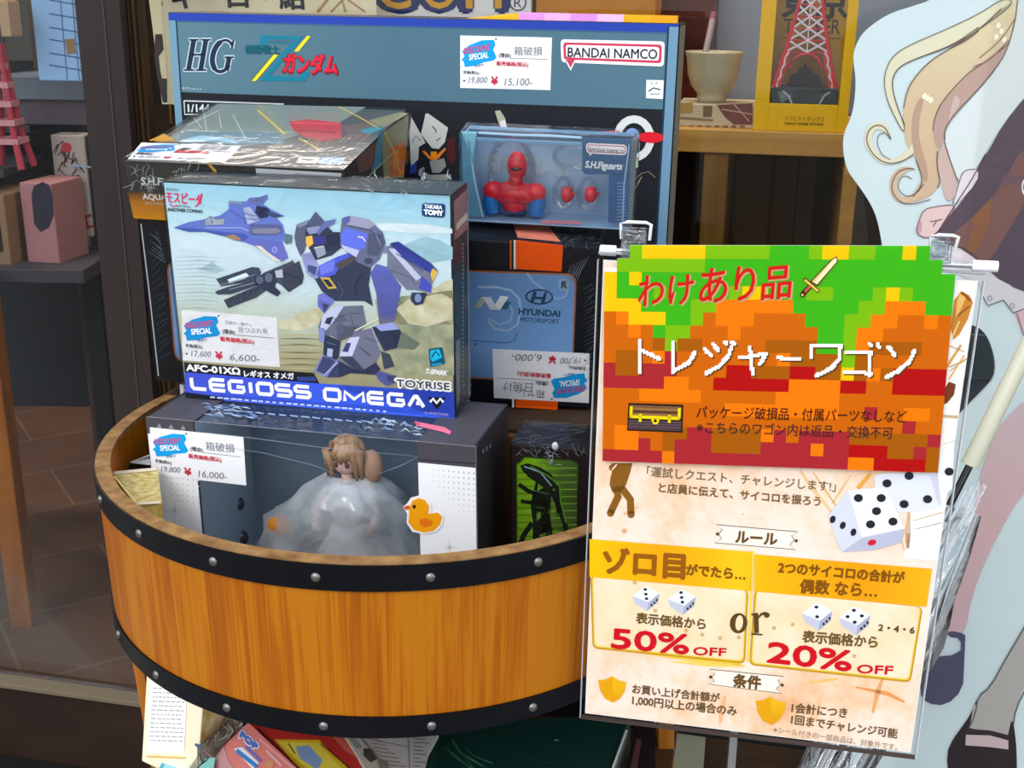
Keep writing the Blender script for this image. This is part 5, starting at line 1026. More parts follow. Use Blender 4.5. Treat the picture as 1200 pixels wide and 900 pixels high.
# ================================================================== small packs at the left of the tub
zf = .7690
def lying(name, label, cat, q, z, thick, m, group=None):
    """flat pack: top outline q cast on height z, pushed down by thick"""
    P = [atZ(x, y, z) for x, y in q]; lo = min(p.z for p in P) - thick; c_ = sum(P, Vector()) / len(P)
    t = thing(name, label, cat, (c_.x, c_.y, lo), None, group)
    MB().prism([p - Vector((c_.x, c_.y, lo)) for p in P], (0, 0, -thick), m).build('pack', t, .0008)
    return t, Face(t, (0, 0, thick), (1, 0, 0), (0, 1, 0))
gold = noise_mat('gold_foil', '#a88a3a', '#d8c47c', (120, 120, 40), .35, 4, .35, .65, .5)
t, fa_ = lying('gold_foil_pack', 'small gold foil pack with pale edges in the left side of the tub', 'pack', [(134, 554), (185, 549), (190, 590), (162, 590)], .915, .05, gold)
A = Art(fa_); A.line([(131, 555), (184, 550)], 3.5, '#e0cdb0', 1).line([(158, 591), (188, 589)], 3, '#d8c8a8', 1).line([(134, 558), (160, 590)], 3, '#e2d078', 1); A.build('foil_edge')
MB().box((-.02, -.012, -.062), (.025, .02, -.001), M('#3a3228', .6)).build('inner_tray', t)
t, fa_ = lying('patterned_pack', 'small dark patterned pack at the bottom left of the tub below the gold pack', 'pack', [(160, 592), (184, 592), (190, 618), (172, 606)], .862, .035, noise_mat('patterned_pack', '#2c2a2c', '#b0a8a0', (260, 260, 260), .4, 2, .45, .6))
t, fa_ = lying('white_flyer', 'folded white printed flyer poking out above the gold pack in the tub', 'paper', [(152, 541), (178, 531), (192, 531), (192, 546)], .905, .002, M('#c9c6c0', .6))
A = Art(fa_); 
for i in range(5): A.line([(162 + i * 4, 540 - i), (178 + i * 3, 534 + i)], .8, '#8a8680', 1)
A.build('printed_lines')
t, fa_ = lying('black_pack', 'black pack behind the gold pack in the tub', 'pack', [(152, 543), (190, 546), (190, 552), (150, 549)], .90, .010, M('#14120f', .5))

# ================================================================== RULES POSTER on its stand
PW, PH = .2927, .4317
t = carton('rules_poster', 'parchment coloured sale rules poster in a clear sleeve, in front of the tub', 'poster', (.072, .9668, .7634), (.48, .3, -10.5), None)
parch = None
def parchment():
    m, tt_, b = nodes('parchment_print'); tc = tt_.nodes.new('ShaderNodeTexCoord')
    n = tt_.nodes.new('ShaderNodeTexNoise'); n.inputs['Scale'].default_value = 9; n.inputs['Detail'].default_value = 7; n.inputs['Roughness'].default_value = .65
    n2 = tt_.nodes.new('ShaderNodeTexNoise'); n2.inputs['Scale'].default_value = 120; n2.inputs['Detail'].default_value = 3
    tt_.links.new(tc.outputs['Object'], n.inputs['Vector']); tt_.links.new(tc.outputs['Object'], n2.inputs['Vector'])
    a = tt_.nodes.new('ShaderNodeMath'); a.operation = 'MULTIPLY_ADD'; a.inputs[1].default_value = .18; tt_.links.new(n2.outputs['Fac'], a.inputs[0]); tt_.links.new(n.outputs['Fac'], a.inputs[2])
    r = ramp(tt_, [(.40, '#faece2'), (.56, '#fae0cc'), (.66, '#f5d0ae'), (.82, '#e8ae7c')], a.outputs[0]); tt_.links.new(r.outputs[0], b.inputs['Base Color']); b.inputs['Roughness'].default_value = .4; b.inputs['Specular IOR Level'].default_value = .15
    return m
parch = parchment()
MB().box((0, 0, 0), (PW, .0012, PH), M('#f4efe8', .4)).build('sheet', t)
PF = face_of(t, PW, .0012, PH, 'front'); A = Art(PF, .0003, .4, .14)
A.uvpoly([(.001, .001), (PW - .001, .001), (PW - .001, PH - .001), (.001, PH - .001)], parch, 0)
A.uvpoly([(PW - .028, PH * .44), (PW - .001, PH * .44), (PW - .001, PH - .001), (PW - .028, PH - .001)], '#f6f0ea', 1)
P5 = lambda p: Z(900, 620, .25, p); P7 = lambda p: Z(680, 620, .25, p); P4 = lambda p: Z(900, 420, .25, p); P6 = lambda p: Z(680, 420, .25, p)
br = '#7a5c34'; br2 = '#6a5230'
# stains, rope strokes
for pts, w, c_ in ((P4([(150, 520), (200, 600), (300, 720)]), 5, '#ecc890'), (P4([(210, 530), (270, 620), (320, 690)]), 3, '#e2b878'), (P4([(390, 545), (340, 620), (300, 680)]), 3, '#e6c088'), (P4([(480, 540), (420, 610)]), 11, '#eaa84a'), (P4([(660, 720), (655, 820), (655, 890)]), 7, '#e8b070'), (P4([(680, 760), (820, 720)]), 2, '#d8b078'), (P4([(690, 800), (810, 770)]), 2, '#d8b078'), (P4([(615, 820), (640, 900)]), 1.4, '#c08a58'), (P5([(540, 690), (515, 760), (490, 860)]), 6, '#e8a468'), (P5([(410, 740), (560, 770), (640, 810)]), 5, '#e89a58'), (P5([(190, 720), (330, 700)]), 5, '#f0c060'), (P5([(250, 760), (230, 860), (200, 900)]), 10, '#f2c49a'), (Z(680, 675, .25, [(680, 560), (665, 620), (655, 690)]), 7, '#f0b888'), (P4([(850, 40), (920, 10)]), 4, '#e0b068'), (P4([(820, 270), (890, 275)]), 8, '#f0d0a0'), (P4([(820, 400), (880, 385)]), 1.2, '#b8a890'), (P4([(850, 60), (930, 0)]), 3, '#d89a40')):
    A.line(pts, [w * .4] + [w] * (len(pts) - 2) + [w * .5], c_, 1)
A.poly([(1118, 352), (1126, 341), (1136, 346), (1140, 354), (1134, 374), (1124, 392), (1117, 398), (1114, 385)], '#c88430', 2).poly([(1124, 344), (1132, 348), (1126, 362), (1120, 372), (1121, 354)], '#eab868', 3).line([(1122, 370), (1136, 358)], 1.6, '#8a5a1a', 4).line([(1127, 342), (1137, 352)], 2.4, '#8a4a10', 4).line([(1116, 394), (1124, 376)], 2, '#f2cc80', 4)
A.line([(1108, 432), (1126, 404)], 3, '#d8a050', 2).line([(1112, 444), (1130, 416)], 2, '#e0b060', 2).line([(1110, 404), (1130, 412)], 1.4, '#c8b090', 2)
A.poly([(1105, 458), (1112, 447), (1120, 450), (1118, 462), (1110, 472), (1103, 475)], '#7a3a1c', 2)
for i in range(40): x, y = random.uniform(694, 1060), random.uniform(560, 860); A.ell((x, y), random.uniform(.6, 1.6), random.uniform(.5, 1.3), random.choice(['#eac8a0', '#e0b488', '#f0d4b0']), 1, n=7)
# walking pictogram
wb = '#8a5a18'
A.poly(P6([(150, 525), (135, 520), (135, 505), (150, 490), (245, 490), (235, 530), (215, 590), (190, 625), (150, 625), (138, 590), (142, 560)]), wb, 2)
A.line(P6([(190, 600), (235, 660), (238, 728)]), 8.5, wb, 2).line(P6([(165, 600), (178, 645), (142, 722)]), 8.5, wb, 2).ell(P6([(238, 730)])[0], 4.3, 4.3, wb, 2).ell(P6([(142, 724)])[0], 4.3, 4.3, wb, 2).line(P6([(172, 495), (150, 520)]), 1.6, '#f8ead8', 3).ell(P6([(210, 725)])[0], 2, 2, '#e8b888', 1).ell(P6([(207, 808)])[0], 3, 3, '#e2a878', 1)
A.text('「運試しクエスト、チャレンジします!」', (758, 557), (979, 575), '#7a6444', 2, bold=.015).text('と店員に伝えて、サイコロを振ろう', (772, 575.5), (961, 592), br, 2, bold=.03)
def ribbon(q, l, txt, t0, t1):
    B = quad(q)
    A.poly([B(0, 0), B(.10, .0), B(1, 0), B(.93, .25), B(.97, .5), B(.92, .75), B(1, 1), B(0, 1), B(.08, .75), B(.04, .5), B(.08, .25)], '#6a5a44', 2)
    A.poly([B(.012, .04), B(.988, .04), B(.92, .25), B(.96, .5), B(.91, .75), B(.988, .96), B(.012, .96), B(.09, .75), B(.05, .5), B(.09, .25)], '#fbeee0', 3)
    for s_ in (.03, .99): c_ = B(s_, .5); A.poly([(c_[0] - 2.4, c_[1]), (c_[0], c_[1] - 2.4), (c_[0] + 2.4, c_[1]), (c_[0], c_[1] + 2.4)], '#5a4430', 4)
    A.text(txt, t0, t1, '#6a4c20', 4, bold=.045)
ribbon([(839, 614), (935.5, 622.5), (932.5, 644), (837, 636)], 0, 'ルール', (862, 634.5), (910, 637.5))
ribbon([(831, 783.5), (919, 792), (916, 812.5), (829.5, 801.5)], 0, '条件', (859, 803), (891, 806))
# panels
hg = grad_mat('gold_header', 'X', 0, PW, [(0, '#f6c200'), (.2, '#f2a808'), (.33, '#f4b40a'), (.44, '#f8c61a'), (.52, '#f2b60a'), (.8, '#f0a00a'), (1, '#f2b414')], 0, 0, .35)
cream = noise_mat('pale_panel_print', '#fae8cc', '#f2d4a4', (30, 30, 30), .35, 5, .3, .75)
gold_ = '#c8961a'
for q in ([(692, 674), (877, 691), (873, 777.5), (694.5, 759.5)], [(884, 691), (1081.5, 711), (1067, 799.5), (878, 779)]):
    A.rrect(q, 7, gold_, 2); B = quad(q); A.rrect([B(.010, .0), B(.990, .0), B(.990, .974), B(.010, .974)], 6, '#f0d050', 3); A.rrect([B(.018, .0), B(.982, .0), B(.982, .955), B(.018, .955)], 6, cream, 4)
A.line([(786, 775), (826, 778), (872, 780)], [1, 5, 3], '#f6d060', 1).line([(742, 763), (800, 772), (868, 778)], [1, 3, 2], '#f2c840', 1).line([(882, 645), (880, 700), (876, 775)], 2.5, '#f8d840', 5)
A.poly([(691, 631), (881, 646), (880, 692), (691, 675.5)], hg, 5).poly([(884, 649), (1092, 666), (1085.5, 710.5), (884, 692.5)], hg, 5)
A.text('ゾロ目', (707, 668.5), (801.5, 675), '#9a5a08', 6, sy=.92, bold=.05).text('がでたら…', (804, 672), (873, 678), '#8a5410', 6, bold=.05)
A.text('2つのサイコロの合計が', (912, 669.5), (1059, 682), '#8a5008', 6, sy=1.05, bold=.05).text('偶数 なら…', (937, 692.5), (1027, 698), '#8a5008', 6, bold=.04)
def die(c, s_, pips, z=5):
    x, y = c; w = s_ / 2
    top = [(x - w, y - .12 * w), (x - .02 * w, y - .85 * w), (x + w, y - .3 * w), (x + .2 * w, y + .35 * w)]
    A.poly([(x - w, y - .12 * w), (x + .2 * w, y + .35 * w), (x + .08 * w, y + w), (x - .8 * w, y + .42 * w)], '#c6c8d8', z).poly([(x + .2 * w, y + .35 * w), (x + w, y - .3 * w), (x + .88 * w, y + .35 * w), (x + .08 * w, y + w)], '#aaacc4', z).poly(top, '#eceef6', z)
    for a, b in pips: A.ell((x + a * w, y + b * w), .13 * w, .10 * w, '#22242c', z + 1, n=10)
    for a, b in ((.42, .55), (.62, .38), (.8, .18)): A.ell((x + a * w, y + b * w), .08 * w, .10 * w, '#2a2c3a', z + 1, n=8)
P3 = ((-.05, -.6), (0, -.25), (.05, .08))
die((757, 699.5), 32, P3); die((799, 703.5), 33, P3); die((957.5, 720.5), 36, ((-.05, -.55), (0, .08))); die((1001.5, 725.5), 37, ((-.05, -.6), (.45, -.25), (-.45, -.2), (0, .15)))
A.text('表示価格から', (745.5, 728.5), (826.5, 736), '#6e5226', 6, bold=.035).text('表示価格から', (940, 750.5), (1027.5, 757.5), '#6e5226', 6, bold=.035)
rd = '#cf0e1c'
A.text('50%', (717, 758), (806.5, 765.5), rd, 6, h=23, bold=.035).text('OFF', (812.5, 766.5), (850.5, 768), rd, 6, h=9.5, bold=.035)
A.text('20%', (899, 774.5), (996.5, 785.5), rd, 6, h=24, bold=.035).text('OFF', (1004, 787.5), (1045.5, 789.5), rd, 6, h=10, bold=.035)
A.text('2・4・6', (1029, 738), (1071, 741.5), '#5a4824', 6, h=7.5, bold=.04)
# "or" in a roman face
oc = '#5a4218'
A.ell((865.5, 729.5), 10.2, 12, oc, 6, 8).ell((866.3, 729), 4.4, 9, cream, 7, 8)
A.line([(886, 719), (886.5, 741)], 5.6, oc, 6).line([(880.5, 719.5), (888, 718)], 2, oc, 6).line([(880.5, 742), (893.5, 743)], 2, oc, 6).line([(888, 724), (892, 719), (898, 717.5)], [1.4, 3, 3.6], oc, 6).ell((898.5, 720), 3.4, 3.2, oc, 6)
for px_, py_ in ((744, 682), (768, 715), (804, 738), (823, 743), (844, 747), (866, 746), (907, 735), (929, 731), (1001, 768)): A.ell((px_, py_), 2.6, 2.4, '#d8ae78', 5.5, n=8)
sg = grad_mat('gold_shield', 'Z', .0, .07, [(0, '#d89008'), (.6, '#f0b818'), (1, '#f6d030')], 40, .3, .3)
for cx_, cy_, s_ in ((717.5, 807.5, 1), (903, 832.5, 1.07)):
    A.poly([(cx_ + a * s_, cy_ + b * s_) for a, b in ((-16.5, -11), (-8, -11.5), (0, -15.5), (8, -10.5), (16.5, -8.5), (15, 2), (9, 11), (1, 15.5), (-8, 11), (-14, 2))], sg, 2).poly([(cx_ + a * s_, cy_ + b * s_) for a, b in ((0, -15), (1, 15), (-7, 10.5), (-13.5, 2), (-16, -10.5), (-8, -11))], '#e6a40c', 3)
A.text('お買い上げ合計額が', (741, 811), (843, 822), br2, 2, bold=.03).text('1,000円以上の場合のみ', (741, 824.5), (863, 837.5), br2, 2, bold=.03)
A.text('1会計につき', (927.5, 833.5), (992, 840), br2, 2, bold=.03).text('1回までチャレンジ可能', (927, 847), (1051, 864), br2, 2, bold=.03)
A.text('※シール付きの一部商品は、対象外です。', (906, 857.5), (1051, 878.5), '#a08a78', 2, bold=.01)
# big dice picture
def pip(x, y, r_=5.4): A.ell((x, y), r_, r_ * .88, '#25262c', 6, n=14)
A.poly(P4([(760, 545), (830, 430), (872, 430), (862, 610), (810, 650)]), '#f4f4fa', 2).poly(P4([(500, 545), (560, 535), (795, 540), (812, 690), (720, 712), (620, 722), (500, 600)]), '#e4e6f2', 3).poly(P4([(760, 545), (795, 540), (812, 690), (790, 660)]), '#cfd2e2', 4)
for p in P4([(557, 583), (660, 548), (637, 680), (747, 657)]): pip(*p)
pip(*P4([(848, 528)])[0])
A.poly(P4([(375, 615), (550, 602), (640, 795), (440, 838)]), '#eef0fa', 5).poly(P4([(375, 615), (440, 838), (345, 905), (320, 850), (283, 735)]), '#d8dae8', 5).poly(P4([(440, 838), (640, 795), (625, 860), (500, 895), (345, 905)]), '#bcbed2', 5)
for p in P4([(423, 652), (530, 652), (508, 713), (480, 775), (585, 762)]): pip(*p)
for p in P4([(303, 752), (350, 780), (400, 812)]): A.ell(p, 3.4, 4.6, '#25262c', 6, 20, n=12)
A.ell(P4([(487, 860)])[0], 5.2, 3.4, '#d0203c', 6, -18)
A.build('printed_rules')
mb = MB(); e = .004
mb.add([(-e, -.003, -e), (PW + e, -.003, -e), (PW + e, -.003, PH + .006), (-e, -.003, PH + .006)], [(0, 1, 2, 3)], film_mat('clear_sleeve', .0, .22, 6, .25, .12)).build('clear_sleeve', t, fix=False)
mb = MB(); gy = M('#5f6266', .3)
mb.box((-e - .0006, -.003, -e - .0006), (PW + e, .003, -e + .0004), M('#4a3c38', .4)).box((-e - .0006, -.003, -e), (-e + .0002, .003, PH), M('#b4b8bc', .3)).box((PW + e - .0002, -.003, -e), (PW + e + .0005, .003, PH), M('#d4d8dc', .3)).box((-e, -.003, PH + .0055), (PW + e, .003, PH + .0068), M('#9a9ea0', .3)).build('sleeve_edge', t)

# ------------------------------------------------------------------ pixel-art header sheet over the top of it
t = carton('pixel_header_sheet', 'green, yellow, orange and red pixel-art sheet clipped over the top of the rules poster', 'poster', (.072, .9668, .7634), (.48, .3, -10.5), None)
HFc = Face(t, (0, -.0045, 0), (1, 0, 0), (0, 0, 1))
c4 = [HFc.uv(*p) for p in ((709, 287), (1122.5, 288), (1099, 554), (706, 540))]
CC = {'g': '#3cae14', 'l': '#7ab608', 'y': '#f0c000', 'o': '#ff7800', 'd': '#cc6200', 'b': '#a65800', 'r': '#a8262c', 'R': '#b00a08'}
rows = ['..lyyyyylllllggglyyllggyg..', '.lllllllgggggggggggggggggg.', 'ygy' + 'g' * 24, 'yggglgggggl' + 'yy' + 'ggg' + 'll' + 'ggg' + 'lyl' + 'ggg', 'yyygggg' + 'll' + 'oooooo' + 'ggggg' + 'll' + 'ooo' + 'gg',
        'doyyy' + 'gg' + 'l' + 'd' + 'ooo' + 'dddd' + 'ggg' + 'll' + 'oo' + 'dd' + 'o' + 'd', 'ddod' + 'g' + 'll' + 'ddd' + 'o' + 'dddddd' + 'gg' + 'l' + 'oo' + 'ddddd', 'dddd' + 'b' + 'l' + 'bb' + 'ddddd' + 'bbbb' + 'gg' + 'l' + 'o' + 'bbbb' + 'dd',
        'dbbdor' + 'd' * 8 + 'o' + 'bbbb' + 'l' + 'b' + 'dddddd', 'rbbrrrddddRRbbbRRbbybobRRRR', 'rrrrroodd' + 'RRRRRR' + 'oooo' + 'RR' + 'dd' + 'RRRR', 'dddooooo' + 'dddddd' + 'ooooo' + 'd' * 8, 'd' * 10 + 'o' * 9 + 'dd' + 'r' + 'dd' + 'oo' + 'd',
        'd' * 24 + 'r' + 'dd', 'doodd' + 'bb' + 'rr' + 'bbbb' + 'o' + 'r' + 'd' + 'rrrr' + 'bbbbbb' + 'r', 'doordbrrrbbbbrrrrorrRRRbb' + 'rb', 'rrrrro' + 'r' * 14 + 'oo' + 'RRRR' + 'b']
B = quad([(a, b) for a, b in c4]); NR, NC = len(rows), 27
mb = MB(); vs = []
outline = []
def cp(i, j): a, b = B(i / NC, j / NR); return (a, b)
pl = [cp(1, 1), cp(1, 1)]
card = [cp(2, 0), cp(25, 0), cp(25, 1), cp(26, 1), cp(26, 2), cp(27, 2), cp(27, 17), cp(0, 17), cp(0, 1.7), cp(1, 1.7), cp(1, 1), cp(2, 1)]
MB().prism([HFc.P(a, b, -.0004) for a, b in card], HFc.n * .0006, M('#efe9e2', .45)).build('sheet', t)
A = Art(HFc, .0004, .45, .08)
for j, row in enumerate(rows):
    assert len(row) == 27, (j, len(row))
    i = 0
    while i < 27:
        k_ = i
        while k_ < 27 and row[k_] == row[i]: k_ += 1
        if row[i] != '.':
            A.uvpoly([cp(i, j), cp(k_, j), cp(k_, j + 1), cp(i, j + 1)], CC[row[i]], 0)
        i = k_
# わけあり品
for dx, dy, c_, b_, z in ((1.3, 1, '#c8a070', .035, 2), (0, 0, '#cc1c10', .014, 3)):
    for ch, x0, y0, x1, y1, s_ in (('わ', 747.5, 357, 777, 355, 1.25), ('け', 783, 355.5, 811.5, 352.5, 1.15), ('あ', 819, 353, 851, 351, 1.2), ('り', 860, 350, 883, 348.5, 1.2), ('品', 892, 348, 926, 345, 1.08)):
        A.text(ch, (x0 + dx, y0 + dy), (x1 + dx, y1 + dy), c_, z, sy=s_, bold=b_)
# トレジャーワゴン in chunky pixels
st = [[(748, 397), (748, 434)], [(752, 410), (772, 419)], [(787, 400), (787, 434), (797, 429), (806, 424), (813, 412)], [(824, 407), (832, 415)], [(834, 401), (841, 409)], [(848, 399), (851, 402)], [(857, 399), (859, 402)], [(856, 406), (853, 415), (842, 428), (826, 436)], [(866, 418), (897, 413), (889, 426)], [(878, 405), (881, 437)], [(911, 418), (936, 420)], [(950, 417), (950, 404), (984, 404), (982, 420), (972, 431), (955, 439)], [(990, 411), (1019, 411), (1018, 438)], [(989, 435), (1019, 436)], [(1018, 402), (1020, 404)], [(1027, 402), (1029, 405)], [(1040, 405), (1048, 415)], [(1070, 410), (1065, 422), (1052, 433), (1037, 441)]]
cells = set(); g_ = 1.95
for s_ in st:
    for a, b in zip(s_, s_[1:]):
        L_ = max(1, int(math.hypot(b[0] - a[0], b[1] - a[1])))
        for q in range(L_ + 1):
            x, y = a[0] + (b[0] - a[0]) * q / L_, a[1] + (b[1] - a[1]) * q / L_
            ci, cj = round(x / g_), round(y / g_)
            cells.update(((ci, cj), (ci + 1, cj), (ci, cj + 1), (ci + 1, cj + 1)))
byrow = {}
for ci, cj in cells: byrow.setdefault(cj, []).append(ci)
for cj, xs in byrow.items():
    xs = sorted(xs); s0 = xs[0]; pr = xs[0]
    for x in xs[1:] + [None]:
        if x is None or x != pr + 1:
            for d_, c_, z in ((1.6, '#5a3410', 2), (0, '#fdf6ea', 3)):
                A.poly([((s0 - .5) * g_ + d_, (cj - .5) * g_ + d_), ((pr + .5) * g_ + d_, (cj - .5) * g_ + d_), ((pr + .5) * g_ + d_, (cj + .5) * g_ + d_), ((s0 - .5) * g_ + d_, (cj + .5) * g_ + d_)], c_, z)
            s0 = x
        pr = x
# sword
kz = lambda p: Z(900, 220, .25, p)
A.poly(kz([(296, 335), (322, 320), (328, 345), (232, 462), (196, 440)]), '#5a3a20', 2).poly(kz([(300, 338), (320, 326), (322, 345), (230, 452), (206, 438)]), '#fae8b8', 3).poly(kz([(300, 338), (308, 332), (216, 445), (206, 438)]), '#e8c880', 4)
A.line(kz([(168, 424), (238, 486)]), 4.4, '#5a3a20', 4).line(kz([(172, 430), (234, 483)]), 2.4, '#f0c85a', 5).line(kz([(205, 452), (160, 500)]), 6, '#4a1a10', 3).line(kz([(200, 456), (172, 487)]), 3.2, '#c05a48', 5).ell(kz([(161, 500)])[0], 2.8, 2.8, '#4a1a18', 5).ell(kz([(161, 500)])[0], 1.3, 1.3, '#f0c8a0', 6)
# treasure chest
kc = lambda p: Z(700, 415, .18333, p)
A.poly(kc([(200, 310), (550, 322), (545, 500), (190, 487)]), '#2a1a14', 2).poly(kc([(210, 322), (540, 334), (536, 405), (206, 395)]), '#7a5638', 3)
for i in range(3): A.line(kc([(232, 345 + i * 18), (520, 355 + i * 18)]), 1.4, '#3a2418' if i % 2 else '#a8763c', 4)
A.poly(kc([(203, 418), (538, 430), (535, 488), (199, 476)]), '#5f4a4c', 3)
for i in range(3): A.line(kc([(205, 432 + i * 18), (535, 443 + i * 18)]), 1.1, '#3c2c30', 4)
yl = '#f2d808'
A.line(kc([(218, 330), (215, 402)]), 3.4, yl, 5).line(kc([(525, 342), (522, 412)]), 3.4, yl, 5).line(kc([(212, 396), (526, 408)]), 3.6, yl, 5).line(kc([(276, 378), (274, 430)]), 3.2, yl, 5).line(kc([(462, 386), (460, 436)]), 3.2, yl, 5).poly(kc([(340, 405), (402, 408), (385, 445), (358, 445)]), yl, 5).ell(kc([(371, 423)])[0], 2, 2, '#3a2410', 6, n=8)
A.text('パッケージ破損品・付属パーツなしなど', (816, 488.5), (1062, 494), '#3a1c08', 2, sy=1.15, bold=.012)
A.text('※こちらのワゴン内は返品・交換不可', (816, 506), (1046, 513), '#3c2026', 2, sy=1.1, bold=.008)
A.build('printed_pixels')
mb = MB(); mb.add([HFc.P(*cp(0, 1.6), .003), HFc.P(*cp(0, 17.1), .003), HFc.P(*cp(27, 17.1), .003), HFc.P(*cp(27, 0), .003), HFc.P(*cp(1, 0), .003)], [(0, 1, 2, 3, 4)], film_mat('header_sleeve', .0, .16, 7, .5, .16)); mb.build('clear_sleeve', t, fix=False)

# ------------------------------------------------------------------ rod, clips, pole
prm = PF.mw
RF = Face(t, (0, .0068, 0), (1, 0, 0), (0, 0, 1))
rp = lambda px, py, h=0: prm @ Vector(RF.P(*RF.uv(px, py), h))
st_ = rp(890, 302); stand = thing('poster_stand', 'slim chrome poster stand with a white-capped cross rod behind the pixel sheet', 'stand', (st_.x, st_.y + .02, 0))
inv = stand.matrix_world.inverted(); chrome = M('#c8ccd0', .18, .5, .95); capm = M('#f4f4f6', .35)
L0, L1 = inv @ rp(716, 293.5), inv @ rp(1146, 311.5)
MB().tube([L0, L1], .0022, chrome, 16).build('cross_rod', stand, smooth='auto')
for a, b in ((rp(703, 293), rp(722, 294)), (rp(1139, 311), rp(1169, 312.5))): MB().tube([inv @ a, (inv @ a).lerp(inv @ b, .06), inv @ b], [.0038, .0044, .0044], capm, 18).build('end_cap', stand, smooth='auto')
mid = L0.lerp(L1, .36); foot = atP(865, 880, PF.W + PF.wn * -.012, PF.wn); fx = (inv @ foot).x
MB().tube([(fx, .012, .02), (fx, .012, mid.z)], .0042, chrome, 18).tube([(fx, .012, mid.z), (fx, -.0, mid.z)], .003, chrome, 12).build('pole', stand, smooth='auto')
MB().lathe([(0, 0), (.13, 0), (.13, .01), (.11, .016), (.012, .022), (0, .022)], M('#d8d8d8', .3, .5, .4), 40, (fx, .012, 0)).build('base', stand, smooth='auto')
CLIP = film_mat('clear_clip_plastic', .10, .9, 60, .9, .1, tint=(.9, .92, .94, 1))
for nm, (px0, px1, py0, py1), lb in (('l', (724, 760, 259, 304), 'clear plastic clip on the rod at the left end of the pixel sheet'), ('r', (1084, 1115, 274, 306), 'clear plastic clip on the rod at the right end of the pixel sheet')):
    o0 = rp((px0 + px1) / 2, py1); c_ = thing('clear_clip', lb, 'clip', o0, (0, 0, R(-10.5)), 'clear clips holding the poster')
    w_ = (rp(px1, py1) - rp(px0, py1)).length * .78; h_ = (rp(px0, py0) - rp(px0, py1)).length
    for y_ in (-.009, .0045): MB().box((-w_ / 2, y_, -.0), (w_ / 2, y_ + .003, h_ * .8), CLIP).box((-w_ / 2 + .002, y_ - .001, h_ * .1), (w_ / 2 - .002, y_, h_ * .3), CLIP).box((-w_ / 2 + .003, y_ - .001, h_ * .5), (w_ / 2 - .003, y_, h_ * .7), CLIP).build('jaw', c_, .001)
    MB().tube([(-w_ / 2, -.004, h_ * .55), (-w_ / 2 - .001, -.006, h_ * .95), (-w_ / 2 + .004, -.006, h_), (w_ / 2, -.006, h_), (w_ / 2 + .004, -.006, h_ * .95), (w_ / 2 + .003, -.004, h_ * .55)], .0014, M('#e4e8ea', .15, .6), 10).build('spring', c_, smooth='auto')

# ================================================================== STANDEE, right
SP = P0 + CN * .11
def onB(px, py): return atP(px, py, SP, CN)
K1 = lambda p: Z(960, 0, .33333, p); K2 = lambda p: Z(1040, 180, .2444, p); K3 = lambda p: Z(1040, 400, .27778, p); K4 = lambda p: Z(1030, 640, .28889, p)
def smooth_poly(p, it=2, closed=True):
    for _ in range(it):
        q = []; n = len(p)
        for i in range(n if closed else n - 1):
            a, b = p[i], p[(i + 1) % n]; q += [(a[0] * .75 + b[0] * .25, a[1] * .75 + b[1] * .25), (a[0] * .25 + b[0] * .75, a[1] * .25 + b[1] * .75)]
        p = q if closed else [p[0]] + q + [p[-1]]
    return p
edge = smooth_poly(K1([(560, -120), (400, 0), (330, 22), (250, 47), (190, 85), (148, 122), (121, 180), (121, 225), (129, 275), (126, 350), (113, 415), (95, 450), (83, 490), (86, 550), (100, 602), (130, 642), (166, 692), (195, 745), (211, 800), (221, 862)]) + [(1040, 330), (1042, 480), (1020, 640), (1008, 760), (1000, 860)], 2, False)
bl_ = SP + CU * ((onB(1003, 880) - SP).dot(CU)); 
so = onB(1110, 880); so.z = 0
sd = thing('character_standee', 'cut-out cardboard standee of a girl with pale curls and dark skirt, far right', 'standee', so, (0, 0, YA))
iv = sd.matrix_world.inverted()
pts3 = [iv @ onB(*p) for p in edge] + [Vector(((iv @ onB(1000, 880)).x, 0, .0)), Vector(((iv @ onB(1200, 880)).x + .25, 0, 0)), Vector(((iv @ onB(1200, 400)).x + .28, 0, 1.2)), Vector(((iv @ onB(1200, 100)).x + .18, 0, 1.62))]
hole = [iv @ onB(*p) for p in smooth_poly([(1060, 400), (1100, 384), (1130, 379), (1147, 383), (1157, 394), (1164, 412), (1167, 430), (1164, 446), (1150, 461), (1134, 477), (1120, 492), (1090, 500), (1060, 460)], 2)]
MB().prism(pts3, (0, .007, 0), noise_mat('pale_board', '#c2d2d3', '#cad8d8', (3, 3, 3), .55, 3), [hole]).build('board', sd)
MB().box((.0, .007, 0), (.012, .2, .5), M('#d8d4cc', .7)).build('rear_strut', sd)
SF = Face(sd, (0, 0, 0), (1, 0, 0), (0, 0, 1)); A = Art(SF, .0005, .5, .14)
ol = '#6a564c'
hairp = grad_mat('pale_hair_print', 'Z', 1.13, 1.42, [(0, '#c4a48a'), (.3, '#c8ae8c'), (.6, '#cbb695'), (1, '#d6cda4')], 0, 0, .5)
def outl(p, w=1.1, c=ol, z=9, closed=True): A.line(list(p) + ([p[0]] if closed else []), w, c, z)
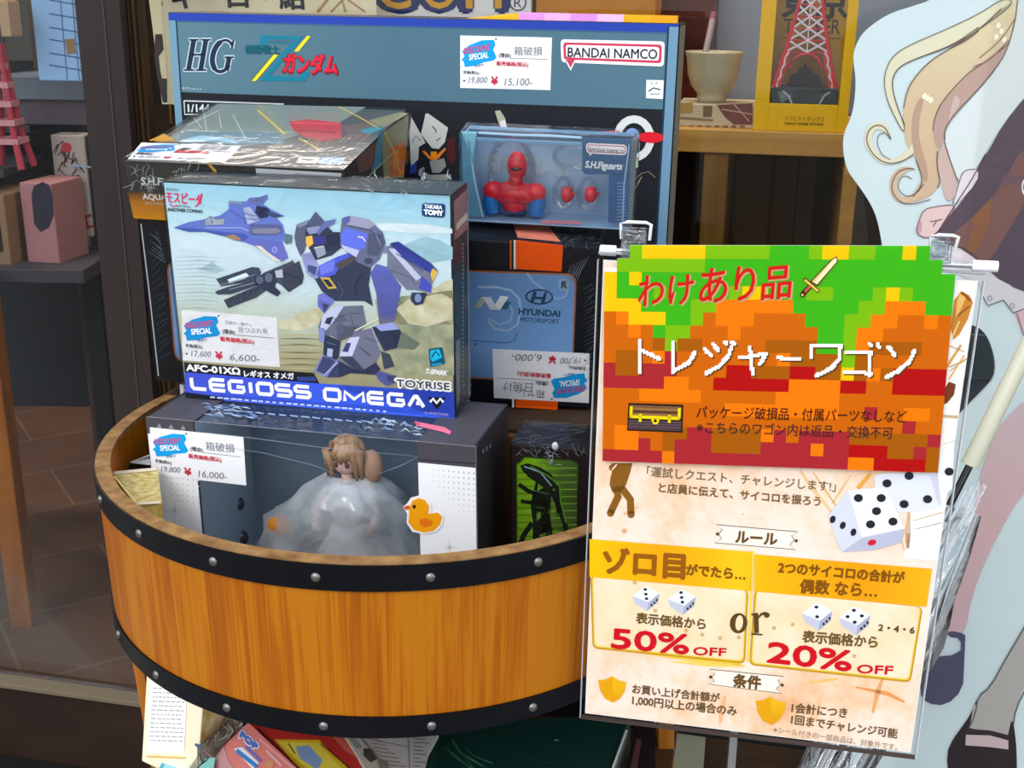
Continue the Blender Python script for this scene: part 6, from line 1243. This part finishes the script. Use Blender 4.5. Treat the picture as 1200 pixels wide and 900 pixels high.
# upper strand and main lock
s1 = smooth_poly(K1([(650, -10), (560, 50), (430, 110), (300, 165), (250, 205), (226, 270), (234, 340), (262, 405), (298, 470), (300, 440), (272, 370), (256, 310), (258, 268), (285, 230), (350, 202), (470, 160), (560, 105), (690, 10)]), 2)
A.poly(s1, '#d4cfb2', 3)
m1 = smooth_poly(K1([(700, -10), (640, 30), (560, 105), (470, 165), (400, 205), (348, 255), (310, 310), (294, 380), (298, 440), (302, 500), (330, 540), (350, 590), (368, 640), (330, 690), (290, 708), (330, 712), (390, 690), (420, 655), (422, 610), (414, 560), (420, 525), (440, 498), (438, 450), (480, 395), (560, 312), (640, 215), (670, 150), (696, 40)]), 2)
A.poly(m1, hairp, 3)
A.poly(smooth_poly(K1([(330, 540), (322, 430), (340, 360), (372, 330), (350, 420), (352, 500), (372, 560), (385, 620), (370, 650)]), 2), '#b2947c', 5)
A.poly(smooth_poly(K1([(665, 150), (600, 205), (530, 255), (480, 310), (425, 370), (405, 420), (400, 480), (415, 530), (440, 498), (440, 450), (480, 395), (560, 312), (640, 215)]), 2), '#b3968a', 5)
A.poly(smooth_poly(K1([(500, 360), (480, 330), (470, 350), (455, 420), (448, 450), (470, 400)]), 2), '#c4aaa0', 6)
A.poly(smooth_poly(K1([(690, 60), (660, 40), (640, 90), (650, 140), (675, 130)]), 2), '#d2c19e', 5)
for p in ((380, 345), (370, 338), (392, 352), (630, 90), (640, 110), (622, 130), (650, 140)): A.ell(K1([p])[0], 2.6, 3.8, '#efe8c8', 6, 20)
for p in ([(640, 30), (560, 105), (470, 165), (400, 205), (348, 255), (310, 310), (296, 380)], [(560, 95), (470, 158), (350, 202), (285, 230), (258, 268), (256, 310), (272, 370), (300, 438)], [(668, 150), (600, 205), (530, 250), (480, 300), (425, 365), (403, 420), (400, 460)], [(696, 0), (690, 60), (668, 150), (640, 215), (560, 312), (480, 395), (440, 450), (440, 498)], [(340, 560), (368, 640), (330, 690)], [(415, 530), (412, 580), (425, 640), (415, 660)], [(560, 108), (520, 140), (460, 170)]):
    A.line(smooth_poly(K1(p), 2, False), 1.1, ol, 9)
outl(s1, .9)
# curls
c1 = smooth_poly(K1([(350, 470), (335, 520), (290, 558), (240, 572), (205, 555), (178, 520), (170, 485), (182, 450), (208, 438), (236, 450), (250, 488)]), 2, False)
A.line(c1, [3, 4, 5, 6] + [7] * (len(c1) // 2 - 4) + [9] * (len(c1) - len(c1) // 2 - 6) + [6, 5, 4, 3, 2, 1], '#d4ceb2', 4)
A.line(smooth_poly(K1([(330, 545), (280, 572), (232, 574), (190, 545), (165, 500), (170, 460), (196, 438), (230, 442), (252, 488)]), 2, False), 1.1, ol, 9); A.line(smooth_poly(K1([(250, 488), (232, 462), (206, 474), (202, 505), (220, 545), (250, 560)]), 2, False), .9, ol, 9)
c2 = smooth_poly(K1([(368, 640), (340, 690), (300, 708), (268, 690), (258, 650), (268, 615), (300, 594), (332, 592)]), 2, False)
A.line(c2, [8] * (len(c2) - 6) + [7, 5, 4, 3, 2, 1], '#c9ae92', 4)
A.line(smooth_poly(K1([(390, 700), (330, 718), (285, 712), (255, 675), (255, 640), (275, 602), (310, 590), (335, 594)]), 2, False), 1, ol, 9); A.line(smooth_poly(K1([(368, 645), (340, 682), (305, 692), (275, 665), (280, 630), (300, 614), (325, 628)]), 2, False), .9, ol, 9)
# ribbon, sleeve, hand
A.poly(smooth_poly(K1([(700, -10), (760, -10), (760, 330), (640, 440), (570, 560), (548, 598), (500, 598), (488, 640), (462, 570), (442, 505), (446, 455), (500, 385), (600, 275), (660, 180), (690, 80)]), 1), '#cfd6d4', 4)
A.poly(smooth_poly(K1([(440, 500), (462, 570), (488, 640), (475, 690), (455, 712), (440, 690), (428, 640), (416, 580), (420, 530)]), 2), '#c3a8a0', 5); A.line(smooth_poly(K1([(440, 500), (462, 570), (488, 640)]), 2, False), 1.2, ol, 9)
A.poly(smooth_poly(K1([(500, 596), (560, 594), (555, 640), (480, 722), (468, 700), (485, 650)]), 1), '#d8cccf', 6); A.line(smooth_poly(K1([(545, 594), (505, 598), (488, 650), (468, 718)]), 2, False), 1, ol, 9)
hand = smooth_poly(K1([(352, 770), (368, 735), (410, 725), (470, 718), (476, 735), (440, 780), (412, 820), (375, 838), (338, 818)]), 1)
A.poly(hand, '#d8bab6', 6); outl(hand, 1.1, '#7a5a5a'); A.poly(smooth_poly(K1([(352, 770), (362, 780), (358, 822), (338, 818)]), 1), '#c4949a', 7); A.line(K1([(390, 778), (410, 775), (430, 770)]), 1, '#6a4a4a', 9); A.line(K1([(412, 775), (400, 795)]), 1, '#6a4a4a', 9)
for p in ([(690, 60), (640, 140), (560, 205)], [(665, 140), (600, 210), (540, 235)]): A.line(smooth_poly(K1(p), 2, False), 1, '#8a6a62', 10)
# dark skirt
skd = '#564852'; skb = '#77544e'
A.poly(smooth_poly(K1([(760, 300), (715, 350), (650, 430), (600, 520), (560, 585), (540, 655), (470, 745), (400, 830)]), 1, False) + K2([(300, 440), (440, 520), (520, 600), (700, 670), (760, 670)]) + K1([(830, 600), (830, 300)]), skd, 5)
A.poly(smooth_poly(K2([(640, -20), (720, -20), (720, 200), (600, 330), (490, 515), (440, 520), (320, 432), (305, 392), (400, 310), (500, 220), (580, 90)]), 1), skb, 6)
A.poly(K2([(500, 210), (490, 330), (430, 470), (375, 462), (410, 350), (400, 310)]), '#865a3e', 7).poly(K2([(655, 240), (720, 150), (720, 680), (600, 640), (530, 570), (490, 515), (590, 350)]), '#544752', 7)
A.poly(K2([(560, 100), (655, 105), (655, 150), (540, 150)]), '#6a5058', 7)
A.ell(K2([(655, 160)])[0], 3.4, 9, '#d8d2d4', 8); A.ell(K2([(655, 160)])[0], 1.4, 4, '#a03a44', 9)
A.line(smooth_poly(K2([(470, 0), (400, 130), (320, 250), (240, 375)]), 2, False), 1.1, '#4a3c40', 9)
# petticoat
pc = K2([(300, 440), (330, 430), (440, 520), (530, 600), (655, 665), (720, 690), (720, 760), (655, 745), (602, 762), (555, 700), (480, 727), (455, 680), (440, 620), (340, 580), (270, 560), (250, 500)])
A.poly(pc, '#c9c6c8', 6); A.line(K2([(720, 755), (655, 742), (602, 762), (555, 700), (480, 727), (455, 680)]), 1.1, '#6a6468', 9); A.line(smooth_poly(K2([(310, 435), (380, 460), (440, 515)]), 1, False), 2.4, '#5a4444', 9)
A.poly(K2([(300, 470), (370, 470), (440, 515), (400, 520), (330, 500)]), '#d8ccd0', 7)
for c_ in ((490, 692), (597, 728)): x, y = K2([c_])[0]; A.line([(x - 3, y), (x, y - 3.4), (x + 3, y), (x, y + 3.4), (x - 3, y)], .9, '#7a7478', 9)
A.poly(K2([(610, 765), (655, 745), (760, 760), (760, 920), (655, 880), (640, 840)]), '#cdaeb0', 5); A.line(K2([(620, 765), (640, 830), (660, 890)]), 1.2, '#8a6a70', 9)
# legs
lg1 = smooth_poly([(1176, 488), (1230, 450), (1230, 560), (1200, 575), (1178, 610), (1155, 655), (1138, 700), (1131, 745), (1106, 745), (1108, 722), (1122, 680), (1134, 640), (1142, 590), (1152, 540)], 2)
A.poly(lg1, grad_mat('leg_print', 'Z', .5, .9, [(0, '#c2a4aa'), (.5, '#c9a8a8'), (1, '#c4aeb0')]), 5)
A.poly(smooth_poly(K4([(280, 340), (350, 352), (350, 380), (345, 480), (340, 580), (272, 645), (190, 635), (165, 590), (172, 475), (188, 450), (330, 438), (332, 372), (280, 366)]), 1), '#4d4c64', 7)
lg2 = smooth_poly([(1225, 690), (1200, 735), (1178, 772), (1160, 805), (1146, 815), (1143, 835), (1135, 853), (1182, 866), (1187, 838), (1200, 800), (1230, 780)], 1)
A.poly(lg2, '#a9a49e', 6); A.line(smooth_poly([(1225, 690), (1200, 735), (1178, 772), (1160, 805), (1146, 815), (1143, 835), (1135, 853)], 1, False), 1.6, '#5a5458', 9); A.line(smooth_poly([(1187, 850), (1190, 830), (1205, 800)], 1, False), 1.6, '#5a5458', 9)
A.poly(smooth_poly(K4([(400, 610), (382, 680), (365, 738), (520, 770), (540, 690), (552, 760), (558, 830), (560, 960), (285, 960), (273, 840), (300, 780), (330, 740), (372, 680)]), 1), '#2a2226', 7)
A.poly(K4([(385, 640), (540, 680), (522, 765), (366, 735)]), '#a9a49e', 8); A.line(K4([(355, 745), (450, 752), (540, 775)]), 4.4, '#30282a', 9); A.poly(K4([(352, 762), (450, 765), (524, 785), (524, 822), (450, 812), (350, 805)]), '#c2acac', 8)
A.build('printed_figure')
mb = MB(); x1_ = (iv @ onB(1200, 400)).x + .2
mb.add([((iv @ onB(1140, 200)).x, -.004, .25), (x1_, -.004, .25), (x1_, -.004, 1.5), ((iv @ onB(1140, 200)).x, -.004, 1.5)], [(0, 1, 2, 3)], film_mat('loose_film', .01, .35, 7, 1.0, .18)); mb.build('clear_film', sd, fix=False)

c_ = atP(1128, 470, P0 - CN * .22, CN)
bn = thing('grey_bin', 'blue-grey banded bin inside the window, seen through the gap in the standee', 'bin', (c_.x, c_.y, .012))
gb = M('#6c7a82', .35, .4); hb2 = c_.z + .12
MB().lathe([(0, 0), (.07, 0), (.085, hb2), (.078, hb2), (.065, .03), (0, .03)], gb, 36).build('body', bn, smooth='auto')
for f_ in (.80, .84, .92): MB().lathe([(.0835, hb2 * f_), (.088, hb2 * f_ + .002), (.088, hb2 * f_ + .006), (.0835, hb2 * f_ + .008)], M('#56636b', .35, .4), 36).build('band', bn, smooth='auto')

# ================================================================== CLEAR UMBRELLA hanging beside the poster
UY = 1.22
ht, hb_ = atY(1206, 402, UY + .03), atY(1136, 546, UY)
um = thing('clear_umbrella', 'furled clear plastic umbrella with a cream handle and black shaft, beside the rules poster', 'umbrella', hb_)
iv2 = -hb_
ax = (hb_ - ht).normalized()
cm = M('#c2c0a8', .35, .4)
MB().tube([ht + iv2 + Vector((.03, .01, .035)), ht + iv2 + Vector((.012, .004, .02)), ht + iv2, Vector((0, 0, 0)) - ax * .02, Vector((0, 0, 0))], [.0082, .0088, .0092, .0098, .0098], cm, 24).build('handle', um, smooth='auto')
tip = atY(1110, 598, UY - .01) + iv2
MB().tube([Vector((0, 0, 0)), tip], .0042, M('#141416', .25, .6), 14).build('shaft', um, smooth='auto')
MB().tube([tip + ax * -.006, tip + ax * .012], [.0075, .0062], M('#b8bcc0', .2, .5, .9), 14).ball(tip + Vector((-.006, -.004, .006)), .0045, M('#c8ccd0', .2, .5, .9)).build('runner', um, smooth='auto')
b1_ = atY(965, 925, UY - .12) + iv2; c0_ = atY(1138, 600, UY) + iv2
UF = film_mat('umbrella_vinyl', .12, .9, 30, 1.0, .14, tint=(.92, .94, .96, 1), stretch=(1, 1, .35))
mb = MB(); n_ = 36; vs = []; fs = []; KN = 14
dirn = (b1_ - c0_).normalized(); e1 = dirn.cross(Vector((0, 1, 0))).normalized(); e2 = dirn.cross(e1)
for k_ in range(KN + 1):
    s_ = k_ / KN; c_ = c0_.lerp(b1_, s_); rr = .010 + .024 * min(1, s_ * 2.4) - .006 * s_
    for j in range(n_):
        a = 2 * math.pi * j / n_; w_ = 1 + .22 * math.sin(8 * a + 5 * s_) + .08 * math.sin(17 * a - 9 * s_)
        vs.append(c_ + (e1 * math.cos(a) + e2 * math.sin(a)) * rr * w_)
for k_ in range(KN):
    for j in range(n_): fs.append((k_ * n_ + j, k_ * n_ + (j + 1) % n_, (k_ + 1) * n_ + (j + 1) % n_, (k_ + 1) * n_ + j))
mb.add(vs, fs, UF); mb.build('canopy', um, smooth=True)
mb = MB(); ribm = M('#cfd4d6', .2, .6)
for j in range(6):
    a = 2 * math.pi * j / 6; off = (e1 * math.cos(a) + e2 * math.sin(a))
    mb.tube([c0_ + off * .006, c0_.lerp(b1_, .4) + off * .02, b1_ + off * .014], .0011, ribm, 6)
mb.build('ribs', um, smooth='auto')
for j in range(3):   # loose vinyl corners standing off the canopy near the runner
    a0_ = atY(1152 - j * 9, 566 + j * 4, UY - .012) + iv2; w_ = .010 - .002 * j
    p = [a0_ - e1 * w_ * .6, a0_ + e1 * w_ * .6, a0_ + dirn * .05 + e1 * w_ * .9, a0_ + dirn * .10 + e1 * .002, a0_ + dirn * .05 - e1 * w_ * .2]
    MB().prism(p, (.0, .0015, 0), UF).build('loose_fold', um)
# ================================================================== GOODS ON THE LOWER SHELF
sz = SZ
# pale text box standing at the left
p0_, p1_ = atY(166, 892, 1.20), atY(226, 893, 1.17); hgt = atY(172, 775, 1.2).z - p0_.z
t = thing('text_box', 'tall cream box covered in small print, standing under the left side of the tub', 'box', p0_, (0, R(9.2), math.atan2(p1_.y - p0_.y, p1_.x - p0_.x)))
bw = (p1_ - p0_).length; crm = M('#f3e8c8', .5)
MB().box((0, 0, 0), (bw, .05, hgt), crm).build('carton', t, .0012)
A = Art(face_of(t, bw, .05, hgt, 'front')); A.poly([(176, 796), (219, 822), (216, 882), (172, 882)], '#f8f6f2', 1)
for i in range(13):
    y = 806 + i * 5.1; x0_ = 180 - i * .4; x1__ = min(217 - i * .2, 186 + (i + 1) * 10)
    x = x0_
    while x < x1__ - 2: w_ = random.uniform(2, 7); A.line([(x, y + (x - 180) * .03), (min(x + w_, x1__), y + .3 + (x - 180) * .03)], 1.3, '#a8a8a8', 2); x += w_ + 1.4
A.line([(172, 886), (218, 888)], 2, '#e8b860', 2); A.build('printed_front')
A = Art(face_of(t, bw, .05, hgt, 'right')); A.uvpoly([(.001, .001), (.049, .001), (.049, hgt - .001), (.001, hgt - .001)], noise_mat('yellow_worn_edge', '#c8a850', '#f0e4b8', (60, 60, 60), .5), 1); A.build('printed_side')
q0 = atY(190, 900, 1.16)
t = thing('blue_box', 'pale blue box at the bottom edge of the photo under the cream text box', 'box', (q0.x - .01, 1.15, sz)); MB().box((0, 0, 0), (.07, .04, atY(190, 918, 1.15).z - sz), M('#4fa8c4', .45)).build('carton', t, .001)
A = Art(face_of(t, .07, .04, atY(190, 918, 1.15).z - sz, 'top')); A.uvpoly([(.005, .004), (.065, .004), (.065, .036), (.005, .036)], '#9fd6e0', 1); A.build('printed_top')
def goods(name, label, cat, q, z, thick, m):
    t, f_ = lying(name, label, cat, q, z, thick, m); return t, f_
t, f_ = goods('grey_print_box', 'dark greyish printed box behind the cream text box under the tub', 'box', [(231, 812), (288, 822), (268, 866), (231, 884)], .585, .08, M('#7a756c', .5))
A = Art(f_); A.line([(231, 835), (252, 845)], 4, '#7a2c30', 1).line([(238, 850), (244, 856)], 3, '#4a4c58', 1).line([(229, 862), (240, 862)], 6, '#b8b83a', 1).line([(229, 872), (236, 878)], 4, '#5a6a88', 1); A.build('printed_top')
t, f_ = goods('pink_box', 'salmon pink toy box with blue lettering in clear film, lying under the tub', 'box', [(291, 846), (262, 874), (238, 912), (300, 935), (372, 922)], .600, .06, M('#e88880', .4))
A = Art(f_); A.poly([(262, 874), (250, 893), (262, 912), (285, 915), (268, 893)], '#d8a0a0', 1)
A.text('POP', (281, 864), (300, 880), '#5a78c8', 3, h=7, bold=.1).text('POP', (280.5, 864.5), (300.5, 881), '#f4f0f4', 2, h=8, bold=.16)
A.poly([(274, 878), (284, 876), (304, 895), (296, 902)], '#f0f0f8', 2).line([(277, 880), (301, 899)], 5, '#4a8ad0', 3).line([(288, 875), (306, 893)], 3, '#6a7ac8', 3)
A.line([(304, 866), (352, 908)], 2.5, '#f4a8a4', 1).line([(312, 880), (330, 898)], 3, '#f0b8b4', 1); A.ell((316, 896), 5, 4, '#e0a070', 2); A.build('printed_top')
t, f_ = goods('wrinkled_film_pack', 'crumpled clear film bag with turquoise print beside the salmon pink box', 'bag', [(264, 838), (284, 838), (262, 868), (236, 915), (205, 925), (228, 890)], .605, .03, FILM_WAVY)
A = Art(f_)
for i in range(26): s_ = random.random(); x, y = 276 - 55 * s_, 842 + 62 * s_; A.line([(x - random.uniform(0, 8), y), (x + random.uniform(-4, 6), y + 8), (x - random.uniform(2, 12), y + 18)], [.4, 1.3, .4], random.choice(['#8f968c', '#c4c8c0', '#6a7068']), 1)
A.poly([(238, 890), (252, 888), (250, 905), (232, 905)], '#8fd8cc', 1); A.build('film_creases')
t, f_ = goods('red_box', 'red toy box with a yellow label under the tub, beside the salmon pink box', 'box', [(292, 838), (340, 845), (402, 856), (440, 925), (385, 930), (330, 885)], .590, .07, M('#b8302a', .4))
A = Art(f_); A.poly([(321, 867), (374, 867.5), (412, 905), (380, 925), (345, 895)], '#d8b01e', 1).poly([(326, 870), (372, 871), (402, 902), (380, 915), (350, 893)], '#e0c848', 2).poly([(346, 876), (362, 874), (378, 892), (372, 903), (352, 890)], '#8098c0', 3).line([(376, 872), (414, 905)], 1.4, '#5a3a20', 3).line([(338, 872), (346, 884)], 1.5, '#3a5a3a', 3).poly([(388, 862), (402, 860), (420, 890), (404, 880)], '#c86050', 1); A.build('printed_top')
paper = M('#b8b2ae', .6)
t, f_ = goods('white_leaflet', 'white printed leaflet lying under the tub between the red box and the dark green box', 'leaflet', [(408, 858), (514, 858), (502, 880), (490, 925), (440, 920), (420, 885)], .598, .008, paper)
A = Art(f_); A.line([(478, 860), (480, 900)], 1, '#7a7884', 1).line([(440, 868), (478, 876)], .9, '#8a8088', 1)
for i in range(8): A.line([(484, 866 + i * 4.5), (484 + random.uniform(8, 20), 867 + i * 4.5)], 1.1, '#6a6a80', 1)
for i in range(7): A.line([(432 + i * 3, 866 + i * 5), (446 + i * 4 + random.uniform(0, 12), 869 + i * 5)], 1.3, '#9a7a6a', 1)
A.line([(484, 862), (510, 862)], 1.2, '#8a3a58', 1); A.build('printed_lines')
t, f_ = goods('barcode_strip', 'narrow white strip with dark print lying across the leaflet beside the red box', 'leaflet', [(402, 860), (420, 862), (465, 915), (440, 920), (418, 885)], .6015, .003, M('#b0a89a', .6))
A = Art(f_); A.poly([(426, 877), (434, 878), (442, 890), (434, 894), (426, 886)], '#4a4038', 1).poly([(408, 864), (414, 864), (424, 876), (418, 878)], '#8a8484', 1).poly([(442, 892), (450, 892), (454, 905), (446, 905)], '#7a7468', 1); A.build('printed_marks')
grn = noise_mat('dark_green_board', '#10302a', '#17382f', (5, 5, 5), .4, 5)
t, f_ = goods('dark_green_box', 'large dark green box in glossy film lying under the right half of the tub', 'box', [(505, 846), (560, 846), (740, 836), (706, 918), (500, 925)], .585, .07, grn)
A = Art(f_)
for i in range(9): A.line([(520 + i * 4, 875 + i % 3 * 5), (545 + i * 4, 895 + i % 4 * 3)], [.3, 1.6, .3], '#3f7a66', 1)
A.line([(530, 868), (545, 890), (560, 905)], 2, '#2f6a54', 1).ell((652, 868), 3, .9, '#8a9a94', 1).line([(600, 885), (650, 896)], [.3, 1, .3], '#2c5248', 1).poly([(512, 862), (518, 860), (506, 905), (498, 905)], '#1a4438', 1); A.build('painted_film_glints')  # paler green strokes paint glints on the glossy film
e_ = [atZ(733, 858, .59), atZ(712, 915, .59)]
o = MB().prism([e_[0] + Vector((0, 0, .003)), e_[1] + Vector((0, 0, .003)), e_[1] + Vector((.002, 0, -.085)), e_[0] + Vector((.002, 0, -.085))], (.0025, 0, 0), M('#c8ccc8', .25)).build('clear_sheet_edge', None, origin=e_[1] + Vector((0, 0, -.085))); tag(o, 'upright clear plastic sheet edge right of the dark green box', 'plastic sheet')
t, f_ = goods('black_box', 'black box with a dim reddish side standing beside the dark green box', 'box', [(745, 846), (766, 848), (770, 925), (728, 925)], .597, .09, M('#151012', .4))
A = Art(f_); A.poly([(746, 866), (752, 868), (744, 915), (736, 912)], '#4a2c28', 1); A.build('printed_top')
bpy.context.view_layer.update()
